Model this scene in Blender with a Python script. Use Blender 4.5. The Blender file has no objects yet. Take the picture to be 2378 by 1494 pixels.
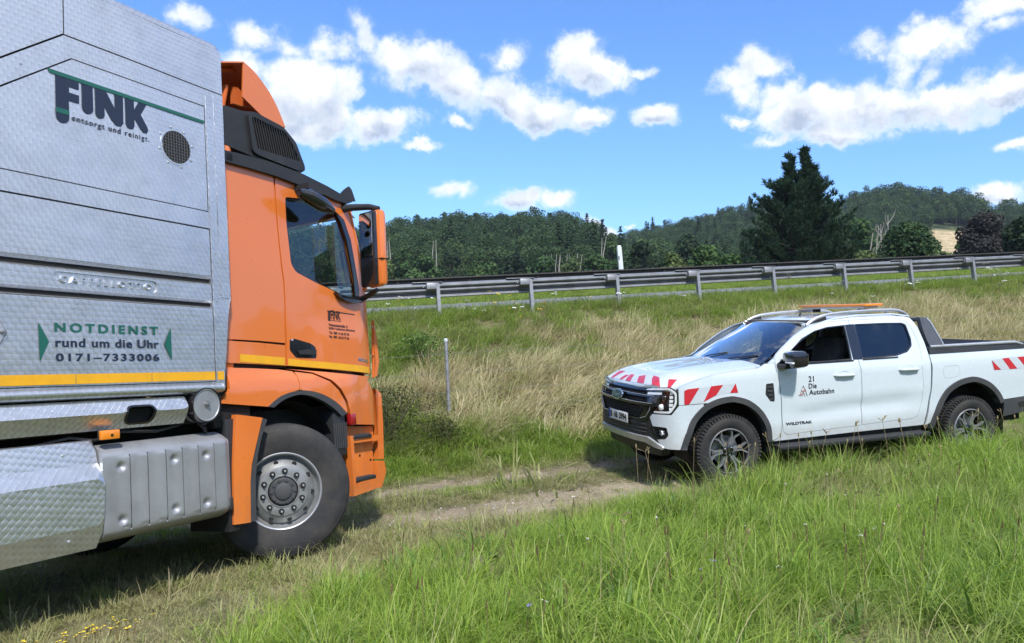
import bpy, bmesh, math, random
import numpy as np
from mathutils import Vector, Matrix, geometry
random.seed(7); rng = np.random.default_rng(11)
PI = math.pi
R_ = math.radians
sc = bpy.context.scene
COL = sc.collection

# ------------------------------------------------------------------ camera, world, sun, exposure
EYE = Vector((0.0, 0.0, 1.1915))
def axes(p, r):
    cp, sp = math.cos(p), math.sin(p)
    fw = Vector((0, cp, sp)); up = Vector((0, -sp, cp)); rt = Vector((1, 0, 0))
    c, s = math.cos(r), math.sin(r)
    return (rt*c + up*s, up*c - rt*s, fw)
# the track the vehicles stand on is a gently tilted plane: "site" coordinates have z = 0 on it
SITE = axes(R_(5.08), R_(-4.33)); LEVEL = axes(R_(0.6), 0.0)
def mat3(a): return Matrix((a[0], a[1], a[2])).transposed()
TILT = (mat3(LEVEL) @ mat3(SITE).transposed()).to_4x4()
TILT = Matrix.Translation(EYE) @ TILT @ Matrix.Translation(-EYE)
cam_d = bpy.data.cameras.new('camera'); cam = bpy.data.objects.new('camera', cam_d); COL.objects.link(cam)
cam_d.sensor_fit = 'HORIZONTAL'; cam_d.sensor_width = 36.0; cam_d.lens = 36.0*1764.5/2378.0
cam_d.clip_start = 0.05; cam_d.clip_end = 6000
cam.location = EYE; cam.rotation_euler = (R_(90.6), 0, 0)
sc.camera = cam

SUN_EL, SUN_AZ = R_(53), R_(166)        # azimuth measured clockwise from the view direction (+Y)
sun_dir = Vector((math.sin(SUN_AZ)*math.cos(SUN_EL), math.cos(SUN_AZ)*math.cos(SUN_EL), math.sin(SUN_EL)))
sd = bpy.data.lights.new('sun', 'SUN'); sd.energy = 2.9; sd.angle = R_(4.0); sd.color = (1.0, 0.955, 0.89)
so = bpy.data.objects.new('sun', sd); COL.objects.link(so); so.location = (0, -10, 60)
so.rotation_euler = (-sun_dir).to_track_quat('-Z', 'Y').to_euler()

class NT:
    """small helper to write node trees"""
    def __init__(s, tree): s.t = tree; s.n = tree.nodes; s.l = tree.links
    def node(s, typ, **kw):
        nd = s.n.new(typ)
        for k, v in kw.items():
            if k.startswith('i_'):
                key = k[2:]
                key = int(key) if key.isdigit() else key.replace('_', ' ')
                s.put(nd.inputs[key], v)
            else: setattr(nd, k, v)
        return nd
    def put(s, sock, v):
        if isinstance(v, bpy.types.NodeSocket): s.l.new(v, sock)
        else: sock.default_value = v
    def math(s, op, a, b=None, c=None, clamp=False):
        nd = s.n.new('ShaderNodeMath'); nd.operation = op; nd.use_clamp = clamp
        s.put(nd.inputs[0], a)
        if b is not None: s.put(nd.inputs[1], b)
        if c is not None: s.put(nd.inputs[2], c)
        return nd.outputs[0]
    def vmath(s, op, a, b=None):
        nd = s.n.new('ShaderNodeVectorMath'); nd.operation = op
        s.put(nd.inputs[0], a)
        if b is not None: s.put(nd.inputs[1], b)
        return nd.outputs[1] if op in ('LENGTH', 'DOT_PRODUCT') else nd.outputs[0]
    def mix(s, fac, a, b, mode='MIX'):
        nd = s.n.new('ShaderNodeMix'); nd.data_type = 'RGBA'; nd.blend_type = mode
        s.put(nd.inputs[0], fac); s.put(nd.inputs[6], a); s.put(nd.inputs[7], b)
        return nd.outputs[2]
    def noise(s, vec, scale, detail=4, rough=0.55, w=None, out=0):
        nd = s.n.new('ShaderNodeTexNoise'); s.put(nd.inputs['Vector'], vec)
        nd.inputs['Scale'].default_value = scale; nd.inputs['Detail'].default_value = detail
        nd.inputs['Roughness'].default_value = rough
        return nd.outputs[out]
    def ramp(s, fac, stops, interp='LINEAR'):
        nd = s.n.new('ShaderNodeValToRGB'); cr = nd.color_ramp; cr.interpolation = interp
        while len(cr.elements) < len(stops): cr.elements.new(0.5)
        for e, (p, c) in zip(cr.elements, stops):
            e.position = p; e.color = (*c, 1) if len(c) == 3 else c
        s.put(nd.inputs[0], fac)
        return nd.outputs[0]
    def maprange(s, v, a, b, c=0.0, d=1.0, smooth=False):
        nd = s.n.new('ShaderNodeMapRange'); nd.interpolation_type = 'SMOOTHSTEP' if smooth else 'LINEAR'
        for i, q in enumerate((v, a, b, c, d)): s.put(nd.inputs[i], q)
        return nd.outputs[0]

world = bpy.data.worlds.new('World'); sc.world = world; world.use_nodes = True
def build_world():
    T = NT(world.node_tree); T.n.clear()
    out = T.node('ShaderNodeOutputWorld'); bg = T.node('ShaderNodeBackground')
    sky = T.node('ShaderNodeTexSky'); sky.sky_type = 'NISHITA'; sky.sun_disc = False
    sky.sun_elevation = SUN_EL; sky.sun_rotation = SUN_AZ
    sky.altitude = 400; sky.air_density = 1.15; sky.dust_density = 0.7; sky.ozone_density = 3.2
    tc = T.node('ShaderNodeTexCoord'); d = tc.outputs['Generated']
    sep = T.node('ShaderNodeSeparateXYZ'); T.put(sep.inputs[0], d)
    az = T.math('ARCTAN2', sep.outputs[0], sep.outputs[1])
    el = T.math('ARCSINE', sep.outputs[2])
    comb = T.node('ShaderNodeCombineXYZ'); T.put(comb.inputs[0], az); T.put(comb.inputs[1], el)
    p0 = comb.outputs[0]
    # turbulence that frays the outlines
    n1 = T.node('ShaderNodeTexNoise'); T.put(n1.inputs['Vector'], d); n1.inputs['Scale'].default_value = 9; n1.inputs['Detail'].default_value = 7; n1.inputs['Roughness'].default_value = 0.62
    w1 = T.vmath('SUBTRACT', n1.outputs['Color'], (0.5, 0.5, 0.5))
    w1s = T.node('ShaderNodeVectorMath', operation='SCALE'); T.put(w1s.inputs[0], w1); w1s.inputs['Scale'].default_value = 0.085
    p = T.vmath('ADD', p0, w1s.outputs[0])
    fine = T.noise(d, 30, 10, 0.68)
    soft = T.noise(d, 15, 6, 0.6)
    total = None; low = None
    for (cx, cy, rx, ry, rot, dens) in CLOUDS:
        m = T.node('ShaderNodeMapping'); m.vector_type = 'TEXTURE'
        T.put(m.inputs[0], p); m.inputs['Location'].default_value = (cx, cy, 0)
        m.inputs['Rotation'].default_value = (0, 0, rot); m.inputs['Scale'].default_value = (rx, ry, 1)
        L = T.vmath('LENGTH', m.outputs[0])
        f = T.math('SUBTRACT', 1.0, L)
        f = T.math('MULTIPLY', f, dens)
        if total is None: total = f
        else:
            total = T.math('SMOOTH_MAX', total, f, 0.15)
        if rx > 0.03 and dens >= 1.0:
            s2 = T.node('ShaderNodeSeparateXYZ'); T.put(s2.inputs[0], m.outputs[0])
            g = T.math('MULTIPLY', T.math('SUBTRACT', 0.0, s2.outputs[1]), T.maprange(L, 1.15, 0.4, 0, 1))
            low = g if low is None else T.math('MAXIMUM', low, g)
    # the rest of the sky (out of frame) gets thicker clouds, to brighten reflections
    outf = T.math('MAXIMUM', T.maprange(T.math('ABSOLUTE', az), 0.70, 0.95, 0, 1, True), T.maprange(el, 0.50, 0.75, 0, 1, True))
    gen = T.math('SUBTRACT', T.noise(d, 5.0, 5, 0.55), 0.49)
    gen = T.math('MULTIPLY', T.math('MULTIPLY', gen, 5.0), T.maprange(el, 0.02, 0.12, 0, 1, True))
    gen = T.math('SUBTRACT', T.math('MULTIPLY', T.math('ADD', gen, 1.0), outf), 1.0)
    total = T.math('MAXIMUM', total, gen)
    dn = T.math('ADD', total, T.math('MULTIPLY', T.math('SUBTRACT', fine, 0.5), 1.5))
    dn = T.math('ADD', dn, T.math('MULTIPLY', T.math('SUBTRACT', soft, 0.5), 0.55))
    mask = T.maprange(dn, -0.30, 0.62, 0, 1, True)
    mask = T.math('POWER', mask, 1.45)
    # light and grey puffs inside the clouds
    lowv = T.math('MAXIMUM', low, 0.0)
    shade = T.math('ADD', T.maprange(T.noise(d, 26, 6, 0.6), 0.35, 0.65, -0.18, 0.45), T.math('MULTIPLY', lowv, 1.5))
    shade = T.math('MULTIPLY', T.math('MAXIMUM', shade, 0.0), T.maprange(dn, 0.15, 0.6, 0, 1, True))
    ccol = T.mix(T.math('MINIMUM', shade, 1.0), (5.2, 5.35, 5.5, 1), (2.3, 2.75, 3.6, 1))
    tint = T.mix(1.0, sky.outputs[0], SKY_TINT, 'MULTIPLY')
    colr = T.mix(mask, tint, ccol)
    T.put(bg.inputs[0], colr); bg.inputs[1].default_value = 0.13
    T.l.new(bg.outputs[0], out.inputs[0])
SKY_TINT = (0.52, 0.76, 1.10, 1)
CLOUDS = [(-0.2703, 0.2968, 0.0666, 0.0444, 0.0, 1.2),  # cloud directions and sizes converted from image pixel positions
    (-0.2939, 0.2749, 0.04, 0.0368, 0.0, 1.2),
    (-0.2492, 0.268, 0.0439, 0.031, 0.0, 1.2),
    (-0.217, 0.298, 0.0238, 0.0281, 0.0, 1.0),
    (-0.2703, 0.2538, 0.0521, 0.0247, 0.0, 1.1),
    (-0.35, 0.3068, 0.033, 0.0361, 0.0, 1.1),
    (-0.1761, 0.2528, 0.0604, 0.0214, 0.07, 1.1),
    (-0.1291, 0.3328, 0.0582, 0.0368, 0.0, 1.2),
    (-0.0786, 0.3116, 0.062, 0.0396, -0.262, 1.2),
    (-0.0051, 0.297, 0.0686, 0.0333, -0.14, 1.2),
    (0.0374, 0.2838, 0.056, 0.0256, 0.0, 1.2),
    (0.1022, 0.2732, 0.0339, 0.0166, 0.0, 1.1),
    (-0.1623, 0.3412, 0.0243, 0.0284, 0.0, 1.0),
    (0.0882, 0.3417, 0.034, 0.0319, 0.0, 1.1),
    (0.1106, 0.3259, 0.0585, 0.0216, -0.175, 1.2),
    (0.1634, 0.3252, 0.0276, 0.0056, 0.087, 0.5),
    (-0.0108, 0.3474, 0.0283, 0.0136, 0.0, 0.75),
    (-0.3273, 0.3546, 0.0381, 0.0215, -0.175, 0.75),
    (-0.2913, 0.344, 0.0312, 0.0136, -0.349, 0.6),
    (-0.2492, 0.3453, 0.0293, 0.0209, 0.0, 0.75),
    (-0.1898, 0.3594, 0.0153, 0.0306, 0.349, 0.6),
    (-0.217, 0.3429, 0.0324, 0.0166, 0.0, 0.5),
    (0.1909, 0.2724, 0.0312, 0.0176, 0.0, 1.1),
    (0.3155, 0.3272, 0.0307, 0.0189, -0.262, 0.9),
    (0.2871, 0.3079, 0.0313, 0.0207, 0.349, 0.9),
    (0.3027, 0.2892, 0.0232, 0.0189, 0.0, 0.8),
    (0.3434, 0.2855, 0.0276, 0.0253, 0.0, 1.1),
    (0.3683, 0.2634, 0.0488, 0.0311, 0.0, 1.2),
    (0.4261, 0.2622, 0.0569, 0.028, 0.0, 1.2),
    (0.4766, 0.2608, 0.0443, 0.0239, 0.087, 1.2),
    (0.5288, 0.2583, 0.0604, 0.0254, 0.052, 1.2),
    (0.578, 0.262, 0.0394, 0.0204, 0.14, 1.2),
    (0.3976, 0.2359, 0.0344, 0.0165, 0.087, 1.1),
    (0.4943, 0.3271, 0.0351, 0.02, 0.087, 0.8),
    (0.5074, 0.2889, 0.0152, 0.0272, 0.0, 0.6),
    (0.4811, 0.2997, 0.0178, 0.0301, -0.175, 0.5),
    (0.574, 0.3428, 0.052, 0.0162, 0.105, 0.85),
    (0.582, 0.3221, 0.0237, 0.0118, 0.0, 0.7),
    (0.5288, 0.319, 0.0253, 0.0171, 0.0, 0.5),
    (0.4392, 0.3218, 0.0186, 0.0103, 0.0, 0.55),
    (-0.1123, 0.2317, 0.0235, 0.0068, 0.0, 0.75),
    (-0.0696, 0.185, 0.0254, 0.0113, 0.0, 0.75),
    (-0.0719, 0.2581, 0.0158, 0.0057, 0.0, 0.6),
    (0.0062, 0.1601, 0.0374, 0.0192, 0.0, 1.0),
    (0.0289, 0.1683, 0.028, 0.0154, 0.0, 1.0),
    (0.0696, 0.1675, 0.0298, 0.0166, 0.0, 1.0),
    (0.1246, 0.1325, 0.0276, 0.014, -0.524, 1.2),
    (0.574, 0.1511, 0.0374, 0.014, -0.087, 1.1),
    (0.5828, 0.2039, 0.019, 0.0085, 0.0, 0.9),
    (0.3409, 0.2323, 0.0277, 0.0085, 0.087, 0.7),
    (0.3001, 0.2578, 0.0134, 0.0054, 0.0, 0.7),
    (-0.4014, 0.3707, 0.0288, 0.0177, 0.0, 0.8),
    (0.1634, 0.1405, 0.011, 0.0045, 0.0, 0.7)]
build_world()
sc.view_settings.view_transform = 'Standard'; sc.view_settings.look = 'None'
sc.view_settings.exposure = 0.80; sc.view_settings.gamma = 1.0; sc.view_settings.use_curve_mapping = False
sc.render.engine = 'CYCLES'
try:
    sc.cycles.max_bounces = 8; sc.cycles.transparent_max_bounces = 12; sc.cycles.use_denoising = True
    sc.cycles.diffuse_bounces = 3; sc.cycles.glossy_bounces = 4; sc.cycles.transmission_bounces = 4
except Exception: pass

# ------------------------------------------------------------------ materials
def material(name, color=(0.5,0.5,0.5), rough=0.5, metal=0.0, coat=0.0, spec=0.5, emit=None):
    m = bpy.data.materials.new(name); m.use_nodes = True
    b = m.node_tree.nodes['Principled BSDF']
    b.inputs['Base Color'].default_value = (*color, 1); b.inputs['Roughness'].default_value = rough
    b.inputs['Metallic'].default_value = metal; b.inputs['Coat Weight'].default_value = coat
    b.inputs['Coat Roughness'].default_value = 0.04
    b.inputs['Specular IOR Level'].default_value = spec
    return m
def bsdf(m): return m.node_tree.nodes['Principled BSDF']
def dirty(m, amount=0.12, scale=3.0, bump=0.0, bscale=30.0, dirt=(0.16,0.13,0.10), rvar=0.1, low=None):
    """uneven colour, gloss and fine relief so that no surface is flat; low=(z0,z1) adds road dust below z1"""
    T = NT(m.node_tree); b = bsdf(m)
    tc = T.node('ShaderNodeTexCoord').outputs['Object']
    n = T.noise(tc, scale, 6, 0.6); n2 = T.noise(tc, scale*7, 4, 0.6)
    base = tuple(b.inputs['Base Color'].default_value)
    f = T.math('MULTIPLY', T.maprange(n, 0.42, 0.75), amount)
    if low:
        z = T.node('ShaderNodeSeparateXYZ'); T.put(z.inputs[0], tc)
        g = T.math('MULTIPLY', T.maprange(z.outputs[2], low[1], low[0], 0, 1, True), T.maprange(n2, 0.3, 0.7, 0.1, 0.75))
        f = T.math('MAXIMUM', f, g)
    c = T.mix(f, base, (*dirt, 1))
    T.put(b.inputs['Base Color'], c)
    r = b.inputs['Roughness'].default_value
    T.put(b.inputs['Roughness'], T.maprange(n2, 0.3, 0.7, max(r-rvar*0.5, 0.02), r+rvar))
    if bump:
        bp = T.node('ShaderNodeBump'); bp.inputs['Strength'].default_value = 1.0; bp.inputs['Distance'].default_value = bump
        T.put(bp.inputs['Height'], T.noise(tc, bscale, 3, 0.5)); T.put(b.inputs['Normal'], bp.outputs[0])
    return m
M = {}
M['orange'] = dirty(material('orange_paint', (0.74,0.185,0.030), 0.30, 0, 1.0), 0.14, 2.0, 0.0007, 5, dirt=(0.45,0.16,0.05), rvar=0.08, low=(0.2,0.9))
M['orange_in'] = dirty(material('orange_paint_inner', (0.62,0.13,0.02), 0.5), 0.3, 5)
M['white'] = dirty(material('white_paint', (0.60,0.67,0.71), 0.24, 0, 1.0), 0.025, 2.0, 0.0003, 6, dirt=(0.5,0.47,0.42), rvar=0.06, low=(0.38,0.80))
M['black'] = dirty(material('black_plastic', (0.018,0.019,0.021), 0.5), 0.35, 6, 0.0008, 180, dirt=(0.05,0.047,0.042))
M['gloss_black'] = dirty(material('gloss_black', (0.012,0.012,0.014), 0.12, 0, 0.6), 0.15, 6, dirt=(0.05,0.05,0.05))
M['cladding'] = dirty(material('grey_cladding', (0.045,0.048,0.052), 0.62), 0.4, 8, 0.0006, 260, dirt=(0.10,0.09,0.08))
M['dark'] = dirty(material('dark_cavity', (0.010,0.010,0.010), 0.8), 0.4, 8, dirt=(0.03,0.026,0.02))
M['rubber'] = dirty(material('tyre_rubber', (0.022,0.022,0.023), 0.75), 0.55, 5, 0.001, 90, dirt=(0.085,0.075,0.062))
M['steel'] = dirty(material('painted_steel', (0.36,0.365,0.37), 0.36, 0.7), 0.5, 12, 0.0005, 80, dirt=(0.10,0.09,0.075))
M['chrome'] = dirty(material('chrome', (0.75,0.76,0.78), 0.12, 1.0), 0.2, 12)
M['galv'] = dirty(material('galvanised_steel', (0.34,0.35,0.365), 0.5, 0.55), 0.55, 4, 0.0008, 25, dirt=(0.13,0.12,0.115))
M['rust'] = dirty(material('weathered_dark_steel', (0.035,0.033,0.034), 0.7, 0.2), 0.6, 5, dirt=(0.07,0.055,0.05))
M['shield'] = dirty(material('silver_lacquer', (0.42,0.43,0.44), 0.42, 0.55), 0.45, 5, 0.0006, 40, dirt=(0.20,0.19,0.18), low=(0.35,0.6))
M['silver'] = dirty(material('silver_trim', (0.55,0.57,0.60), 0.35, 0.6), 0.25, 8)
M['navy'] = material('navy_foil', (0.012,0.022,0.05), 0.45)
M['green'] = material('green_foil', (0.010,0.115,0.085), 0.4)
M['black_foil'] = material('black_foil', (0.012,0.012,0.015), 0.45)
M['yellow'] = dirty(material('yellow_reflective', (0.85,0.42,0.012), 0.35), 0.30, 14, dirt=(0.45,0.25,0.03))
M['red'] = dirty(material('red_reflective', (0.55,0.018,0.035), 0.3, 0, 0.4), 0.15, 12)
M['wreflect'] = dirty(material('white_reflective', (0.55,0.60,0.64), 0.3, 0, 0.3), 0.25, 18, dirt=(0.42,0.46,0.5))
M['amber'] = material('amber_lens', (0.85,0.26,0.02), 0.25, 0, 0.5)
M['redlens'] = material('red_lens', (0.30,0.01,0.012), 0.15, 0, 0.6)
M['plate'] = material('plate_white', (0.72,0.74,0.74), 0.4)
M['blue'] = material('plate_blue', (0.01,0.05,0.35), 0.4)
M['seat'] = dirty(material('seat_fabric', (0.03,0.032,0.038), 0.85), 0.3, 12)
M['liner'] = dirty(material('headliner', (0.12,0.12,0.12), 0.9), 0.2, 5)
M['rimpaint'] = dirty(material('rim_silver', (0.30,0.31,0.31), 0.38, 0.4), 0.55, 9, 0.0004, 60, dirt=(0.14,0.12,0.10))
M['postwhite'] = dirty(material('post_white', (0.62,0.66,0.66), 0.5), 0.25, 6)
M['lamp'] = material('lamp_clear', (0.85,0.87,0.88), 0.15, 0.0, 0.6)

def glass(name, tint, refl=1.0, rough=0.01):
    m = bpy.data.materials.new(name); m.use_nodes = True; T = NT(m.node_tree); T.n.clear()
    out = T.node('ShaderNodeOutputMaterial'); tr = T.node('ShaderNodeBsdfTransparent'); tr.inputs[0].default_value = (*tint, 1)
    gl = T.node('ShaderNodeBsdfGlossy'); gl.inputs['Roughness'].default_value = rough; gl.inputs[0].default_value = (0.95,0.97,1,1)
    lw = T.node('ShaderNodeLayerWeight'); lw.inputs[0].default_value = 0.5
    f = T.math('MULTIPLY', T.math('ADD', T.math('MULTIPLY', T.math('POWER', lw.outputs['Facing'], 5.0), 0.95), 0.05), refl, clamp=True)
    mx = T.node('ShaderNodeMixShader'); T.put(mx.inputs[0], f); T.l.new(tr.outputs[0], mx.inputs[1]); T.l.new(gl.outputs[0], mx.inputs[2])
    T.l.new(mx.outputs[0], out.inputs[0]); return m
M['glass'] = glass('clear_glass', (0.74,0.82,0.80), 1.6)
M['lens'] = glass('lamp_lens', (0.97,0.98,0.98), 1.0)
M['windscreen'] = glass('windscreen_glass', (0.66,0.76,0.77), 3.2)
M['tinted'] = glass('privacy_glass', (0.04,0.05,0.055), 1.5)

def quilted():
    """patterned stainless sheet: small pillow-shaped facets in staggered rows"""
    m = material('patterned_stainless', (0.60,0.63,0.67), 0.36, 0.88); T = NT(m.node_tree); b = bsdf(m)
    tc = T.node('ShaderNodeTexCoord').outputs['Object']
    s = T.node('ShaderNodeSeparateXYZ'); T.put(s.inputs[0], tc)
    x, z = s.outputs[0], s.outputs[2]
    low = T.maprange(z, 1.322, 1.318, 0, 1)      # the lower covers carry the sheet turned by 45 degrees
    xr = T.math('MULTIPLY', T.math('ADD', x, z), 0.72); zr = T.math('MULTIPLY', T.math('SUBTRACT', z, x), 0.72)
    x = T.math('ADD', x, T.math('MULTIPLY', low, T.math('SUBTRACT', xr, x))); z = T.math('ADD', z, T.math('MULTIPLY', low, T.math('SUBTRACT', zr, z)))
    v = T.math('DIVIDE', z, 0.034); row = T.math('FLOOR', v)
    u = T.math('ADD', T.math('DIVIDE', x, 0.046), T.math('MULTIPLY', T.math('MODULO', row, 2.0), 0.5))
    fu, fv = T.math('FRACT', u), T.math('FRACT', v)
    pil = T.math('MULTIPLY', T.math('SINE', T.math('MULTIPLY', fu, PI)), T.math('SINE', T.math('MULTIPLY', fv, PI)))
    h = T.math('ADD', T.math('MULTIPLY', pil, 0.9), T.math('ADD', T.math('MULTIPLY', fu, 0.12), T.math('MULTIPLY', fv, 0.30)))
    cc = T.node('ShaderNodeCombineXYZ'); T.put(cc.inputs[0], T.math('FLOOR', u)); T.put(cc.inputs[1], row)
    wn = T.node('ShaderNodeTexWhiteNoise'); wn.noise_dimensions = '2D'; T.put(wn.inputs['Vector'], cc.outputs[0])
    big = T.noise(tc, 2.2, 3, 0.5)
    h = T.math('MULTIPLY', h, T.maprange(wn.outputs[0], 0, 1, 0.85, 1.1))
    bp = T.node('ShaderNodeBump'); bp.inputs['Strength'].default_value = 0.6; T.put(bp.inputs['Distance'], T.maprange(low, 0, 1, 0.0014, 0.0026))
    T.put(bp.inputs['Height'], h)
    bp2 = T.node('ShaderNodeBump'); bp2.inputs['Strength'].default_value = 0.6; bp2.inputs['Distance'].default_value = 0.018
    T.put(bp2.inputs['Height'], big); T.put(bp2.inputs['Normal'], bp.outputs[0]); T.put(b.inputs['Normal'], bp2.outputs[0])
    tone = T.math('ADD', T.math('MULTIPLY', wn.outputs[0], 0.10), T.math('MULTIPLY', T.math('ADD', fu, T.math('SUBTRACT', 1.0, fv)), 0.38))  # light-to-dark shading of each pillow facet is painted into the colour
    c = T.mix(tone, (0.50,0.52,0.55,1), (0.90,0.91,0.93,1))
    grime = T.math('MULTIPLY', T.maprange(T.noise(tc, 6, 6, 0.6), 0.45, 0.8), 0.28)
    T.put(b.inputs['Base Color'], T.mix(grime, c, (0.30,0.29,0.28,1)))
    T.put(b.inputs['Roughness'], T.maprange(wn.outputs[0], 0, 1, 0.34, 0.40))
    return m
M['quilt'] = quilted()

# ------------------------------------------------------------------ mesh helpers
def smooth_shade(me, ang=35):
    for p in me.polygons: p.use_smooth = True
    me.set_sharp_from_angle(angle=R_(ang))
def new_obj(name, verts, faces, mat, parent=None, smooth=True, ang=35, mats=None, mi=None):
    me = bpy.data.meshes.new(name); me.from_pydata([tuple(v) for v in verts], [], faces); me.update()
    for mm in (mats or [mat]): me.materials.append(mm)
    if mi is not None: me.polygons.foreach_set('material_index', mi)
    if smooth: smooth_shade(me, ang)
    o = bpy.data.objects.new(name, me); COL.objects.link(o); o.parent = parent
    return o
def from_bm(name, bm, mat, parent=None, smooth=True, ang=35):
    bmesh.ops.recalc_face_normals(bm, faces=bm.faces)
    me = bpy.data.meshes.new(name); bm.to_mesh(me); bm.free(); me.materials.append(mat)
    if smooth: smooth_shade(me, ang)
    o = bpy.data.objects.new(name, me); COL.objects.link(o); o.parent = parent
    return o
def tag(o, label=None, cat=None, group=None, kind=None):
    if label: o['label'] = label
    if cat: o['category'] = cat
    if group: o['group'] = group
    if kind: o['kind'] = kind
    return o
def empty(name, mw, label, cat, group=None):
    o = bpy.data.objects.new(name, None); o.empty_display_size = 0.3; COL.objects.link(o); o.matrix_world = mw
    return tag(o, label, cat, group)
def copy_tree(o, parent=None):
    c = o.copy(); COL.objects.link(c); c.parent = parent
    for ch in [x for x in bpy.data.objects if x.parent == o]:
        copy_tree(ch, c)
    return c
def add_box(bm, c, s, rot=None, bevel=0.0):
    r = bmesh.ops.create_cube(bm, size=1.0); vs = r['verts']
    Mx = Matrix.Translation(Vector(c)) @ (rot.to_4x4() if rot is not None else Matrix.Identity(4)) @ Matrix.Diagonal((*s, 1))
    bmesh.ops.transform(bm, matrix=Mx, verts=vs)
    if bevel > 0:
        es = list({e for v in vs for e in v.link_edges})
        bmesh.ops.bevel(bm, geom=es, offset=bevel, segments=2, affect='EDGES', profile=0.5)
def box(name, c, s, mat, parent=None, rot=None, bevel=0.006):
    bm = bmesh.new(); add_box(bm, c, s, rot, bevel); return from_bm(name, bm, mat, parent)
def add_tube(bm, pts, rad, n=8, caps=True):
    pts = [Vector(p) for p in pts]; rads = rad if isinstance(rad, (list, tuple)) else [rad]*len(pts)
    rings = []; prev = None
    for i, p in enumerate(pts):
        t = (pts[min(i+1, len(pts)-1)] - pts[max(i-1, 0)]).normalized()
        a = Vector((0,0,1)) if abs(t.z) < 0.9 else Vector((1,0,0))
        if prev is not None: a = prev
        x = (a - t*a.dot(t)).normalized(); y = t.cross(x); prev = x
        rings.append([bm.verts.new(p + (x*math.cos(k*2*PI/n) + y*math.sin(k*2*PI/n))*rads[i]) for k in range(n)])
    for i in range(len(rings)-1):
        for k in range(n): bm.faces.new((rings[i][k], rings[i][(k+1)%n], rings[i+1][(k+1)%n], rings[i+1][k]))
    if caps: bm.faces.new(rings[0][::-1]); bm.faces.new(rings[-1])
def tube(name, pts, rad, mat, parent=None, n=8):
    bm = bmesh.new(); add_tube(bm, pts, rad, n); return from_bm(name, bm, mat, parent)
def add_lathe(bm, prof, n=48, axis='y', c=(0,0,0), closed=False, cap0=True):
    """prof: list of (axial, radius)"""
    rings = []
    for a, r in prof:
        ring = []
        for k in range(n):
            t = 2*PI*k/n
            q = {'y': (r*math.cos(t), a, r*math.sin(t)), 'x': (a, r*math.cos(t), r*math.sin(t)), 'z': (r*math.cos(t), r*math.sin(t), a)}[axis]
            ring.append(bm.verts.new(Vector(q)+Vector(c)))
        rings.append(ring)
    m = len(rings)
    for i in range(m if closed else m-1):
        A, B = rings[i], rings[(i+1) % m]
        for k in range(n): bm.faces.new((A[k], A[(k+1)%n], B[(k+1)%n], B[k]))
    if not closed:
        if prof[0][1] > 1e-5 and cap0: bm.faces.new(rings[0][::-1])
        if prof[-1][1] > 1e-5: bm.faces.new(rings[-1])
def lathe(name, prof, mat, parent=None, n=48, axis='y', c=(0,0,0), closed=False, ang=35, cap0=True):
    bm = bmesh.new(); add_lathe(bm, prof, n, axis, c, closed, cap0)
    bmesh.ops.remove_doubles(bm, verts=bm.verts, dist=1e-5)
    return from_bm(name, bm, mat, parent, ang=ang)
def inside(poly, X, Y):
    poly = np.asarray(poly); r = np.zeros(X.shape, bool); n = len(poly); j = n-1
    for i in range(n):
        xi, yi = poly[i]; xj, yj = poly[j]
        c = ((yi > Y) != (yj > Y)) & (X < (xj-xi)*(Y-yi)/((yj-yi) if yj != yi else 1e-12) + xi)
        r ^= c; j = i
    return r
def densify(poly, step):
    out = []
    for i in range(len(poly)):
        a = np.array(poly[i]); b = np.array(poly[(i+1) % len(poly)]); L = np.hypot(*(b-a)); k = max(1, int(math.ceil(L/step)))
        for j in range(k): out.append(tuple(a+(b-a)*j/k))
    return out
def rounded(poly, r, seg=4):
    """round the corners of a polygon; r is a number or one per corner"""
    out = []; n = len(poly)
    for i in range(n):
        rr = r[i] if isinstance(r, (list, tuple)) else r
        p = np.array(poly[i], float); a = np.array(poly[i-1], float)-p; b = np.array(poly[(i+1) % n], float)-p
        la, lb = np.hypot(*a), np.hypot(*b); q = min(rr, la*0.45, lb*0.45)
        if q < 1e-4: out.append(tuple(p)); continue
        A, B = p + a/la*q, p + b/lb*q
        for k in range(seg+1):
            t = k/seg; out.append(tuple((1-t)**2*A + 2*t*(1-t)*p + t*t*B))
    return out
def spline(pts, k=6, closed=False):
    P = [np.array(p, float) for p in pts]; n = len(P); out = []
    rng_ = range(n if closed else n-1)
    for i in rng_:
        p0 = P[i-1] if (i > 0 or closed) else P[0]; p1 = P[i]; p2 = P[(i+1) % n]; p3 = P[(i+2) % n] if (i+2 < n or closed) else P[-1]
        for j in range(k):
            t = j/k; out.append(tuple(0.5*((2*p1)+(-p0+p2)*t+(2*p0-5*p1+4*p2-p3)*t*t+(-p0+3*p1-3*p2+p3)*t**3)))
    if not closed: out.append(tuple(P[-1]))
    return out
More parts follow.
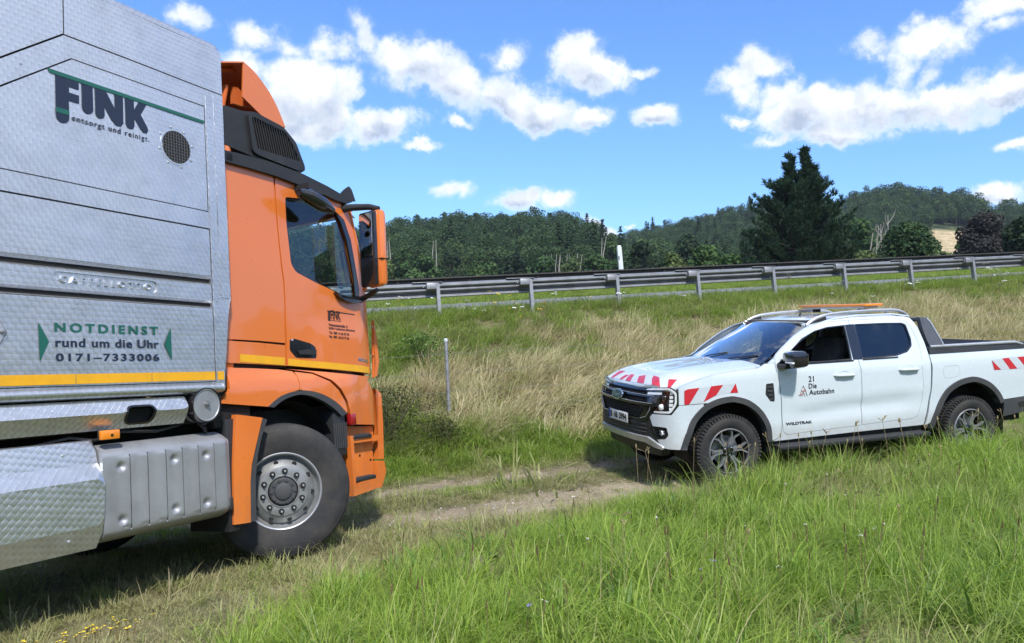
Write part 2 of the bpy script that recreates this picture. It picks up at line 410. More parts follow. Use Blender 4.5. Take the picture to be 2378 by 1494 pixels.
def panel(name, outline, fn, mat, parent=None, holes=(), thick=0.015, grid=0.06, inward=(0,1,0), step=None, ang=40, label=None, folds=()):
    """a sheet with real edge depth: 2-D outline, mapped to 3-D by fn(u,v); the rim is folded along 'inward'"""
    step = step or grid
    loops = [densify(outline, step)] + [densify(h, step) for h in holes]
    V = []; E = []
    for L in loops:
        s = len(V); V += L; E += [(s+i, s+(i+1) % len(L)) for i in range(len(L))]
    O = np.array(loops[0]); mn, mx = O.min(0), O.max(0)
    for zf in folds:      # crisp fold lines running along u
        xx = np.arange(mn[0]+0.004, mx[0], grid*2); yy = np.full_like(xx, zf)
        ok = inside(loops[0], xx, yy) & inside(loops[0], xx+0.004, yy) & inside(loops[0], xx-0.004, yy)
        for h in loops[1:]: ok &= ~inside(h, xx, yy) & ~inside(h, xx+0.01, yy) & ~inside(h, xx-0.01, yy)
        last = None
        for a, b, o in zip(xx, yy, ok):
            if o:
                V.append((a, b))
                if last is not None: E.append((last, len(V)-1))
                last = len(V)-1
            else: last = None
    gx = np.arange(mn[0]+grid*0.5, mx[0], grid); gy = np.arange(mn[1]+grid*0.5, mx[1], grid)
    if len(gx) and len(gy):
        X, Y = np.meshgrid(gx, gy); X = X.ravel()+0.001; Y = Y.ravel()+0.0007
        ok = inside(loops[0], X, Y)
        for h in loops[1:]: ok &= ~inside(h, X, Y)
        Q = np.stack([X, Y], 1)[ok]
        if len(Q):
            B = np.array(V); d = np.min(np.hypot(Q[:, None, 0]-B[None, :, 0], Q[:, None, 1]-B[None, :, 1]), 1)
            V += [tuple(q) for q in Q[d > grid*0.45]]
    r = geometry.delaunay_2d_cdt([Vector(v) for v in V], E, [], 0, 1e-6)
    v2, faces = r[0], r[2]
    cen = np.array([[sum(v2[i][k] for i in f)/len(f) for k in (0, 1)] for f in faces])
    ok = inside(loops[0], cen[:, 0], cen[:, 1])
    for h in loops[1:]: ok &= ~inside(h, cen[:, 0], cen[:, 1])
    F = [list(f) for f, o in zip(faces, ok) if o]
    P3 = [Vector(fn(v[0], v[1])) for v in v2]
    inw = Vector(inward).normalized()
    if F:
        tot = Vector((0,0,0))
        for f in F: tot += (P3[f[1]]-P3[f[0]]).cross(P3[f[2]]-P3[f[0]])
        if tot.dot(inw) > 0: F = [f[::-1] for f in F]
    verts = list(P3); faces3 = list(F)
    if thick:
        cnt = {}
        for f in F:
            for a, b in zip(f, f[1:]+f[:1]): cnt[(a, b)] = 1
        rim = [(a, b) for (a, b) in cnt if (b, a) not in cnt]; mp = {}
        for a, b in rim:
            for q in (a, b):
                if q not in mp: mp[q] = len(verts); verts.append(P3[q] + inw*thick)
            faces3.append([b, a, mp[a], mp[b]])
    used = sorted({i for f in faces3 for i in f}); rm = {o: i for i, o in enumerate(used)}
    o = new_obj(name, [verts[i] for i in used], [[rm[i] for i in f] for f in faces3], mat, parent, ang=ang)
    if label: o['label'] = label
    return o
def extrude_poly(name, poly, fn, depthvec, mat, parent=None, ang=30):
    """solid prism from a 2-D polygon mapped by fn and swept along depthvec"""
    bm = bmesh.new(); d = Vector(depthvec)
    A = [bm.verts.new(Vector(fn(u, v))) for u, v in poly]; B = [bm.verts.new(a.co + d) for a in A]
    bm.faces.new(A); bm.faces.new(B[::-1])
    for i in range(len(A)):
        j = (i+1) % len(A); bm.faces.new((A[i], B[i], B[j], A[j]))
    bmesh.ops.triangulate(bm, faces=[f for f in bm.faces if len(f.verts) > 4])
    return from_bm(name, bm, mat, parent, ang=ang)
def sweep(name, prof, path, mat, parent=None, closed=False, ang=35):
    """prof: list of 3-D offsets; path: list of 3-D points; straight extrusion of the profile along the path"""
    V = []; F = []; n = len(prof)
    for p in path:
        for q in prof: V.append(Vector(p)+Vector(q))
    for i in range(len(path)-1):
        for k in range(n if closed else n-1):
            a = i*n+k; b = i*n+(k+1) % n; F.append((a, b, b+n, a+n))
    if closed: F.append(tuple(range(n))[::-1]); F.append(tuple(range((len(path)-1)*n, len(path)*n)))
    return new_obj(name, V, F, mat, parent, ang=ang)
_txt = {}
def lettering(name, text, fn, w, h, mat, parent, bold=0.0, spacing=1.0, label=None):
    """flat print: text fitted to w x h (metres), lower-left at fn(0,0); fn(u,v) maps to 3-D"""
    key = (text, bold, spacing)
    if key not in _txt:
        cu = bpy.data.curves.new('t', 'FONT'); cu.body = text; cu.size = 1.0; cu.offset = bold; cu.space_character = spacing; cu.resolution_u = 4
        ob = bpy.data.objects.new('t', cu); COL.objects.link(ob)
        dg = bpy.context.evaluated_depsgraph_get()
        me = bpy.data.meshes.new_from_object(ob.evaluated_get(dg), depsgraph=dg)
        V = np.array([v.co[:] for v in me.vertices]); F = [list(p.vertices) for p in me.polygons]
        bpy.data.objects.remove(ob); bpy.data.curves.remove(cu); bpy.data.meshes.remove(me)
        _txt[key] = (V, F)
    V, F = _txt[key]
    mn, mx = V.min(0), V.max(0)
    U = (V[:, 0]-mn[0])/(mx[0]-mn[0])*w; W = (V[:, 1]-mn[1])/(mx[1]-mn[1])*h
    o = new_obj(name, [Vector(fn(a, b)) for a, b in zip(U, W)], F, mat, parent, smooth=False)
    if label: o['label'] = label
    return o
def smoothstep(a, b, x):
    t = min(max((x-a)/(b-a), 0.0), 1.0); return t*t*(3-2*t)

# ------------------------------------------------------------------ TRUCK (local frame: x forward, y left, z up, origin under the front axle)
def frame(x, y, z, o):
    m = Matrix((x, y, z)).transposed().to_4x4(); m.translation = Vector(o); return TILT @ m
_a = R_(27.54)
TRUCK_M = frame(Vector((math.sin(_a), math.cos(_a), 0)), Vector((-math.cos(_a), math.sin(_a), 0)), Vector((0,0,1)), (-2.98288, 6.68117, 0))
truck = empty('suction_truck', TRUCK_M, 'orange and silver suction truck with its front wheel turned, parked at the left', 'truck')

def side_at(y):
    return lambda u, v: (u, y, v)
XR = -7.4
def build_box():
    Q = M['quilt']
    # inner carcass: dark, seen only in the joints
    box('box_core', ((XR-0.52)/2, 0, 2.68), (abs(XR)-0.56, 2.455, 2.62), M['dark'], truck, bevel=0)
    S = side_at(-1.25); inw = (0, 1, 0)
    upper = [(-0.666,2.671),(-0.664,3.468),(-1.674,3.472),(-2.42,2.915),(-2.42,2.671)]
    def wavy(y):   # thin sheet is never dead flat
        return lambda u, v: (u, y + 0.0016*math.sin(u*7.3+v*2.1)+0.0012*math.sin(v*11+u*3.7), v)
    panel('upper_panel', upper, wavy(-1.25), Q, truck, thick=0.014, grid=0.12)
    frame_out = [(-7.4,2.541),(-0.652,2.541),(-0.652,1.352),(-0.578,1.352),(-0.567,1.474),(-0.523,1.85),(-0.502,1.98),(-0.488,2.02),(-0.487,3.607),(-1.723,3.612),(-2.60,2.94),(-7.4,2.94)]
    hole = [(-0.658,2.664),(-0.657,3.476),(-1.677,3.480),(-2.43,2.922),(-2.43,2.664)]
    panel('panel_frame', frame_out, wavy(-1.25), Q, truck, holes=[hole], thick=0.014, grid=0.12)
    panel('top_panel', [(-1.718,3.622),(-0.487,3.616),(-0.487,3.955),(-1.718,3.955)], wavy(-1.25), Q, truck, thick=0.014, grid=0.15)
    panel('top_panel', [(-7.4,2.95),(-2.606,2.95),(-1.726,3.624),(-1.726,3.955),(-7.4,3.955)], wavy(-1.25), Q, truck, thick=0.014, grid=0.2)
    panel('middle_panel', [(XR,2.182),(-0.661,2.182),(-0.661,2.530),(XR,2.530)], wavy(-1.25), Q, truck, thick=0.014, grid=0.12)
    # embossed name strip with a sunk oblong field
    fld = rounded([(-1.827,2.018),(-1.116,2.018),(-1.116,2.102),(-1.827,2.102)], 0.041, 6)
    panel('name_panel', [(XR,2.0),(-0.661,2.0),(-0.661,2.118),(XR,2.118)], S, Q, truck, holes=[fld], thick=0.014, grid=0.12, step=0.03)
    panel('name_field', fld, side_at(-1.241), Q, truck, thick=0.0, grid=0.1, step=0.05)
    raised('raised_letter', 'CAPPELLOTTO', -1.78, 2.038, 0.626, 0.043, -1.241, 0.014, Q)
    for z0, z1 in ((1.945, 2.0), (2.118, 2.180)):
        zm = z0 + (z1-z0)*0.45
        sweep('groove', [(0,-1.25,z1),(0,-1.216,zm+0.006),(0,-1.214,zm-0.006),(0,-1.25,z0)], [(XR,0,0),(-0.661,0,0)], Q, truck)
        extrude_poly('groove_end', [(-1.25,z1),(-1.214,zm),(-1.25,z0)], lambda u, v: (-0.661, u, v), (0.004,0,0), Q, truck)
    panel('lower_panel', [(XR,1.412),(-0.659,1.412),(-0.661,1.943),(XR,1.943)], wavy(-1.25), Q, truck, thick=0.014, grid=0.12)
    # column beside the front edge
    panel('edge_strip', [(-0.648,1.50),(-0.586,1.50),(-0.586,3.56),(-0.648,3.56)], side_at(-1.2535), Q, truck, thick=0.0035, grid=0.5, step=0.5)
    panel('edge_strip', [(-0.578,2.03),(-0.496,2.03),(-0.494,3.59),(-0.576,3.59)], side_at(-1.2535), Q, truck, thick=0.0035, grid=0.5, step=0.5)
    # headboard (front wall), curved under at its foot
    prof = [(-0.578,1.352),(-0.567,1.474),(-0.523,1.85),(-0.502,1.98),(-0.487,2.03),(-0.487,3.958)]
    new_obj('headboard', [(x, y, z) for x, z in prof for y in (-1.2495, 1.2495)], [(2*i, 2*i+1, 2*i+3, 2*i+2) for i in range(len(prof)-1)], Q, truck)
    # roof with rolled edges
    rp = [(-1.25,3.957)] + [(-1.25+0.075*(1-math.cos(t)), 3.957+0.075*math.sin(t)) for t in np.linspace(0.2, PI/2, 6)] + [(0,4.05)]
    rp = rp + [(-y, z) for y, z in rp[-2::-1]]
    V = []; m = len(rp)
    for x, k, dz in ((XR,1,0),(-0.535,1,0),(-0.505,0.997,-0.010),(-0.489,0.988,-0.034)):
        for y, z in rp: V.append((x, y*k, 3.957+(z-3.957)*(1+dz*6) if z > 3.957 else z))
    F = [(i*m+k, i*m+k+1, i*m+m+k+1, i*m+m+k) for i in range(3) for k in range(m-1)] + [tuple(range(3*m, 4*m))]
    new_obj('roof', V, F, Q, truck, ang=50)
    panel('far_side_wall', [(XR,1.35),(-0.50,1.35),(-0.487,4.0),(XR,4.0)], side_at(1.25), Q, truck, thick=0.01, grid=0.4, inward=(0,-1,0))
    new_obj('rear_wall', [(XR,-1.25,1.35),(XR,1.25,1.35),(XR,1.25,4.0),(XR,-1.25,4.0)], [(0,1,2,3)], Q, truck)
    # yellow band
    Y = side_at(-1.2532)
    x = -0.662
    while x > XR+0.6:
        x2 = x-0.52; panel('reflective_strip', [(x2+0.004,1.421),(x,1.421),(x,1.482),(x2+0.004,1.482)], Y, M['yellow'], truck, thick=0.001, grid=1, step=1); x = x2
    panel('reflective_strip', [(-0.640,1.421),(-0.582,1.421),(-0.580,1.482),(-0.640,1.482)], Y, M['yellow'], truck, thick=0.001, grid=1, step=1)
    # rolled sill below
    pr = [(0,-1.235+0.0,1.408)] + [(0, -1.225-0.045*math.sin(t), 1.365+0.036*math.cos(t)) for t in np.linspace(0.3, PI-0.3, 8)] + [(0,-1.20,1.325)]
    sweep('sill_tube', pr, [(XR,0,0),(-0.60,0,0)], Q, truck)
    lathe('sill_end', [(-0.0,0.0),(0,0.036),(0.018,0.028),(0.024,0.0)], Q, truck, 20, 'x', (-0.60,-1.235,1.365))
    # rivets down the panels
    for (rx, rz) in [(-1.99,3.33),(-0.62,2.0),(-0.62,2.35),(-0.62,2.75),(-0.62,3.1),(-0.62,3.4)]:
        lathe('rivet', [(-1.252,0.007),(-1.2555,0.005),(-1.257,0)], M['steel'], truck, 10, 'y', (rx,0,rz))
def raised(name, text, x0, z0, w, h, y, depth, mat):
    cu = bpy.data.curves.new('t', 'FONT'); cu.body = text; cu.size = 1.0; cu.space_character = 1.5; cu.offset = 0.012; cu.extrude = 0.5; cu.resolution_u = 4
    ob = bpy.data.objects.new('t', cu); COL.objects.link(ob); dg = bpy.context.evaluated_depsgraph_get()
    me = bpy.data.meshes.new_from_object(ob.evaluated_get(dg), depsgraph=dg)
    V = np.array([v.co[:] for v in me.vertices]); F = [list(p.vertices) for p in me.polygons]
    bpy.data.objects.remove(ob); bpy.data.curves.remove(cu); bpy.data.meshes.remove(me)
    mn, mx = V.min(0), V.max(0)
    P = [(x0+(v[0]-mn[0])/(mx[0]-mn[0])*w, y-(v[2]-mn[2])/(mx[2]-mn[2])*depth, z0+(v[1]-mn[1])/(mx[1]-mn[1])*h) for v in V]
    return new_obj('raised_lettering', P, F, mat, truck, smooth=False)

def build_box_graphics():
    y = -1.2540; S = side_at(y)
    g = dict(thick=0.0, grid=5, step=5)
    panel('printed_line', [(-1.836,3.360),(-1.82,3.334),(-0.668,3.334),(-0.668,3.356)], side_at(y-0.002), M['green'], truck, thick=0, grid=5, step=5)
    def stem(x0, x1, zt, zb):   # straight bar with a round lower end
        r = (x1-x0)/2; c = (x0+x1)/2
        return [(x0,zt),(x0,zb+r)] + [(c-r*math.cos(t), zb+r-r*math.sin(t)) for t in np.linspace(0.2, PI-0.2, 8)] + [(x1,zb+r),(x1,zt)]
    F = [(-1.636,3.334),(-1.636,3.282),(-1.700,3.282),(-1.700,3.246),(-1.636,3.246),(-1.636,3.192),(-1.703,3.192)]
    st = stem(-1.785,-1.703,3.334,3.036)[:-1]
    panel('letter', F + st[::-1], S, M['navy'], truck, **g)
    panel('letter_band', [(-1.786,3.096),(-1.7025,3.096),(-1.7025,3.128),(-1.786,3.128)], side_at(y-0.002), M['green'], truck, **g)
    panel('letter', stem(-1.616,-1.543,3.334,3.142), S, M['navy'], truck, **g)
    N = [(-1.527,3.334),(-1.527,3.165),(-1.518,3.142),(-1.497,3.134),(-1.474,3.142),(-1.465,3.165),(-1.465,3.225),(-1.418,3.150),(-1.385,3.120),(-1.352,3.120),(-1.333,3.146),(-1.330,3.334),(-1.391,3.334),(-1.391,3.232),(-1.452,3.334)]
    panel('letter', N, S, M['navy'], truck, **g)
    K = [(-1.316,3.334),(-1.316,3.155),(-1.306,3.130),(-1.284,3.122),(-1.260,3.130),(-1.250,3.155),(-1.250,3.205),(-1.208,3.142),(-1.185,3.122),(-1.158,3.126),(-1.146,3.150),(-1.152,3.172),(-1.200,3.248),(-1.152,3.334),(-1.212,3.334),(-1.250,3.268),(-1.250,3.334)]
    panel('letter', K, S, M['navy'], truck, **g)
    def L(text, x0, z0, w, h, mat, bold, sp=1.0):
        lettering('lettering', text, lambda a, b: (x0+a, y, z0+b), w, h, M[mat], truck, bold, sp)
    L('entsorgt und reinigt.', -1.684, 3.058, 0.544, 0.050, 'navy', 0.018, 1.25)
    L('NOTDIENST', -1.823, 1.734, 0.700, 0.058, 'green', 0.032, 1.45)
    L('rund um die Uhr', -1.820, 1.644, 0.700, 0.056, 'navy', 0.028, 1.1)
    L('0171\u20137333006', -1.819, 1.558, 0.700, 0.050, 'navy', 0.03, 1.25)
    panel('printed_triangle', [(-1.918,1.79),(-1.858,1.675),(-1.913,1.557)], S, M['green'], truck, **g)
    panel('printed_triangle', [(-1.022,1.787),(-1.077,1.673),(-1.021,1.56)], S, M['green'], truck, **g)
    # round vent with wire mesh and rivets
    c = (-0.922, 3.09); r = 0.119
    disc = [(c[0]+r*math.cos(t), c[1]+r*math.sin(t)) for t in np.linspace(0, 2*PI, 33)[:-1]]
    v = panel('vent', disc, side_at(-1.2525), M['dark'], truck, thick=0.001, grid=1, step=1)
    bm = bmesh.new()
    for k in range(-5, 6):
        d = k*0.0220; hh = math.sqrt(max(r*r-d*d, 0))
        add_tube(bm, [(c[0]+d,-1.2565,c[1]-hh),(c[0]+d,-1.2565,c[1]+hh)], 0.0009, 5); add_tube(bm, [(c[0]-hh,-1.2585,c[1]+d),(c[0]+hh,-1.2585,c[1]+d)], 0.0009, 5)
    from_bm('vent_mesh', bm, M['galv'], v)
    lathe('vent_ring', [(-1.2520,r+0.012),(-1.2545,r+0.012),(-1.2545,r-0.001),(-1.2520,r-0.001)], M['quilt'], v, 40, 'y', (c[0],0,c[1]), closed=True)
    for k in range(8):
        t = 2*PI*(k+0.35)/8
        lathe('rivet', [(-1.252,0.009),(-1.257,0.007),(-1.259,0)], M['silver'], v, 10, 'y', (c[0]+0.143*math.cos(t),0,c[1]+0.143*math.sin(t)))
    # hexagonal lock plate at the left
    hx = [(-2.171+0.073*math.cos(t), 1.724+0.073*math.sin(t)) for t in np.linspace(0, 2*PI, 7)[:-1]]
    h = extrude_poly('lock_plate', hx, lambda u, v: (u, -1.2525, v), (0,-0.008,0), M['silver'], truck)
    hx2 = [(-2.171+0.080*math.cos(t), 1.724+0.080*math.sin(t)) for t in np.linspace(0, 2*PI, 7)[:-1]]
    extrude_poly('lock_gasket', hx2, lambda u, v: (u, -1.2515, v), (0,-0.002,0), M['black'], h)
    lathe('lock_bolt', [(-1.2525,0.014),(-1.275,0.013),(-1.28,0)], M['steel'], h, 12, 'y', (-2.122,0,1.726))
    lathe('lock_bolt', [(-1.2525,0.014),(-1.275,0.013),(-1.28,0)], M['steel'], h, 12, 'y', (-2.22,0,1.726))

def build_lower():
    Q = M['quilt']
    box('chassis', (-3.3, 0, 0.86), (8.6, 1.9, 0.62), M['dark'], truck)
    box('underbody', (-3.9, 0, 1.22), (6.6, 2.3, 0.2), M['dark'], truck)
    box('chassis_front', (0.2, 0, 0.95), (1.7, 1.25, 0.7), M['dark'], truck)
    # side profile with an oblong opening
    hole = rounded([(-1.389,1.148),(-1.169,1.148),(-1.169,1.274),(-1.389,1.274)], 0.062, 6)
    def yb(z):
        return np.interp(z, [1.12,1.135,1.228,1.30,1.318], [-1.205,-1.215,-1.275,-1.245,-1.225])
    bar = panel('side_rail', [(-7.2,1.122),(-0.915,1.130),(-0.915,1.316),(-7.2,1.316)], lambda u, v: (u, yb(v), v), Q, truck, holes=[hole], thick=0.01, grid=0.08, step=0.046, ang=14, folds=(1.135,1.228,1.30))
    hin = rounded([(-1.378,1.160),(-1.180,1.160),(-1.180,1.262),(-1.378,1.262)], 0.050, 6)
    panel('opening_rim', hole, lambda u, v: (u, yb(v)-0.006, v), M['gloss_black'], bar, holes=[hin], thick=0.02, grid=0.2, step=0.02)
    panel('opening_back', hole, lambda u, v: (u, yb(v)+0.05, v), M['dark'], bar, thick=0, grid=0.2, step=0.03)
    # round tank cap
    c = (-0.757, 0, 1.243)
    cap = lathe('tank_cap', [(-1.14,0.118),(-1.262,0.118),(-1.268,0.112),(-1.268,0.108),(-1.262,0.104),(-1.264,0.02),(-1.264,0)], M['shield'], truck, 48, 'y', c)
    lathe('cap_band', [(-1.20,0.1185),(-1.20,0.129),(-1.255,0.129),(-1.272,0.124),(-1.272,0.1185)], M['gloss_black'], cap, 48, 'y', c, closed=True)
    lathe('cap_bolt', [(-1.26,0.021),(-1.275,0.021),(-1.275,0.012),(-1.29,0.011),(-1.29,0)], M['steel'], cap, 16, 'y', (-0.757,0,1.250))
    for k in range(6):
        t = k*PI/3+0.4; box('cap_clip', (-0.757+0.130*math.cos(t), -1.245, 1.243+0.130*math.sin(t)), (0.02,0.045,0.014), M['black'], cap, Matrix.Rotation(-t, 3, 'Y'))
    tube('drain_hose', [(-0.74,-1.15,1.12),(-0.72,-1.19,1.08),(-0.70,-1.17,1.03),(-0.70,-1.1,0.98)], 0.014, M['black'], truck)
    tube('cable', [(-1.9,-1.16,1.07),(-1.7,-1.17,1.10),(-1.55,-1.18,1.07),(-1.35,-1.17,1.11),(-1.1,-1.17,1.09),(-0.9,-1.15,1.12)], 0.010, M['black'], truck)
    mk = box('side_marker_lamp', (-1.500,-1.262,1.099), (0.124,0.03,0.058), M['amber'], truck, bevel=0.006)
    box('lamp_base', (-1.500,-1.243,1.099), (0.130,0.012,0.064), M['black'], mk)
    lathe('lamp_screw', [(-1.276,0.010),(-1.280,0.009),(-1.281,0)], M['dark'], mk, 12, 'y', (-1.493,0,1.095))
    # folded storage skirt
    sk = [(1.076,-1.19),(1.070,-1.212),(0.932,-1.236),(0.838,-1.286),(0.562,-1.284),(0.424,-1.240),(0.418,-1.20)]
    def ys(z): return float(np.interp(-z, [-a for a, b in sk], [b for a, b in sk]))
    ed = [(-1.571,1.076),(-1.566,0.93),(-1.556,0.89),(-1.553,0.80),(-1.556,0.72),(-1.564,0.60),(-1.572,0.42)]
    st = panel('side_skirt', [(-7.2,0.42),(-7.2,1.076)] + ed, lambda u, v: (u, ys(v), v), Q, truck, thick=0.008, grid=0.10, step=0.10, ang=8, folds=(1.070,0.932,0.838,0.562,0.424))
    for p in ((-1.775,1.00),(-1.775,0.50)):
        lathe('skirt_bolt', [(0,0.010),(-0.006,0.008),(-0.008,0)], M['silver'], st, 10, 'y', (p[0], ys(p[1]), p[1]))
    # pressed silver heat shield with ribs and dimples
    pads = [(-1.465,-1.376),(-1.335,-1.249),(-1.212,-1.113),(-1.072,-0.984),(-0.936,-0.854),(-0.814,-0.719)]
    dimp = [(-1.434,0.894),(-1.434,0.565),(-1.046,0.897),(-1.046,0.569),(-0.788,0.895),(-0.793,0.567)]
    def ysh(x, z):
        t = (z-0.74)/0.30; y = -1.272 + 0.055*abs(t)**12
        y += 0.045*smoothstep(0.965, 1.05, z) + 0.030*smoothstep(0.50,0.43, z)
        y += 0.03*smoothstep(-0.62, -0.55, x)
        for a, b in pads:
            if a-0.004 <= x <= b+0.009:
                s = smoothstep(0.500, 0.512, z)*smoothstep(0.965, 0.953, z)
                if 0.508 < z < 0.522 and a+0.03 < x < b: y += 0.006
                r = 0.25*smoothstep(a-0.004, b-0.012, x) if x <= b-0.004 else (-0.85 if x < b+0.007 else 0.0)
                y -= 0.030*s*r
        for a, b in dimp:
            d = math.hypot(x-a, z-b)
            if d < 0.034: y += 0.020*smoothstep(0.034, 0.008, d)
        return y
    xs = sorted(set(np.round(np.concatenate([np.arange(-1.558,-0.548,0.011)] + [np.array([b-0.009, b-0.0045, b-0.0035, b+0.0065, b+0.0075]) for a, b in pads]), 4)))
    zs = list(np.linspace(0, 1, 56)); V = []; F = []
    for x in xs:
        top = 1.038+0.008*(x+1.56); bot = 0.441-0.006*(x+1.56)
        rc = 0.07*smoothstep(-0.62,-0.548,x)**2; top -= rc; bot += rc*0.4
        for t in zs:
            z = bot + (top-bot)*t; V.append((x, ysh(x, z), z))
    nz = len(zs)
    for i in range(len(xs)-1):
        for j in range(nz-1): a = i*nz+j; F.append((a, a+nz, a+nz+1, a+1))
    # turn the rim inwards
    rim = [i*nz for i in range(len(xs))] + [(len(xs)-1)*nz+j for j in range(1, nz)] + [i*nz+nz-1 for i in range(len(xs)-2, -1, -1)] + [j for j in range(nz-2, 0, -1)]
    base = len(V)
    for i in rim: x, y, z = V[i]; V.append((x, y+0.09, z))
    for k in range(len(rim)):
        k2 = (k+1) % len(rim); F.append((rim[k], base+k, base+k2, rim[k2]))
    new_obj('heat_shield', V, F, M['shield'], truck, ang=35)
    # rear axle wheels (out of the picture to the left)
    for x in (-5.0, -6.35): truck_wheel(x, -1.20, 0.0)
    for x in (0.0, -5.0, -6.35): truck_wheel(x, 1.20, R_(-34) if x == 0 else 0.0, 1)
    for yy in (-1.15, ): box('rear_mudguard', (-5.7, -1.0, 1.12), (2.7, 0.4, 0.03), M['black'], truck)

def truck_wheel(x, y, steer, side=-1):
    """side -1: outer face towards -y"""
    R = 0.535
    w = bpy.data.objects.new('wheel', None)
    s = -1.0
    # steel rim with ten hand holes
    rim = [(0.0,0.298),(-0.012,0.303),(-0.017,0.297),(-0.012,0.290),(0.004,0.284),(0.035,0.276),(0.052,0.262),(0.048,0.256),(0.030,0.248),(0.012,0.225),(-0.006,0.205),(-0.012,0.196),(-0.020,0.192),(-0.022,0.186),(-0.020,0.128),(-0.026,0.124),(-0.026,0.118),(0.0,0.114),(0.03,0.112),(0.03,0.0)]
    o = lathe('wheel', rim, M['rimpaint'], truck, 72, 'y', ang=28, cap0=False)
    lathe('rim_edge', [(0.001,0.300),(-0.014,0.3045),(-0.020,0.298),(-0.014,0.290),(-0.002,0.287)], M['silver'], o, 72, 'y', closed=True)
    hb = lathe('hub', [(0.03,0.113),(-0.012,0.112),(-0.030,0.104),(-0.036,0.096),(-0.036,0.070),(-0.046,0.064),(-0.052,0.050),(-0.052,0.0)], M['cladding'], o, 40, 'y', ang=28)
    for k in range(10):
        t = 2*PI*(k+0.3)/10; c, sn = math.cos(t), math.sin(t)
        nt = lathe('wheel_nut', [(-0.021,0.0235),(-0.0225,0.0235),(-0.0225,0.0165),(-0.040,0.0155),(-0.044,0.011),(-0.044,0)], M['dark'], o, 12, 'y', (0.157*c,0,0.157*sn), ang=30)
        lathe('stud', [(-0.044,0.0095),(-0.055,0.009),(-0.057,0.006),(-0.057,0)], M['galv'], o, 10, 'y', (0.157*c,0,0.157*sn))
        lathe('nut_seat', [(-0.0195,0.0215),(-0.0235,0.0225),(-0.0235,0.028),(-0.0195,0.029)], M['steel'], o, 20, 'y', (0.157*c,0,0.157*sn), closed=True)
        t += 0.31; c, sn = math.cos(t), math.sin(t)
        lathe('rim_hole', [(0.000,0.0),(0.000,0.0185),(0.013,0.0185)], M['dark'], o, 16, 'y', (0.228*c,0.006,0.228*sn))
    bm = bmesh.new()
    for k in range(10):
        t = 2*PI*k/10; add_lathe(bm, [(-0.030,0.013),(-0.044,0.012),(-0.044,0)], 8, 'y', (0.088*math.cos(t),0,0.088*math.sin(t)))
    from_bm('hub_bolts', bm, M['cladding'], hb)
    ty = [(0.004,0.296),(-0.014,0.303),(-0.022,0.330),(-0.034,0.40),(-0.036,0.44),(-0.030,0.475),(-0.029,0.478),(-0.020,0.497),(-0.018,0.505),(-0.006,0.522),(0.012,0.530)]
    for g in (0.055, 0.105, 0.155, 0.205, 0.255):
        ty += [(g-0.006,0.5345),(g-0.005,0.521),(g+0.005,0.521),(g+0.006,0.5345)]
    ty += [(0.288,0.530),(0.306,0.520),(0.325,0.48),(0.335,0.42),(0.325,0.34),(0.30,0.298),(0.28,0.29)]
    lathe('tyre', ty, M['rubber'], o, 96, 'y', ang=40, cap0=False)
    o.location = (x, y, 0.525)
    o.rotation_euler = (0, 0, steer + (PI if side > 0 else 0))
    return o

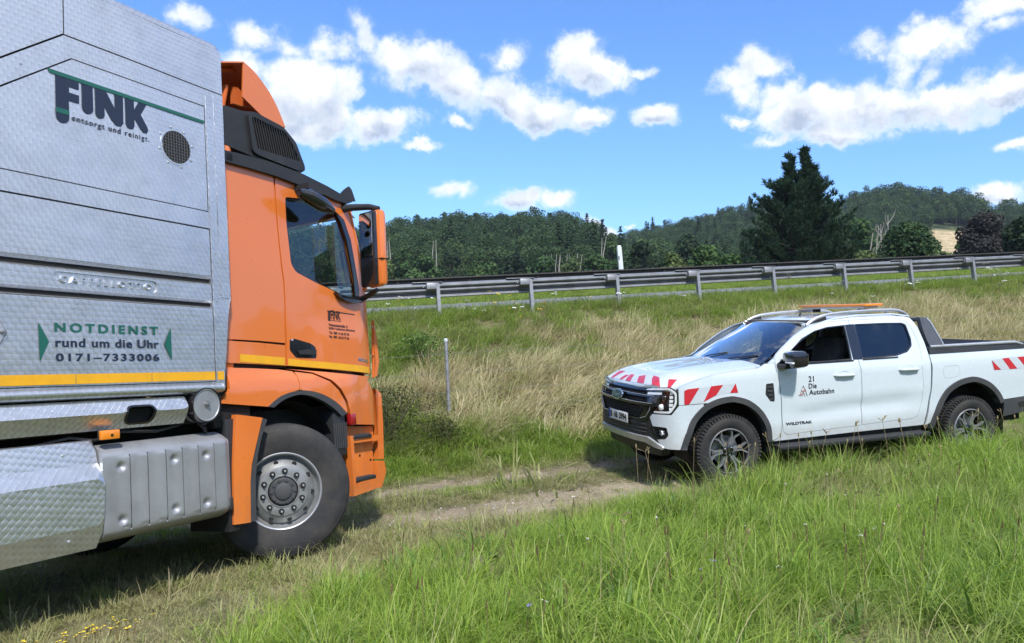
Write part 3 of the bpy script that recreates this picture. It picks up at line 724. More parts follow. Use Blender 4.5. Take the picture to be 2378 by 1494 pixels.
CABW = 1.17  # cab outlines: image pixels projected onto this plane, i.e. scaled about the camera
def cw(x, z):
    w = CABW - 0.9*max(x-1.14, 0)**1.6 - 0.010*smoothstep(2.2, 3.1, z)
    w += 0.012*smoothstep(1.95, 1.78, z)*smoothstep(0.35, 0.7, x)*smoothstep(1.22, 1.05, x)
    return w
def cabside(s, off=0.0): return lambda u, v: (u, s*(cw(u, v)+off), v)
def build_cab():
    O = M['orange']
    front_seam = [(0.121,3.124), (0.125,2.733), (0.132,2.569), (0.147,2.352), (0.160,2.251), (0.164,2.099), (0.157,1.845), (0.157,1.702), (0.145,1.526)]
    door_f = [(1.259,1.438), (1.268,1.845), (1.272,2.133), (1.266,2.179)]
    for s in (-1, 1):
        inw = (0, -s, 0); F = cabside(s)
        rear = [(-0.423,3.136), (-0.373,3.123), (-0.163,3.130), (0.102,3.127), (0.108,2.730), (0.129,2.350), (0.144,2.242), (0.147,2.061), (0.137,1.845), (0.133,1.712), (-0.155,1.725), (-0.443,1.732), (-0.496,1.733)]
        panel('cab_side_panel', rear, F, O, truck, thick=0.02, grid=0.07, inward=inw)
        lowp = [(-0.496,1.718), (-0.443,1.719), (-0.156,1.710), (0.132,1.694), (0.128,1.523), (-0.167,1.539), (-0.452,1.551), (-0.505,1.554)]
        panel('cab_side_panel', lowp, F, O, truck, thick=0.02, grid=0.07, inward=inw)
        win = rounded([(0.227,2.966), (0.414,2.987), (0.843,2.963), (0.975,2.896), (1.052,2.710), (1.130,2.243), (1.120,2.127), (0.983,2.126), (0.813,2.162), (0.769,2.198), (0.522,2.258), (0.300,2.324), (0.249,2.389), (0.223,2.749)], 0.03, 3)
        dout = [(0.121,3.124), (0.371,3.124), (0.640,3.094), (0.927,3.048), (1.021,2.995), (1.077,2.929), (1.161,2.587), (1.220,2.246), (1.266,2.179), (1.272,2.133), (1.268,1.845), (1.259,1.438), (0.855,1.470), (0.518,1.497), (0.145,1.525), (0.157,1.702), (0.157,1.845), (0.164,2.099), (0.160,2.251), (0.147,2.352), (0.132,2.569), (0.125,2.733)]
        d = panel('door', dout, F, O, truck, holes=[win], thick=0.03, grid=0.06, inward=inw, ang=35)
        ring_in = rounded([(0.242,2.954), (0.413,2.971), (0.830,2.945), (0.950,2.879), (1.020,2.701), (1.092,2.240), (1.085,2.157), (0.986,2.158), (0.827,2.190), (0.539,2.275), (0.316,2.340), (0.265,2.405), (0.240,2.752)], 0.03, 3)
        panel('window_seal', win, cabside(s, -0.006), M['gloss_black'], d, holes=[ring_in], thick=0.02, grid=0.3, step=0.05, inward=inw)
        panel('window_glass', win, cabside(s, -0.018), M['glass'], d, thick=0, grid=0.4, step=0.1, inward=inw)
        # black quarter trim in front of the pane
        trim = [(0.842,2.955), (0.975,2.888), (1.052,2.710), (1.130,2.243), (1.120,2.127), (1.069,2.115), (1.053,2.368), (0.995,2.689), (0.924,2.863)]
        panel('door_trim', trim, cabside(s, 0.004), M['gloss_black'], d, thick=0.01, grid=0.2, step=0.06, inward=inw)
        # handle recess
        hp = [(0.188,1.742), (0.245,1.750), (0.428,1.714), (0.484,1.685), (0.496,1.632), (0.488,1.587), (0.264,1.591), (0.242,1.598), (0.182,1.655)]
        hr = panel('door_handle', rounded(hp, 0.015), cabside(s, 0.003), M['gloss_black'], d, thick=0.003, grid=0.2, step=0.03, inward=inw)
        extrude_poly('handle_grip', rounded([(0.258,1.649), (0.382,1.661), (0.482,1.655), (0.463,1.610), (0.379,1.620), (0.276,1.616)], 0.008), cabside(s, 0.004), (0, s*0.016, 0), M['black'], d)
        lathe('key_lock', [(s*(CABW+0.003),0.011),(s*(CABW+0.009),0.010),(s*(CABW+0.010),0)], M['chrome'], d, 12, 'y', (0.215,0,1.735))
        # yellow band
        panel('reflective_strip', [(-0.349,1.618), (0.121,1.591), (0.116,1.528), (-0.352,1.558)], cabside(s, 0.0025), M['yellow'], truck, thick=0.001, grid=0.3, step=0.2, inward=inw)
        panel('reflective_strip', [(0.159,1.583), (0.632,1.549), (1.230,1.506), (1.231,1.444), (0.628,1.492), (0.155,1.526)], cabside(s, 0.0025), M['yellow'], d, thick=0.001, grid=0.3, step=0.1, inward=inw)
        # dark sheets behind the door and panel gaps
        gp = [(0.090,3.135), (0.134,3.134), (0.137,2.735), (0.166,2.354), (0.179,2.253), (0.172,1.846), (0.159,1.516), (0.111,1.520), (0.133,1.844), (0.135,2.249), (0.112,2.421), (0.093,2.728)]
        panel('door_gap', gp, cabside(s, -0.028), M['dark'], truck, thick=0, grid=0.3, step=0.1, inward=inw)
        panel('gap_backing', [(-0.495,1.746), (0.143,1.712), (0.141,1.680), (-0.497,1.704)], cabside(s, -0.028), M['dark'], truck, thick=0, grid=0.5, step=0.3, inward=inw)
        # black roof rail
        rr = [(-0.437,3.204), (-0.318,3.212), (0.009,3.223), (0.430,3.202), (0.736,3.157), (1.018,3.098), (1.078,3.072), (0.995,3.040), (0.850,3.046), (0.617,3.077), (0.401,3.092), (0.098,3.115), (-0.182,3.118), (-0.391,3.115), (-0.441,3.117)]
        extrude_poly('roof_rail', rr, lambda u, v, s=s: (u, s*1.14, v), (0, s*0.055, 0), M['black'], truck)
    # the column behind the door cavity (rear cab post)
    box('rear_corner', (-0.43,-1.10,2.2), (0.10,0.10,1.9), O, truck, bevel=0.03)
    box('rear_corner', (-0.43,1.10,2.2), (0.10,0.10,1.9), O, truck, bevel=0.03)
    box('cab_back_wall', (-0.44,0,2.35), (0.06,2.14,1.75), M['liner'], truck)
    box('cab_floor', (0.38,0,1.62), (1.6,2.2,0.12), M['dark'], truck)
    box('inner_sill', (0.38,-1.10,1.60), (1.58,0.08,0.18), M['dark'], truck)
    box('inner_sill', (0.38,1.10,1.60), (1.58,0.08,0.18), M['dark'], truck)
    # roof skin
    xs = np.linspace(-0.50, 1.16, 22)
    edge = [(-0.401,3.218), (-0.045,3.248), (0.475,3.248), (0.512,3.311), (0.712,3.297), (0.901,3.252), (1.033,3.159), (1.108,3.085)]
    def zr(x): return np.interp(x, [-0.5,0.40,0.55,0.70,0.86,0.98,1.05,1.17], [3.24,3.27,3.285,3.27,3.225,3.14,3.06,2.95])
    V = []; F = []; ys = [-1.15,-1.13,-1.07,-0.95,-0.7,-0.35,0,0.35,0.7,0.95,1.07,1.13,1.15]
    for x in xs:
        for y in ys:
            k = 1-(abs(y)/1.15)**7; lo = np.interp(x, [-0.5,0.37,0.99,1.17],[3.12,3.12,3.04,2.93]); V.append((x, y, lo + (zr(x)+0.01*(1-(y/1.15)**2)-lo)*(0 if abs(y) > 1.149 else k**0.6)))
    n = len(ys)
    for i in range(len(xs)-1):
        for j in range(n-1): a = i*n+j; F.append((a, a+n, a+n+1, a+1))
    new_obj('roof', V, F, O, truck, ang=60)
    box('roof_liner', (0.30,0,3.02), (1.45,2.1,0.05), M['liner'], truck)
    # front face: panel below, raked windscreen, pillars
    def fx(y, z):
        b = np.interp(z, [0.35,1.4,2.1,2.9,3.0], [1.44,1.42,1.40,1.22,1.17]); return b - 0.26*abs(y/1.16)**5
    panel('front_panel', [(-1.15,1.40),(1.15,1.40),(1.15,2.10),(-1.15,2.10)], lambda u, v: (fx(u, v), u, v), O, truck, thick=0.02, grid=0.12, inward=(-1,0,0))
    for k in range(4): box('grille_bar', (fx(0,1.5+0.13*k)+0.01, 0, 1.50+0.13*k), (0.03,1.5,0.05), M['black'], truck)
    panel('windscreen', rounded([(-1.06,2.13),(1.06,2.13),(1.00,2.93),(-1.00,2.93)], 0.06), lambda u, v: (fx(u, v)-0.005, u, v), M['windscreen'], truck, thick=0, grid=0.15, inward=(-1,0,0))
    for s in (-1, 1):
        panel('windscreen_pillar', [(s*1.16,2.10),(s*1.065,2.10),(s*1.005,2.96),(s*1.10,2.96)], lambda u, v: (fx(u, v), u, v), O, truck, thick=0.04, grid=0.1, inward=(-1,0,0))
        # orange strip on the corner seen beside the pane
        tube('pillar_trim', [([(1.070,2.992)][0][0], s*1.155, [(1.070,2.992)][0][1]), ([(1.167,2.589)][0][0], s*1.158, [(1.167,2.589)][0][1]), ([(1.238,2.236)][0][0], s*1.16, [(1.238,2.236)][0][1])], 0.018, O, truck)
    for s in (-1, 1): panel('door_card', [(0.10,1.55),(1.08,1.52),(1.04,2.12),(0.70,2.16),(0.22,2.30),(0.14,2.5),(0.12,3.0),(0.03,3.0),(0.05,2.0)], side_at(s*(CABW-0.045)), M['seat'], truck, thick=0.01, grid=0.3, inward=(0,-s,0))
    box('windscreen_header', (1.13,0,3.00), (0.08,2.1,0.06), O, truck, bevel=0.02)
    # interior
    box('dashboard', (1.12,0,1.96), (0.40,2.1,0.26), M['seat'], truck, bevel=0.05)
    for y in (-0.68, 0.68):
        st = box('seat', (0.15,y,1.98), (0.48,0.5,0.16), M['seat'], truck, bevel=0.04)
        box('seat_back', (-0.12,y,2.36), (0.14,0.48,0.70), M['seat'], st, Matrix.Rotation(-0.15,3,'Y'), bevel=0.05)
        box('headrest', (-0.19,y,2.80), (0.10,0.26,0.18), M['seat'], st, bevel=0.04)
    wh = lathe('steering_wheel', [(0.012*math.cos(t), 0.21+0.012*math.sin(t)) for t in np.linspace(0, 2*PI, 9)[:-1]], M['seat'], truck, 28, 'z', closed=True)
    wh.location = (0.74,0.68,2.26); wh.rotation_euler = (0, -0.9, 0)
    box('overhead_console', (0.55,0,2.955), (0.6,2.0,0.06), M['seat'], truck, bevel=0.03)
    tube('grab_handle', [(1.02,-1.10,2.62),(1.0,-1.08,2.60),(1.03,-1.08,2.45),(1.09,-1.09,2.30),(1.10,-1.11,2.28)], 0.014, M['black'], truck)
    for y in (0.3,): box('sun_visor', (1.02,y+0.3,2.84), (0.02,0.5,0.14), M['liner'], truck, Matrix.Rotation(0.5,3,'Y'))
    # exterior sun visor over the windscreen
    panel('visor', [(-1.08,0),(1.08,0),(1.08,0.15),(-1.08,0.15)], lambda u, v: (1.19+v*0.9-0.12*abs(u/1.08)**4, u, 3.11-v*0.55), M['tinted'], truck, thick=0.004, grid=0.15, inward=(-0.3,0,-1))
    vz = [(0.994,3.144), (1.067,3.209), (1.133,3.252), (1.169,3.225), (1.218,3.120), (1.051,3.097)]
    extrude_poly('visor_end', vz, lambda u, v: (u, -1.12, v), (0,0.02,0), M['black'], truck)
    extrude_poly('visor_end', vz, lambda u, v: (u, 1.10, v), (0,0.02,0), M['black'], truck)

def build_cab_top():
    O = M['orange']; K = M['black']
    # side air intake housing with vertical slats
    out = [(-0.403,3.587), (-0.203,3.595), (-0.069,3.627), (0.248,3.587), (0.394,3.487), (0.490,3.296), (0.492,3.257), (0.419,3.210), (0.134,3.207), (-0.092,3.234), (-0.223,3.249), (-0.407,3.266)]
    for s in (-1, 1):
        hz = extrude_poly('air_intake', rounded(out, 0.03, 3), lambda u, v, s=s: (u, s*1.16, v), (0,-s*0.34,0), K, truck, ang=40)
        gin = [(-0.130,3.570), (0.243,3.532), (0.316,3.458), (0.411,3.311), (-0.084,3.307)]
        gr = rounded(gin, 0.025, 3)
        big = rounded([(-0.169,3.584), (-0.057,3.599), (0.232,3.569), (0.358,3.461), (0.446,3.289), (0.428,3.253), (0.384,3.224), (-0.078,3.254), (-0.132,3.274)], 0.03, 3)
        panel('intake_bezel', big, lambda u, v, s=s: (u, s*1.185, v), K, hz, holes=[gr], thick=0.03, grid=0.2, step=0.05, inward=(0,-s,0))
        panel('intake_back', gr, lambda u, v, s=s: (u, s*1.162, v), M['dark'], hz, thick=0, grid=0.3, step=0.1, inward=(0,-s,0))
        G = np.array(gr)
        for x in np.linspace(G[:,0].min()+0.02, G[:,0].max()-0.012, 19):
            zz = np.linspace(G[:,1].min(), G[:,1].max(), 200)
            sl = 0.22
            xx = x + (zz.mean()-zz)*sl
            ok = inside(gr, xx, zz)
            if ok.sum() < 8: continue
            z0, z1 = zz[ok][0], zz[ok][-1]; xa, xb = x+(zz.mean()-z0)*sl, x+(zz.mean()-z1)*sl
            box('slat', ((xa+xb)/2, s*1.174, (z0+z1)/2), (0.006,0.020,math.hypot(z1-z0, xb-xa)), K, hz, Matrix.Rotation(math.atan2(xb-xa, z1-z0), 3, 'Y') @ Matrix.Rotation(0.5*s, 3, 'Z'), bevel=0)
    # snorkel elbow behind the intake
    tube('intake_pipe', [(-0.30,-0.95,3.45),(-0.42,-0.95,3.44),(-0.47,-0.93,3.2),(-0.47,-0.9,2.6)], 0.10, K, truck, 14)
    el = lathe('corner_fairing', [(0,0.075),(0.10,0.07),(0.16,0.045),(0.18,0.0)], O, truck, 20, 'z', (-0.37,-1.09,3.16)); 
    box('rail_end_cap', (-0.39,-1.165,3.16), (0.09,0.06,0.09), K, truck, bevel=0.015)
    # roof air deflector: thin curved shell, open at the back
    top = spline([(-0.065,4.091), (0.050,4.045), (0.157,3.968), (0.237,3.892), (0.311,3.792), (0.390,3.648)], 3)
    low = [(-0.092,3.778), (0.098,3.681), (0.271,3.630), (0.390,3.648)]
    W = 1.05
    cheek = top + [low[2], low[1], low[0]]
    rt = bpy.data.objects
    sp = extrude_poly('roof_deflector', cheek, lambda u, v: (u, -W, v), (0,0.012,0), O, truck, ang=25)
    extrude_poly('deflector_cheek', cheek, lambda u, v: (u, W, v), (0,-0.012,0), O, sp, ang=25)
    path = top; prof = []
    V = []; F = []; ys = [-W, -W+0.03, -0.8, -0.4, 0, 0.4, 0.8, W-0.03, W]
    for (x, z) in path:
        for y in ys: V.append((x + 0.02*(1-(y/W)**4), y, z + 0.015*(1-(y/W)**2)))
    n = len(ys)
    for i in range(len(path)-1):
        for j in range(n-1): a = i*n+j; F.append((a, a+1, a+n+1, a+n))
    V2 = [(x-0.012, y, z-0.012) for x, y, z in V]; m = len(V); F2 = F + [tuple(m+q for q in f[::-1]) for f in F]
    new_obj('deflector_skin', V+V2, F2, M['orange'], sp, ang=60)
    # top flange reaching back over the gap, inner braces
    tl = [(-0.305,3.965), (-0.065,4.091)]
    bk = [(tl[0][0]-0.15, tl[0][1]-0.012), (tl[1][0], tl[1][1])]
    new_obj('deflector_flange', [(bk[0][0],-W,bk[0][1]),(bk[1][0],-W,bk[1][1]),(bk[1][0],W,bk[1][1]),(bk[0][0],W,bk[0][1]),(bk[0][0],-W,bk[0][1]-0.012),(bk[1][0],-W,bk[1][1]-0.012),(bk[1][0],W,bk[1][1]-0.012),(bk[0][0],W,bk[0][1]-0.012)],
            [(0,1,2,3),(7,6,5,4),(0,4,5,1),(3,2,6,7),(0,3,7,4)], O, sp, smooth=False)
    cr = [(-0.095,3.890), (-0.044,3.899), (-0.008,3.877), (0.139,3.778), (-0.016,3.747), (-0.103,3.742)]
    extrude_poly('deflector_brace', cr, lambda u, v: (u, -0.95, v), (0,0.03,0), M['orange_in'], sp)
    c1, c2 = [(-0.128,3.999), (0.111,4.120)]
    tube('deflector_brace', [(c1[0]-0.1,-0.9,c1[1]),(c2[0],-0.9,c2[1])], 0.022, M['orange_in'], sp, 6)
    tube('deflector_brace', [(c2[0]-0.08,-0.9,c2[1]),(c2[0]-0.08,0.9,c2[1])], 0.02, M['orange_in'], sp, 6)
    box('deflector_inner', (-0.22,0,3.62), (0.03,1.9,0.55), M['orange_in'], sp, Matrix.Rotation(0.25,3,'Y'))
    box('roof_tray', (-0.1,0,3.33), (0.7,2.0,0.10), K, truck)

def build_mirrors():
    O = M['orange']; G = M['gloss_black']
    for s in (-1, 1):
        h = box('main_mirror', (1.050, s*1.455, 2.580), (0.105,0.225,0.725), O, truck, Matrix.Rotation(s*0.10,3,'Z') @ Matrix.Rotation(0.03,3,'Y'), bevel=0.05)
        f = box('mirror_bezel', (0.995, s*1.420, 2.575), (0.06,0.205,0.705), G, h, Matrix.Rotation(s*0.10,3,'Z') @ Matrix.Rotation(0.03,3,'Y'), bevel=0.03)
        box('mirror_glass', (0.9625, s*1.418, 2.70), (0.006,0.155,0.40), M['chrome_mirror'], h, Matrix.Rotation(s*0.10,3,'Z') @ Matrix.Rotation(0.03,3,'Y'), bevel=0.002)
        box('wide_angle_glass', (0.968, s*1.418, 2.345), (0.006,0.150,0.19), M['chrome_mirror'], h, Matrix.Rotation(s*0.10,3,'Z') @ Matrix.Rotation(0.06,3,'Y'), bevel=0.002)
        box('housing_seam', (1.051, s*1.458, 2.47), (0.108,0.228,0.006), M['dark'], h, Matrix.Rotation(s*0.10,3,'Z'), bevel=0)
        tube('mirror_arm', [(0.98, s*1.14, 3.00),(1.02, s*1.25, 3.00),(1.06, s*1.40, 2.985),(1.07, s*1.50, 2.95)], [0.040,0.034,0.030,0.026], M['black'], h, 10)
        tube('mirror_arm', [(1.16, s*1.13, 2.14),(1.13, s*1.25, 2.16),(1.08, s*1.42, 2.20)], [0.035,0.025,0.022], M['black'], h, 10)
        b = [(0.790,2.165), (0.889,2.153), (1.088,2.118), (1.176,2.170), (1.191,2.200), (1.095,2.123), (0.960,2.130)]
        pod = [(0.751,2.186), (0.831,2.160), (0.961,2.146), (1.084,2.143), (1.176,2.178), (1.133,2.125), (1.018,2.093), (0.886,2.109), (0.799,2.138)]
        extrude_poly('mirror_foot', rounded(pod, 0.02), lambda u, v, s=s: (u, s*1.165, v), (0, s*0.05, 0), M['gloss_black'], h, ang=50)
    # kerb mirror hanging over the side window
    pts = [(0.181,2.981), (0.293,2.970), (0.449,2.928), (0.596,2.893)]
    k = tube('kerb_mirror', [(p[0], -1.36, p[1]-0.02) for p in pts], [0.03,0.065,0.068,0.03], M['gloss_black'], truck, 14)
    bx = [(0.347,3.088), (0.468,3.071), (0.558,3.035), (0.518,3.011), (0.394,3.010), (0.344,3.038)]
    extrude_poly('mirror_bracket', bx, lambda u, v: (u, -1.16, v), (0,-0.16,0), M['black'], k)
    # grab rail and lamp edge on the front corner
    r = [(1.325,1.954), (1.361,1.762), (1.367,1.553), (1.327,1.416), (1.287,1.405), (1.314,1.553), (1.314,1.761)]
    fr = extrude_poly('corner_blade', r, lambda u, v: (u, -1.17, v), (0,0.03,0), O, truck)
    for q in [(1.325,1.889), (1.325,1.751), (1.319,1.613)]: box('blade_link', (q[0]+0.01, -1.15, q[1]), (0.05,0.014,0.018), M['chrome'], fr)
    panel('corner_lamp', [(1.317,1.536), (1.357,1.535), (1.359,1.423), (1.313,1.424)], side_at(-1.15), M['amber'], fr, thick=0.02, grid=0.3)

def build_cab_lower():
    O = M['orange']
    archo = spline([(-0.132,1.200), (0.012,1.278), (0.223,1.313), (0.442,1.285), (0.646,1.202), (0.794,1.088)], 4)
    archi = spline([(-0.082,1.190), (0.053,1.252), (0.240,1.279), (0.438,1.234), (0.616,1.146), (0.720,1.068)], 4)
    def fy(s, off=0.0):
        def g(u, v):
            b = 0.045*smoothstep(1.50, 1.36, v)*smoothstep(1.15, 0.85, u)
            w = 1.172 + b - 0.9*max(u-1.16, 0)**1.6
            return (u, s*(w+off), v)
        return g
    for s in (-1, 1):
        inw = (0,-s,0)
        # wheel-arch fender in two pieces
        f1 = [(-0.595,1.250), (-0.562,1.287), (-0.499,1.354), (-0.490,1.515), (-0.207,1.506), (0.045,1.494), (0.194,1.476), (0.226,1.429), (0.223,1.320)] 
        a1 = [p for p in archo if p[0] <= f1[-1][0]-0.004]
        panel('fender', f1 + a1[::-1], fy(s), O, truck, thick=0.03, grid=0.07, inward=inw)
        f2 = [(0.231,1.320), (0.233,1.429), (0.214,1.472), (0.418,1.451), (0.601,1.380), (0.708,1.301), (0.785,1.198), (0.812,1.101)]
        a2 = [p for p in archo if p[0] > f2[0][0]+0.004]
        panel('fender', f2 + a2[::-1], fy(s), O, truck, thick=0.03, grid=0.07, inward=inw)
        # body below the door
        c = [(0.143,1.498), (0.603,1.465), (1.235,1.410), (1.174,1.387), (1.227,1.324), (1.322,1.259), (1.293,0.954), (0.897,0.984), (0.853,1.095), (0.826,1.197), (0.749,1.309), (0.636,1.392), (0.440,1.463)]
        panel('corner_panel', c, fy(s, -0.004), O, truck, thick=0.03, grid=0.07, inward=inw)
        panel('arch_lip', archo + archi[::-1], fy(s, 0.012), M['cladding'], truck, thick=0.05, grid=0.3, step=0.05, inward=inw)
        # rear mudguard piece
        mo = [(-0.472,1.159), (-0.221,1.118), (-0.309,0.885), (-0.349,0.773), (-0.369,0.647), (-0.382,0.352), (-0.524,0.360), (-0.508,0.792)]
        mg = panel('mudguard', mo, lambda u, v, s=s: (u, s*(1.225+0.02*smoothstep(-0.54,-0.44,u)-0.0), v), O, truck, thick=0.05, grid=0.07, inward=inw)
        ml = [(-0.221,1.118), (-0.165,1.099), (-0.235,0.956), (-0.275,0.839), (-0.308,0.677), (-0.314,0.510), (-0.316,0.353), (-0.382,0.352), (-0.369,0.647), (-0.349,0.773), (-0.309,0.885)]
        panel('mudguard_lip', ml, lambda u, v, s=s: (u, s*1.235, v), M['cladding'], mg, thick=0.09, grid=0.3, step=0.05, inward=inw)
        box('mudguard_latch', (-0.555, s*1.235, 0.52), (0.03,0.03,0.09), M['rust'], mg)
        # bumper corner
        bc = [(1.364,1.255), (1.328,1.294), (1.411,1.245), (1.414,0.970), (1.394,0.618), (1.304,0.628)]
        extrude_poly('bumper_corner', bc, lambda u, v, s=s: (u, s*1.14, v), (0,-s*0.25,0), O, truck, ang=50)
        bf = [(1.302,0.612), (1.395,0.602), (1.418,0.496), (1.337,0.361), (1.278,0.358)]
        extrude_poly('bumper_foot', rounded(bf, 0.012), lambda u, v, s=s: (u, s*1.14, v), (0,-s*0.25,0), O, truck, ang=50)
        # entry steps: sunk well with two treads
        w = [(0.861,0.975), (1.292,0.942), (1.237,0.371), (0.869,0.346), (0.865,0.886)]
        panel('step_well', w, lambda u, v, s=s: (u, s*(1.06+0.05*smoothstep(0.85,0.9,u)), v), O, truck, thick=0, grid=0.2, inward=inw)
        extrude_poly('step_post', [(0.865,0.886), (0.906,0.882), (0.907,0.344), (0.869,0.346)], lambda u, v, s=s: (u, s*1.19, v), (0,-s*0.10,0), O, truck)
        extrude_poly('step_face', [(0.905,0.867), (1.280,0.857), (1.276,0.809), (0.918,0.812)], lambda u, v, s=s: (u, s*1.175, v), (0,-s*0.04,0), O, truck)
        extrude_poly('step_skirt', [(0.929,0.455), (1.247,0.478), (1.243,0.371), (0.907,0.347)], lambda u, v, s=s: (u, s*1.185, v), (0,-s*0.03,0), O, truck)
        for zt, a, b in (([(1.082,0.863)][0][1], 0.885, 1.17), ([(1.047,0.478)][0][1], 0.895, 1.20)):
            t = box('step_tread', ((a+b)/2, s*1.125, zt), (b-a, 0.13, 0.03), M['black'], truck, bevel=0.006)
            for k in range(5): box('tread_rib', ((a+b)/2, s*(1.075+k*0.025), zt+0.018), (b-a-0.02,0.006,0.008), M['cladding'], t, bevel=0)
        for q in [(1.072,0.688), (1.224,0.631), (1.272,0.718)]: lathe('well_hole', [(s*1.112,0.012),(s*1.114,0.012),(s*1.114,0)], M['dark'], truck, 12, 'y', (q[0],0,q[1]))
        rl = [(0.900,1.022)][0]
        rr_ = box('side_marker', (rl[0]-0.01, s*1.19, rl[1]+0.01), (0.085,0.06,0.11), M['redlens'], truck, bevel=0.02)
        # wheel house
        box('wheel_house_front', (0.72, s*0.95, 0.92), (0.16,0.5,0.40), M['black'], truck, bevel=0.02)
        for k in range(7): box('flap_rib', (0.64+k*0.026, s*1.203, 0.90), (0.010,0.01,0.22), M['cladding'], truck, bevel=0)
        prof = [(0.62*math.cos(t)+0.10, 0.62*math.sin(t)+0.62) for t in np.linspace(-0.25, PI+0.35, 26)]
        V = [(x, s*y, z) for x, z in prof for y in (0.62, 1.17)]
        new_obj('wheel_arch_liner', V, [(2*i, 2*i+1, 2*i+3, 2*i+2) for i in range(len(prof)-1)], M['dark'], truck)
        box('wheel_house_wall', (0.10, s*0.62, 0.95), (1.3,0.02,0.8), M['dark'], truck)
    box('gap_filler', (-0.45,-1.0,1.22), (0.35,0.35,0.30), M['dark'], truck)
    box('rear_guard_plate', (-0.50,-1.0,0.72), (0.10,0.42,0.82), M['black'], truck)
    box('front_bumper', (1.32,0,0.62), (0.16,2.1,0.50), O, truck, bevel=0.05)
    box('radiator_block', (1.15,0,1.1), (0.3,2.0,0.6), M['dark'], truck)
    box('axle', (0,0,0.52), (0.14,1.8,0.14), M['dark'], truck)
    for s, n in ((-1,0),):
        pass
    # writing on the door
    f0 = cabside(-1, 0.003)
    def place(p, q):   # along the line p->q on the door
        dx, dz = q[0]-p[0], q[1]-p[1]; L = math.hypot(dx, dz); ux, uz = dx/L, dz/L
        return (lambda a, b: f0(p[0]+ux*a-uz*b, p[1]+uz*a+ux*b)), L
    st = [(0.655,2.014), (1.037,1.999), (1.037,1.992), (0.679,2.005)]
    panel('printed_line', st, f0, M['black_foil'], truck, thick=0, grid=1, step=0.2)
    p, q = [(0.705,1.937), (0.841,1.932)]; fn, L = place(p, q); lettering('lettering', 'FINK', fn, L, 0.083, M['black_foil'], truck, 0.03, 0.95)
    p, q = [(0.667,1.914), (0.674,2.004)]; panel('letter_stem', [(0.674,2.006), (0.702,2.004), (0.696,1.921), (0.667,1.923)], cabside(-1,0.0045), M['black_foil'], truck, thick=0, grid=1, step=1)
    for txt, a, b, h in (('entsorgt und reinigt.', (767,746), (791,748.5), 0.013), ('Wettersteinstra\u00dfe 16', (762,757.5), (806,762.5), 0.026), ('82024 Taufkirchen (M\u00fcnchen)', (762,766.5), (822,772.5), 0.026), ('\u260e  089 / 6 66 37 30', (762,775.5), (808,780.5), 0.024), ('Fax  089 / 66 63 73 66', (762,785), (808,789.5), 0.024)):
        pq = to_door(a, b); fn, L = place(*pq); lettering('lettering', txt.replace('\u260e', 'Tel'), fn, L, h, M['black_foil'], truck, 0.035, 1.05)
    bd = [(1.039,1.564), (1.214,1.541)]; fn, L = place(*bd)
    lettering('model_badge', '2545', fn, L, 0.030, M['chrome'], truck, 0.06, 1.1)
    bl = [(1.044,1.586), (1.210,1.567), (1.209,1.559), (1.043,1.578)]; panel('badge_bar', bl, cabside(-1, 0.004), M['chrome'], truck, thick=0.003, grid=1, step=1)

M['chrome_mirror'] = material('mirror_glass', (0.8,0.82,0.84), 0.02, 1.0)
DOORPTS = {(767, 746): (0.701, 1.92), (791, 748.5): (0.84, 1.916), (762, 757.5): (0.669, 1.874), (806, 762.5): (0.924, 1.864), (762, 766.5): (0.666, 1.839), (822, 772.5): (1.019, 1.827), (762, 775.5): (0.664, 1.804), (808, 780.5): (0.93, 1.792), (762, 785): (0.661, 1.768), (808, 789.5): (0.927, 1.756)}
def to_door(a, b): return DOORPTS[a], DOORPTS[b]
build_box(); build_box_graphics(); build_lower(); build_cab(); build_cab_top(); build_mirrors(); build_cab_lower()
truck_wheel(0.0, -1.20, R_(-40))

# ------------------------------------------------------------------ PICKUP (local frame: x forward, y towards the camera side, z up)
PICK_M = frame(Vector((-0.96122509,-0.27562686,0.00872654)), Vector((0.27291592,-0.95535486,-0.1131989)), Vector((0.0395376,-0.10642802,0.99353402)), (1.96494831,9.23738373,0.06492634))
pick = empty('pickup', PICK_M, 'white pickup with red and white warning stripes and black wheel arches on the track', 'pickup truck')
_fc = [(0.86,0),(0.852,0.3),(0.82,0.55),(0.76,0.74),(0.68,0.86),(0.60,0.925),(0.52,0.945)]
_fc = spline(_fc, 6)
_fl = [0.0]
for _i in range(1, len(_fc)): _fl.append(_fl[-1]+math.hypot(_fc[_i][0]-_fc[_i-1][0], _fc[_i][1]-_fc[_i-1][1]))
UC = _fl[-1]
def Yz(z): return float(np.interp(z, [0.40,0.47,0.62,0.75,0.95,1.12,1.27,1.32,1.70,1.76,1.80],[0.90,0.915,0.930,0.925,0.932,0.930,0.905,0.885,0.770,0.715,0.66]))
def UX(x): return UC + (0.52-x)
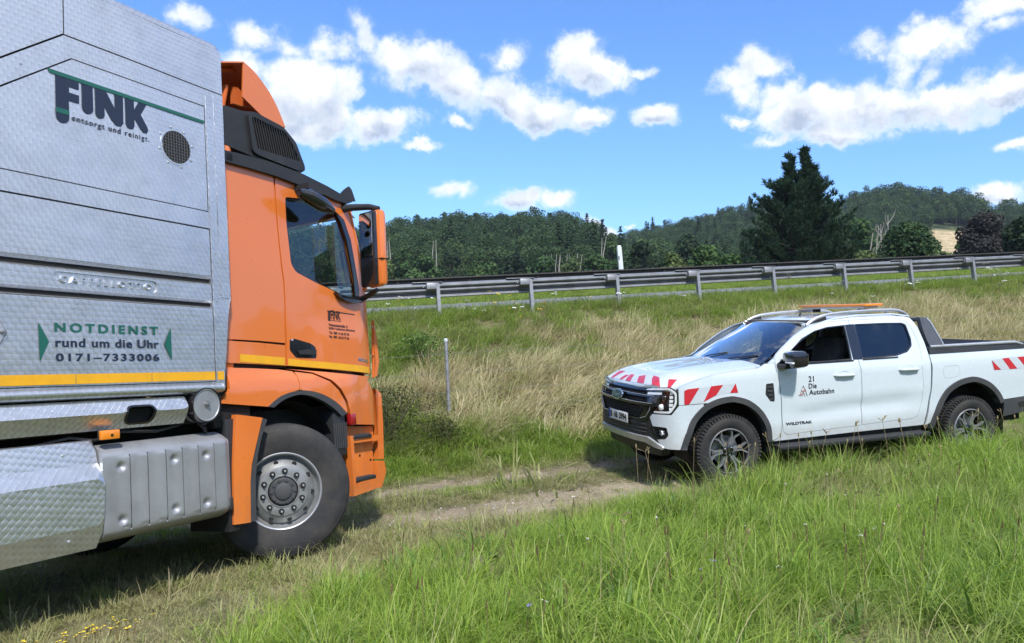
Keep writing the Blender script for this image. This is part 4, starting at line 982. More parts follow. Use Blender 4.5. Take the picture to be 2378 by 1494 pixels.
def skin(s, off=0.0):
    """s = side (+1 camera side). u runs from the nose round the corner and back along the flank"""
    def g(u, z):
        a = abs(u); sg = s if u >= 0 else -s
        k = Yz(z)/0.930 if z > 0.95 else 1.0
        if a <= UC:
            x = float(np.interp(a, _fl, [p[0] for p in _fc])); y = float(np.interp(a, _fl, [p[1] for p in _fc]))
            w = min(max((1.02-a)/0.5, 0), 1); x -= 0.55*max(z-0.93, 0)*w + 0.25*max(0.56-z, 0)*w
            nx, ny = (1, 0) if a < 0.5 else ((0.7, 0.7) if a < 0.95 else (0.2, 1))
            return (x+off*nx, sg*(y*min(k, 1)+off*ny), z)
        x = 0.52-(a-UC); f = smoothstep(0.55, 0.0, x)
        y = 0.945*(1-f) + 0.93*f; y = y/0.93*Yz(z)
        # waist crease and hollow along the doors
        if -2.6 < x < -0.7:
            c = 0.80 + 0.06*smoothstep(-0.8,-1.7,x) + 0.02*smoothstep(-1.7,-2.5,x)
            y -= 0.016*math.exp(-((z-(c-0.10))/0.075)**2)*smoothstep(-0.72,-1.1,x)*smoothstep(-2.58,-2.2,x)
            y += 0.006*math.exp(-((z-(c+0.02))/0.03)**2)*smoothstep(-0.72,-1.0,x)
        y += 0.010*math.exp(-((z-1.19)/0.035)**2)*smoothstep(0.4,-0.1,x)
        return (x, sg*(y+off), z)
    return g
def sx(s, off=0.0):
    g = skin(s, off); return lambda x, z: g(UX(x), z)
def hood_z(x, y):
    z = float(np.interp(-x, [-0.80,-0.775,-0.74,-0.70,-0.64,-0.56,-0.47,-0.30,-0.14,0.1,0.35,0.6],[1.085,1.105,1.135,1.160,1.190,1.225,1.250,1.275,1.290,1.308,1.322,1.33]))
    a = abs(y)
    return z - 0.052*(a/0.86)**4 - 0.045*smoothstep(0.60,0.88,a)*smoothstep(0.05,0.62,x) + 0.010*smoothstep(0.34,0.46,a)*smoothstep(0.70,0.50,a)*smoothstep(0.72,0.4,x) - 0.004*smoothstep(0.3,0,a)
ARF_O = [(0.583,0.458),(0.555,0.54),(0.526,0.614),(0.449,0.773),(0.301,0.905),(0.132,0.968),(0.0,0.984),(-0.089,0.981),(-0.257,0.927),(-0.415,0.803),(-0.507,0.644),(-0.534,0.481),(-0.537,0.452)]
ARR_O = [(-2.668,0.43),(-2.69,0.498),(-2.775,0.685),(-2.909,0.868),(-3.074,0.962),(-3.23,0.998),(-3.37,0.998),(-3.567,0.921),(-3.714,0.792),(-3.778,0.680)]
def inner(arch, c, d):
    out = []
    for x, z in arch:
        L = math.hypot(x-c[0], z-c[1]); out.append((c[0]+(x-c[0])*(L-d)/L, c[1]+(z-c[1])*(L-d)/L))
    return out
M['arch'] = M['cladding']
def build_pickup():
    Wt = M['white']; K = M['black']; GB = M['gloss_black']
    fo = spline(ARF_O, 3); ro = spline(ARR_O, 3)
    for s in (1, -1):
        inw = (0, -s, 0); G = skin(s); SX = sx(s)
        def U(l): return [(UX(x), z) for x, z in l]
        top = [(x, hood_z(x, 0.885)-0.004) for x in (0.50,0.416,0.29,0.163,0.0,-0.221,-0.40)] + [(-0.50,1.306),(-0.60,1.312)]
        seam = [(-0.618,1.31),(-0.621,1.223),(-0.644,1.089),(-0.662,0.897),(-0.664,0.62),(-0.655,0.53),(-0.62,0.487),(-0.563,0.462)]
        arch = [p for p in fo if p[1] > 0.925 or p[0] < 0]
        vent = rounded([(-0.479,1.092),(-0.572,1.096),(-0.583,0.96),(-0.581,0.889),(-0.527,0.897),(-0.465,0.975)], 0.012)
        fend = [(1.016,0.932),(1.016,1.072),(1.020,hood_z(0.585,0.872)-0.004),(1.06,hood_z(0.54,0.878)-0.004)] + U(top) + U(seam) + U(arch[::-1]) + [(UX(0.300),0.932)]
        fd = panel('fender', fend, G, Wt, pick, holes=[U(vent)], thick=0.02, grid=0.06, inward=inw)
        panel('fender_vent', U(vent), skin(s, -0.004), K, fd, thick=0.01, grid=0.2, step=0.04, inward=inw)
        for k in range(4):
            zc = 0.92+0.045*k; box('vent_rib', (-0.535+0.004*k, s*(Yz(zc)+0.001), zc), (0.075-0.012*(3-k) if k < 3 else 0.075, 0.008, 0.014), M['cladding'], fd, bevel=0)
        # bumper corner with the fog-lamp pocket
        pocket = rounded([(0.655,0.695),(0.875,0.690),(0.895,0.61),(0.86,0.568),(0.758,0.553)], 0.015)
        lowa = [(UX(x) if x < 0.52 else np.interp(-x, [-p[0] for p in _fc], _fl), z) for x, z in fo if x > 0.30 and z < 0.92]
        corner = [(0.66,0.785),(0.70,0.826),(0.935,0.826),(1.016,0.926),(UX(0.302),0.926)] + [(float(a), z) for a, z in lowa[::-1]] + [(0.87,0.460),(0.800,0.48),(0.758,0.545)]
        bc = panel('bumper_corner', corner, G, Wt, pick, holes=[pocket], thick=0.02, grid=0.05, inward=(-0.6,-s*0.6,0))
        panel('fog_pocket', pocket, skin(s, -0.03), K, bc, thick=0, grid=0.1, inward=(-0.6,-s*0.6,0))
        panel('pocket_rim', pocket, skin(s, 0.002), GB, bc, holes=[[(0.675,0.675),(0.858,0.672),(0.872,0.615),(0.845,0.588),(0.772,0.575)]], thick=0.03, grid=0.2, inward=(-0.6,-s*0.6,0))
        for zz in (0.602,0.632,0.660):
            a = skin(s, -0.008)(0.69, zz+0.01); b = skin(s, -0.008)(0.86, zz); tube('pocket_bar', [a, skin(s,-0.008)(0.78, zz+0.005), b], 0.006, GB, bc, 6)
        q = skin(s, -0.012)(0.80, 0.625); lathe('fog_lamp', [(0,0.0),(0,0.03),(-0.02,0.035),(-0.04,0.03)], M['lamp'], bc, 16, 'x', q)
        # headlamp: dark housing, bright C-shaped strip, clear cells
        hd = rounded([(0.50,1.088),(0.76,1.108),(0.905,1.116),(1.008,1.070),(1.008,0.935),(0.930,0.835),(0.705,0.832),(0.70,0.90),(0.66,0.90)], [0.0,0.02,0.03,0.03,0.03,0.03,0,0,0])
        h = panel('headlight', hd, skin(s, -0.035), GB, pick, thick=0, grid=0.08, inward=(-0.6,-s*0.6,0))
        c_in = rounded([(0.51,1.066),(0.76,1.084),(0.895,1.092),(0.972,1.050),(0.972,0.945),(0.912,0.862),(0.72,0.858)], [0,0.02,0.03,0.03,0.03,0.03,0])
        c_out = rounded([(0.50,1.084),(0.76,1.104),(0.905,1.112),(0.992,1.066),(0.992,0.938),(0.925,0.841),(0.72,0.838)], [0,0.02,0.03,0.03,0.03,0.03,0])
        panel('light_strip', c_out + c_in[::-1], skin(s, 0.001), M['lamp'], h, thick=0.012, grid=0.2, step=0.03, inward=(-0.6,-s*0.6,0))
        edge = c_out + rounded([(0.50,1.090),(0.76,1.112),(0.91,1.120),(1.014,1.072),(1.014,0.932),(0.935,0.828),(0.705,0.826)], [0,0.02,0.03,0.03,0.03,0.03,0])[::-1]
        panel('headlight_bezel', edge, skin(s, 0.0), GB, h, thick=0.02, grid=0.2, step=0.03, inward=(-0.6,-s*0.6,0))
        for k in range(5):
            zc = 1.055-0.042*k
            panel('lamp_cell', rounded([(0.905,zc-0.016),(0.955,zc-0.014),(0.955,zc+0.014),(0.905,zc+0.016)], 0.004), skin(s, -0.015), M['lamp'], h, thick=0.02, grid=0.1, inward=(-0.6,-s*0.6,0))
        for a, zc in ((0.82,1.0),(0.80,0.90)):
            q = skin(s, -0.022)(a, zc); lathe('projector', [(0.02,0.0),(0.015,0.02),(0.0,0.032),(-0.02,0.036)], M['lamp'] if zc < 0.95 else GB, h, 20, 'x', q)
        panel('upper_lamp_bar', rounded([(0.56,1.045),(0.80,1.058),(0.80,1.035),(0.56,1.022)], 0.005), skin(s, -0.012), M['lamp'], h, thick=0.012, grid=0.2, inward=(-0.6,-s*0.6,0))
        panel('lens', hd, skin(s, 0.004), M['lens'], h, thick=0, grid=0.08, inward=(-0.6,-s*0.6,0))
        # cab frame: pillar, roof edge, sill and rear wall edge around the two doors
        door1 = rounded([(-0.632,1.31),(-0.634,1.36),(-0.678,1.406),(-0.761,1.468),(-0.951,1.594),(-1.124,1.678),(-1.336,1.726),(-1.721,1.738),(-1.716,1.268),(-1.726,1.146),(-1.726,0.80),(-1.712,0.545),(-1.20,0.530),(-0.74,0.515),(-0.690,0.545),(-0.676,0.62),(-0.673,0.897),(-0.655,1.089),(-0.634,1.223)], 0.012, 2)
        door2 = rounded([(-1.730,1.738),(-2.15,1.736),(-2.42,1.726),(-2.515,1.700),(-2.565,1.62),(-2.60,1.50),(-2.618,1.40),(-2.606,1.30),(-2.585,1.15),(-2.592,0.95),(-2.565,0.75),(-2.50,0.60),(-2.43,0.567),(-2.1,0.560),(-1.722,0.548),(-1.736,0.80),(-1.736,1.146),(-1.726,1.268)], 0.012, 2)
        fr = [(-0.55,1.312),(-0.74,1.42),(-0.95,1.560),(-1.150,1.688),(-1.378,1.738),(-1.777,1.768),(-2.317,1.764),(-2.529,1.754),(-2.600,1.735),(-2.660,1.62),(-2.700,1.45),(-2.712,1.33),(-2.714,1.144),(-2.694,0.889),(-2.644,0.678),(-2.593,0.480),(-1.6,0.470),(-0.57,0.452),(-0.63,0.485),(-0.662,0.53),(-0.670,0.62),(-0.668,0.897),(-0.650,1.089),(-0.627,1.223),(-0.622,1.315)]
        def grow(poly, d):
            c = np.mean(poly, 0); return [(p[0]+(d if p[0] > c[0] else -d), p[1]+(d if p[1] > c[1] else -d)) for p in poly]
        cf = panel('cab_frame', U(fr), G, Wt, pick, holes=[U([(x, z) for x, z in grow(door1, 0.0035)][::1]) , U(grow(door2, 0.0035))], thick=0.03, grid=0.07, inward=inw)
        w1 = rounded([(-0.712,1.296),(-0.705,1.315),(-0.823,1.408),(-1.033,1.561),(-1.227,1.640),(-1.411,1.677),(-1.650,1.690),(-1.650,1.45),(-1.640,1.290),(-1.20,1.283)], 0.012)
        w2 = rounded([(-1.780,1.694),(-2.20,1.692),(-2.45,1.684),(-2.504,1.660),(-2.526,1.491),(-2.512,1.408),(-2.432,1.341),(-2.264,1.303),(-1.780,1.290)], 0.02)
        for nm, dd, w, gl, hx in (('front_door', door1, w1, 'glass', (-1.372,-1.623)), ('rear_door', door2, w2, 'tinted', (-2.262,-2.516))):
            d = panel(nm, U(dd), G, Wt, pick, holes=[U(w)], thick=0.03, grid=0.055, inward=inw)
            panel('window_frame', U(w), skin(s, -0.003), GB, d, holes=[U([(p[0]+(0.016 if p[0] < np.mean(w,0)[0] else -0.016), p[1]+(0.016 if p[1] < np.mean(w,0)[1] else -0.014)) for p in w])], thick=0.02, grid=0.3, step=0.05, inward=inw)
            if nm == 'rear_door' or s < 0: panel('window_glass', U(w), skin(s, -0.014), M[gl], d, thick=0, grid=0.3, step=0.1, inward=inw)
            zh = 1.13 if nm == 'front_door' else 1.145
            y0 = G(UX(hx[0]), zh)[1]
            tube('door_handle', [(hx[0]+0.01, y0, zh), (hx[0]-0.015, y0+s*0.028, zh), ((hx[0]+hx[1])/2, y0+s*0.034, zh-0.002), (hx[1]+0.015, y0+s*0.028, zh-0.004), (hx[1]-0.01, y0, zh-0.004)], [0.010,0.016,0.017,0.016,0.010], Wt, d, 10)
            cup = [(( hx[0]+hx[1])/2+0.075*math.cos(t), zh+0.012+0.036*math.sin(t)) for t in np.linspace(0, 2*PI, 19)[:-1]]
            panel('handle_cup', U(cup), skin(s, 0.0015), Wt, d, holes=[U([((hx[0]+hx[1])/2+0.066*math.cos(t), zh+0.012+0.029*math.sin(t)) for t in np.linspace(0, 2*PI, 19)[:-1]])], thick=0.001, grid=1, step=1, inward=inw)
        lathe('key_lock', [(s*0.933,0.006),(s*0.940,0.005),(s*0.940,0)], K, pick, 10, 'y', (-1.632,0,1.128))
        panel('pillar_cover', U([(-1.652,1.690),(-1.652,1.292),(-1.778,1.290),(-1.778,1.694)]), skin(s, 0.002), GB, pick, thick=0.004, grid=0.3, inward=inw)
        panel('door_gap', U([(-0.60,0.50),(-2.64,0.50),(-2.66,1.30),(-0.60,1.25)]), skin(s, -0.026), M['dark'], pick, thick=0, grid=0.3, inward=inw)
        panel('pillar_gap', U([(-1.66,1.28),(-1.66,1.75),(-1.78,1.75),(-1.78,1.28)]), skin(s, -0.026), M['dark'], pick, thick=0, grid=0.3, inward=inw)
        tube('waist_seal', [sx(s, 0.004)(x, 1.282+0.004*(-x-0.7)/2) for x in np.linspace(-0.71, -1.65, 8)], 0.008, GB, pick, 6)
        tube('waist_seal', [sx(s, 0.004)(x, 1.286+0.006*(-x-0.7)/2) for x in np.linspace(-1.78, -2.27, 6)], 0.008, GB, pick, 6)
        # load bed side
        bed = [(-2.726,1.300),(-2.728,1.22),(-2.735,1.13),(-2.716,0.90),(-2.676,0.70),(-2.640,0.545),(-2.618,0.47)] 
        aro = [p for p in ro if p[1] > 0.47]
        bedp = bed + aro + [(-3.781,0.700),(-4.44,0.735),(-4.46,0.95),(-4.455,1.296),(-4.2,1.300)]
        fuel = rounded([(-2.894,1.149),(-3.118,1.151),(-3.135,1.035),(-3.02,1.008),(-2.908,1.012),(-2.89,1.06)], 0.03)
        bd = panel('bed_side', U(bedp), G, Wt, pick, holes=([U(grow(fuel, 0.002))] if s > 0 else []), thick=0.02, grid=0.07, inward=inw)
        if s > 0: panel('fuel_flap', U(fuel), G, Wt, bd, thick=0.01, grid=0.1, step=0.03, inward=inw)
        if s > 0: panel('flap_gap', U(grow(fuel, 0.01)), skin(s, -0.012), M['cladding'], bd, thick=0, grid=0.3, step=0.3, inward=inw)
        panel('bed_gap', U([(-2.57,0.47),(-2.63,0.70),(-2.67,0.95),(-2.69,1.31),(-2.76,1.31),(-2.80,0.95),(-2.74,0.68),(-2.70,0.47)]), skin(s, -0.03), M['dark'], pick, thick=0, grid=0.3, inward=inw)
        # wheel-arch claddings
        for arch_o, c, nm in ((fo, (0.02,0.44), 'arch_cladding'), (ro, (-3.25,0.44), 'arch_cladding')):
            ai = inner(arch_o, c, 0.062)
            pl = U(arch_o) + U(ai)[::-1]
            if nm and c[0] > 0: pl = [((p[0] if p[0] >= UC else float(np.interp(-(0.52-(p[0]-UC)), [-q[0] for q in _fc], _fl))), p[1]) for p in pl]
            panel(nm, pl, skin(s, 0.022), M['cladding'], pick, thick=0.09, grid=0.3, step=0.04, inward=inw, ang=50)
            cc = (c[0]*0-0.0 if c[0] > 0 else -3.27, 0.45); pr = [(cc[0]+0.50*math.cos(t), cc[1]+0.50*math.sin(t)) for t in np.linspace(-0.25, PI+0.25, 20)]
            new_obj('arch_liner', [(x, s*y, z) for x, z in pr for y in (0.60, 0.93)], [(2*i, 2*i+1, 2*i+3, 2*i+2) for i in range(19)], M['dark'], pick)
            box('arch_wall', (cc[0], s*0.60, 0.68), (1.0,0.02,0.62), M['dark'], pick)
        # running board and rocker
        box('running_board', (-1.57, s*0.955, 0.392), (2.03,0.17,0.048), K, pick, bevel=0.015)
        panel('rocker_cover', U([(-0.57,0.452),(-0.57,0.40),(-2.60,0.40),(-2.60,0.476),(-1.6,0.466)]), skin(s, -0.035), K, pick, thick=0, grid=0.3, inward=inw)
        for k in range(3): box('board_rib', (-1.57, s*(0.93+0.03*k), 0.419), (1.9,0.008,0.006), M['cladding'], pick, bevel=0)
        mf = panel('mud_flap', [(0.62,0.20),(0.90,0.20),(0.90,0.52),(0.62,0.52)], lambda u, v: (-3.80, s*u, v), M['rubber'], pick, thick=0.008, grid=0.3, inward=(1,0,0))
        # rear bumper end
        panel('rear_bumper_side', U([(-3.785,0.700),(-4.44,0.732),(-4.50,0.72),(-4.49,0.56),(-4.10,0.53),(-3.78,0.49)]), skin(s, 0.004), M['cladding'], pick, thick=0.06, grid=0.1, inward=inw)
        panel('bumper_recess', U(rounded([(-4.0,0.65),(-4.40,0.69),(-4.40,0.60),(-4.03,0.585)], 0.015)), skin(s, 0.006), M['dark'], pick, thick=0.001, grid=0.3, inward=inw)
        # bed rail cap, silver rail, sail
        panel('bed_rail_cap', U([(-2.728,1.302),(-4.46,1.302),(-4.46,1.345),(-2.735,1.372)]), skin(s, 0.008), K, pick, thick=0.09, grid=0.2, inward=inw)
        tube('bed_rail', [(-2.76,s*0.865,1.386),(-3.0,s*0.865,1.384),(-3.9,s*0.865,1.382),(-4.06,s*0.865,1.380),(-4.16,s*0.868,1.352),(-4.19,s*0.868,1.335)], [0.020,0.021,0.021,0.020,0.016,0.012], M['silver'], pick, 10)
        sail = [(-2.700,1.742),(-2.800,1.728),(-2.846,1.676),(-2.944,1.446),(-2.950,1.390),(-2.757,1.385),(-2.735,1.45),(-2.705,1.60)]
        sp = panel('sport_bar', rounded(sail, 0.015), lambda x, z, s=s: (x, s*(0.885-0.26*(z-1.37)), z), M['sail'], pick, thick=0.06, grid=0.1, inward=inw)
        extrude_poly('sport_bar_edge', [(-2.800,1.735),(-2.846,1.683),(-2.950,1.440),(-2.965,1.39),(-2.942,1.39),(-2.935,1.44),(-2.836,1.67),(-2.797,1.715)], lambda x, z, s=s: (x, s*(0.890-0.26*(z-1.37)), z), (0,-s*0.06,0), M['silver'], sp)
        # roof rails
        rr = [(-1.235,1.700),(-1.30,1.745),(-1.40,1.785),(-1.56,1.815),(-1.9,1.834),(-2.35,1.838),(-2.52,1.826),(-2.62,1.790),(-2.66,1.755)]
        rl = tube('roof_rail', [(x, s*0.64, z) for x, z in spline(rr, 4)], 0.0185, M['silver'], pick, 10)
        for x0, x1 in ((-1.24,-1.50),(-2.42,-2.66)):
            extrude_poly('rail_foot', [(x0,1.70),(x1,1.735),(x1,1.80 if x1 > -2 else 1.76),((x0+x1)/2,1.79)], lambda x, z, s=s: (x, s*0.65, z), (0,-s*0.02,0), K, rl)
        wall = [(-1.26,1.705),(-1.56,1.775),(-1.9,1.80),(-2.4,1.80),(-2.64,1.765)]
        tube('roof_gutter', [(x, s*0.690, z-0.012) for x, z in wall], 0.010, Wt, pick, 6)
        # door mirror
        y0 = 0.89
        mr = bpy.data.objects.new('door_mirror', None)
        if s < 0:      # the far mirror is folded in against the pillar
            box('door_mirror', (-0.93, -0.965, 1.345), (0.24,0.09,0.165), GB, pick, Matrix.Rotation(0.12,3,'Z'), bevel=0.035)
        m1 = None if s < 0 else box('door_mirror', (-0.765, s*1.060, 1.352), (0.19,0.27,0.180), GB, pick, Matrix.Rotation(-s*0.18,3,'Z') @ Matrix.Rotation(0.10,3,'Y'), bevel=0.045)
        if s > 0: box('mirror_glass', (-0.866, s*1.070, 1.352), (0.004,0.20,0.115), M['chrome_mirror'], m1, Matrix.Rotation(-s*0.18,3,'Z'), bevel=0.001)
        if s > 0: box('mirror_base', (-0.70, s*0.955, 1.275), (0.12,0.17,0.05), K, m1, bevel=0.015)
        if s > 0: box('turn_lamp', (-0.665, s*1.10, 1.322), (0.03,0.17,0.018), M['lamp'], m1, Matrix.Rotation(-s*0.18,3,'Z'), bevel=0.005)
        if s > 0: lathe('mirror_camera', [(0,0.02),(-0.03,0.018),(-0.034,0)], K, m1, 12, 'z', (-0.73, s*1.06, 1.285))
        if s > 0: extrude_poly('mirror_sail', [(-0.645,1.302),(-0.80,1.300),(-0.80,1.382)], lambda x, z, s=s: (x, s*(Yz(z)+0.004), z), (0,s*0.01,0), GB, m1)
        # reflective warning tape
        T1 = [(0.530,0.935),(0.525,1.081),(0.489,1.097),(0.345,1.104),(0.054,1.116),(-0.102,1.123),(-0.127,1.018),(-0.027,1.022),(0.142,1.008),(0.32,0.943),(0.474,0.931)]
        panel('tape_backing', [(max(a, 1.022), b) for a, b in U(T1)], skin(s, 0.0018), M['wreflect'], fd, thick=0.0008, grid=0.1, inward=inw)
        for r in ([(0.530,0.937),(0.526,1.081),(0.489,1.096),(0.345,1.103),(0.474,0.934)], [(0.200,1.110),(0.054,1.115),(0.142,1.010),(0.30,0.950)], [(-0.100,1.122),(-0.126,1.020),(-0.027,1.023)]):
            panel('red_tape', [(max(a, 1.022), b) for a, b in U(r)], skin(s, 0.0038), M['red'], fd, thick=0.0008, grid=0.1, inward=inw)
        T2 = [(-3.617,1.182),(-3.645,1.063),(-4.40,1.060),(-4.40,1.205),(-3.90,1.203)]
        panel('tape_backing', U(T2), skin(s, 0.0018), M['wreflect'], bd, thick=0.0008, grid=0.1, inward=inw)
        for r in ([(-3.620,1.180),(-3.648,1.065),(-3.752,1.063)], [(-3.779,1.196),(-3.878,1.200),(-4.005,1.062),(-3.890,1.062)], [(-4.020,1.202),(-4.14,1.203),(-4.26,1.062),(-4.14,1.062)], [(-4.28,1.203),(-4.39,1.203),(-4.39,1.09)]):
            panel('red_tape', U(r), skin(s, 0.0038), M['red'], bd, thick=0.0008, grid=0.1, inward=inw)
        # lettering on the front door (reads towards the tail on the camera side)
        if s > 0:
            def L(t, x0, z0, w, h, mat, bold=0.015, sp=1.05):
                f = sx(1, 0.004); lettering('lettering', t, lambda a, b: f(x0-a, z0+b), w, h, mat, pick, bold, sp)
            L('21', -1.022, 1.083, 0.070, 0.062, M['black_foil']); L('Die', -1.020, 1.006, 0.104, 0.058, M['black_foil']); L('Autobahn', -1.023, 0.935, 0.330, 0.058, M['black_foil'])
            L('WILDTRAK', -0.712, 0.618, 0.345, 0.030, M['black_foil'], 0.03, 1.0)
            f = sx(1, 0.0045)
            for (pts, mt) in (([(-0.905,0.928),(-0.925,1.00),(-0.948,1.045),(-0.972,1.000),(-0.998,0.928)], M['emblem_grey']), ([(-0.890,0.945),(-0.930,0.948),(-0.945,0.975)], M['emblem_red']), ([(-0.930,0.985),(-0.985,0.990)], M['emblem_red']), ([(-0.930,0.928),(-0.947,0.975),(-0.968,0.928)], M['emblem_grey'])):
                tube('emblem', [f(x, z) for x, z in pts], 0.0035, mt, pick, 5)
        # wheels
    for x, z in ((0.0,0.395),(-3.27,0.375)):
        for s in (1, -1): pick_wheel(x, s, z)
    # ---- nose
    inx = (-1,0,0); N = skin(1)
    gb = [(-0.66,0.80),(-0.50,1.092),(0.50,1.092),(0.66,0.80),(0.52,0.755),(-0.52,0.755)]
    gr = panel('grille', [(-0.52,1.096),(0.52,1.096),(0.50,1.060),(-0.50,1.060)], skin(1, 0.004), GB, pick, thick=0.03, grid=0.1, inward=inx)
    panel('grille_backing', [(-0.72,0.79),(-0.66,1.09),(0.66,1.09),(0.72,0.79),(0.56,0.755),(-0.56,0.755)], skin(1, -0.035), M['dark'], gr, thick=0, grid=0.12, inward=inx)
    bm = bmesh.new(); f = skin(1, -0.014)
    zs_ = np.arange(0.775, 1.075, 0.030)
    for j, z in enumerate(zs_):
        xs_ = np.arange(-0.60+(0.03 if j % 2 else 0), 0.61, 0.06); lim = 0.50 if z > 0.95 else (0.60 if z > 0.85 else 0.50)
        for x in xs_:
            if abs(x) > lim: continue
            add_tube(bm, [f(x-0.022, z+0.012), f(x-0.010, z), f(x+0.010, z), f(x+0.022, z+0.012)], 0.0042, 5)
    from_bm('grille_mesh', bm, K, gr)
    for z, hh in ((1.008,0.020),(0.925,0.026)):
        b = panel('grille_bar', [(-0.70,z-hh/2),(0.70,z-hh/2),(0.70,z+hh/2),(-0.70,z+hh/2)], skin(1, 0.014), GB, gr, thick=0.03, grid=0.09, inward=inx)
        tube('bar_trim', [skin(1, 0.017)(u, z+hh/2) for u in np.linspace(-0.70, 0.70, 25)], 0.0035, M['silver'], b, 5)
    for s in (1, -1):
        panel('bar_end', rounded([(s*0.66,1.015),(s*0.76,1.01),(s*0.76,0.908),(s*0.66,0.908)], 0.01), skin(1, 0.020), GB, gr, thick=0.04, grid=0.08, inward=inx)
        panel('bumper_facet', [(s*0.46,0.742),(s*0.60,0.90),(s*0.70,0.90),(s*0.655,0.79),(s*0.60,0.742)], skin(1, 0.006), GB, gr, thick=0.03, grid=0.08, inward=inx)
        tube('grille_edge', [skin(1, 0.012)(s*u, z) for u, z in ((0.655,1.0),(0.665,0.87),(0.60,0.79),(0.50,0.762))], 0.005, M['silver'], gr, 5)
    tube('grille_edge', [skin(1, 0.010)(u, 0.755) for u in np.linspace(-0.5,0.5,12)], 0.005, GB, gr, 5)
    # oval badge
    q = N(0.0, 0.968); ov = [(0.140*math.cos(t), 0.060*math.sin(t)) for t in np.linspace(0, 2*PI, 29)[:-1]]
    bd = extrude_poly('badge', ov, lambda u, v: (q[0]+0.030-v*0.3, u, 0.985+v), (0.014,0,0), M['chrome'], gr)
    extrude_poly('badge_field', [(a*0.86, b*0.80) for a, b in ov], lambda u, v: (q[0]+0.0452-v*0.3, u, 0.985+v), (0.002,0,0), M['badge_blue'], bd)
    lettering('badge_script', 'Ford', lambda a, b: (q[0]+0.049-(b-0.026)*0.3, -0.075+a, 0.959+b), 0.15, 0.050, M['chrome'], bd, 0.01, 0.95)
    # centre bumper
    lb = panel('front_bumper', [(-0.66,0.785),(-0.56,0.748),(0.56,0.748),(0.66,0.785),(0.758,0.545),(0.78,0.50),(0.60,0.566),(-0.60,0.566),(-0.78,0.50),(-0.758,0.545)], skin(1, -0.004), K, pick, thick=0.02, grid=0.07, inward=inx)
    for z in (0.615,0.655,0.70): tube('bumper_line', [skin(1, 0.0)(u, z) for u in np.linspace(-0.60,0.60,16)], 0.006, M['cladding'], lb, 5)
    panel('skid_plate', rounded([(-0.62,0.566),(0.62,0.566),(0.82,0.478),(0.82,0.448),(0.70,0.462),(0.56,0.500),(-0.56,0.500),(-0.70,0.462),(-0.82,0.448),(-0.82,0.478)], 0.012), skin(1, 0.018), M['silver'], pick, thick=0.05, grid=0.07, inward=(-1,0,0.3))
    panel('valance', [(-0.80,0.50),(0.80,0.50),(0.74,0.36),(-0.74,0.36)], skin(1, -0.07), K, pick, thick=0.1, grid=0.12, inward=inx)
    # number plate
    px = N(0,0.735)[0]+0.016
    pl = box('number_plate', (px,0,0.735), (0.010,0.520,0.110), M['plate'], pick, bevel=0.004)
    box('plate_holder', (px-0.006,0,0.728), (0.012,0.536,0.132), M['black'], pl, bevel=0.003)
    box('euro_strip', (px+0.0048,-0.238,0.735), (0.003,0.040,0.104), M['blue'], pl, bevel=0)
    for t, y0, w in (('B',-0.208,0.045),('AB',-0.110,0.098),('2994',0.030,0.205)):
        lettering('plate_characters', t, lambda a, b, y0=y0: (px+0.0068, y0+a, 0.698+b), w, 0.074, M['black_foil'], pl, 0.045, 1.0)
    lathe('plate_seal', [(px+0.005,0.0),(px+0.0068,0.012),(px+0.005,0.012)], M['silver'], pl, 14, 'x', (0,-0.137,0.735))
    tube('plate_frame', [(px+0.004,-0.262,0.679),(px+0.004,0.262,0.679)], 0.004, M['silver'], pl, 6)
    # bonnet
    hood = [(0.775,0),(0.770,0.3),(0.755,0.50),(0.706,0.74),(0.640,0.862),(0.50,0.884),(0.163,0.882),(-0.221,0.876),(-0.44,0.866),(-0.50,0.80),(-0.455,0.5),(-0.44,0.0)]
    hood = hood + [(x, -y) for x, y in hood[-2:0:-1]]
    hd = panel('bonnet', hood, lambda x, y: (x, y, hood_z(x, y)), Wt, pick, thick=0.025, grid=0.055, inward=(0,0,-1), ang=50)
    hz = lambda off: (lambda x, y: (x, y, hood_z(x, y)+off))
    panel('tape_backing', [(0.752,-0.47),(0.757,0.10),(0.752,0.45),(0.700,0.742),(0.640,0.850),(0.505,0.768),(0.600,0.50),(0.610,0.20),(0.625,0.0),(0.610,-0.30),(0.612,-0.52)], hz(0.0035), M['wreflect'], hd, thick=0.001, grid=0.04, inward=(0,0,-1))
    for r in ([(0.750,-0.470),(0.750,-0.400),(0.612,-0.340),(0.616,-0.500)], [(0.752,-0.215),(0.752,-0.135),(0.665,-0.120),(0.680,-0.200)], [(0.752,-0.050),(0.755,0.095),(0.640,-0.030),(0.650,-0.110)],
              [(0.752,0.270),(0.749,0.438),(0.622,0.238),(0.660,0.130)], [(0.735,0.610),(0.702,0.738),(0.614,0.551),(0.608,0.405),(0.667,0.476)], [(0.642,0.842),(0.655,0.815),(0.578,0.700),(0.510,0.765)]):
        panel('red_tape', r, hz(0.0062), M['red'], hd, thick=0.001, grid=0.04, inward=(0,0,-1))
    # windscreen, cowl, roof
    panel('cowl', [(-0.40,-0.86),(-0.40,0.86),(-0.66,0.84),(-0.62,0.4),(-0.60,0),(-0.62,-0.4),(-0.66,-0.84)], lambda x, y: (x, y, 1.275+0.015*(1-abs(y)/0.86)), K, pick, thick=0.01, grid=0.2, inward=(0,0,-1))
    def ws(u, v):   # u across -1..1, v up 0..1
        y = u*(0.79*(1-v)+0.655*v); b = (1-u*u)
        x = (-0.525+0.10*b)*(1-v) + (-1.235+0.07*b)*v; z = (1.296+0.020*b)*(1-v) + (1.700+0.035*b)*v + 0.018*math.sin(PI*v)
        return (x, y, z)
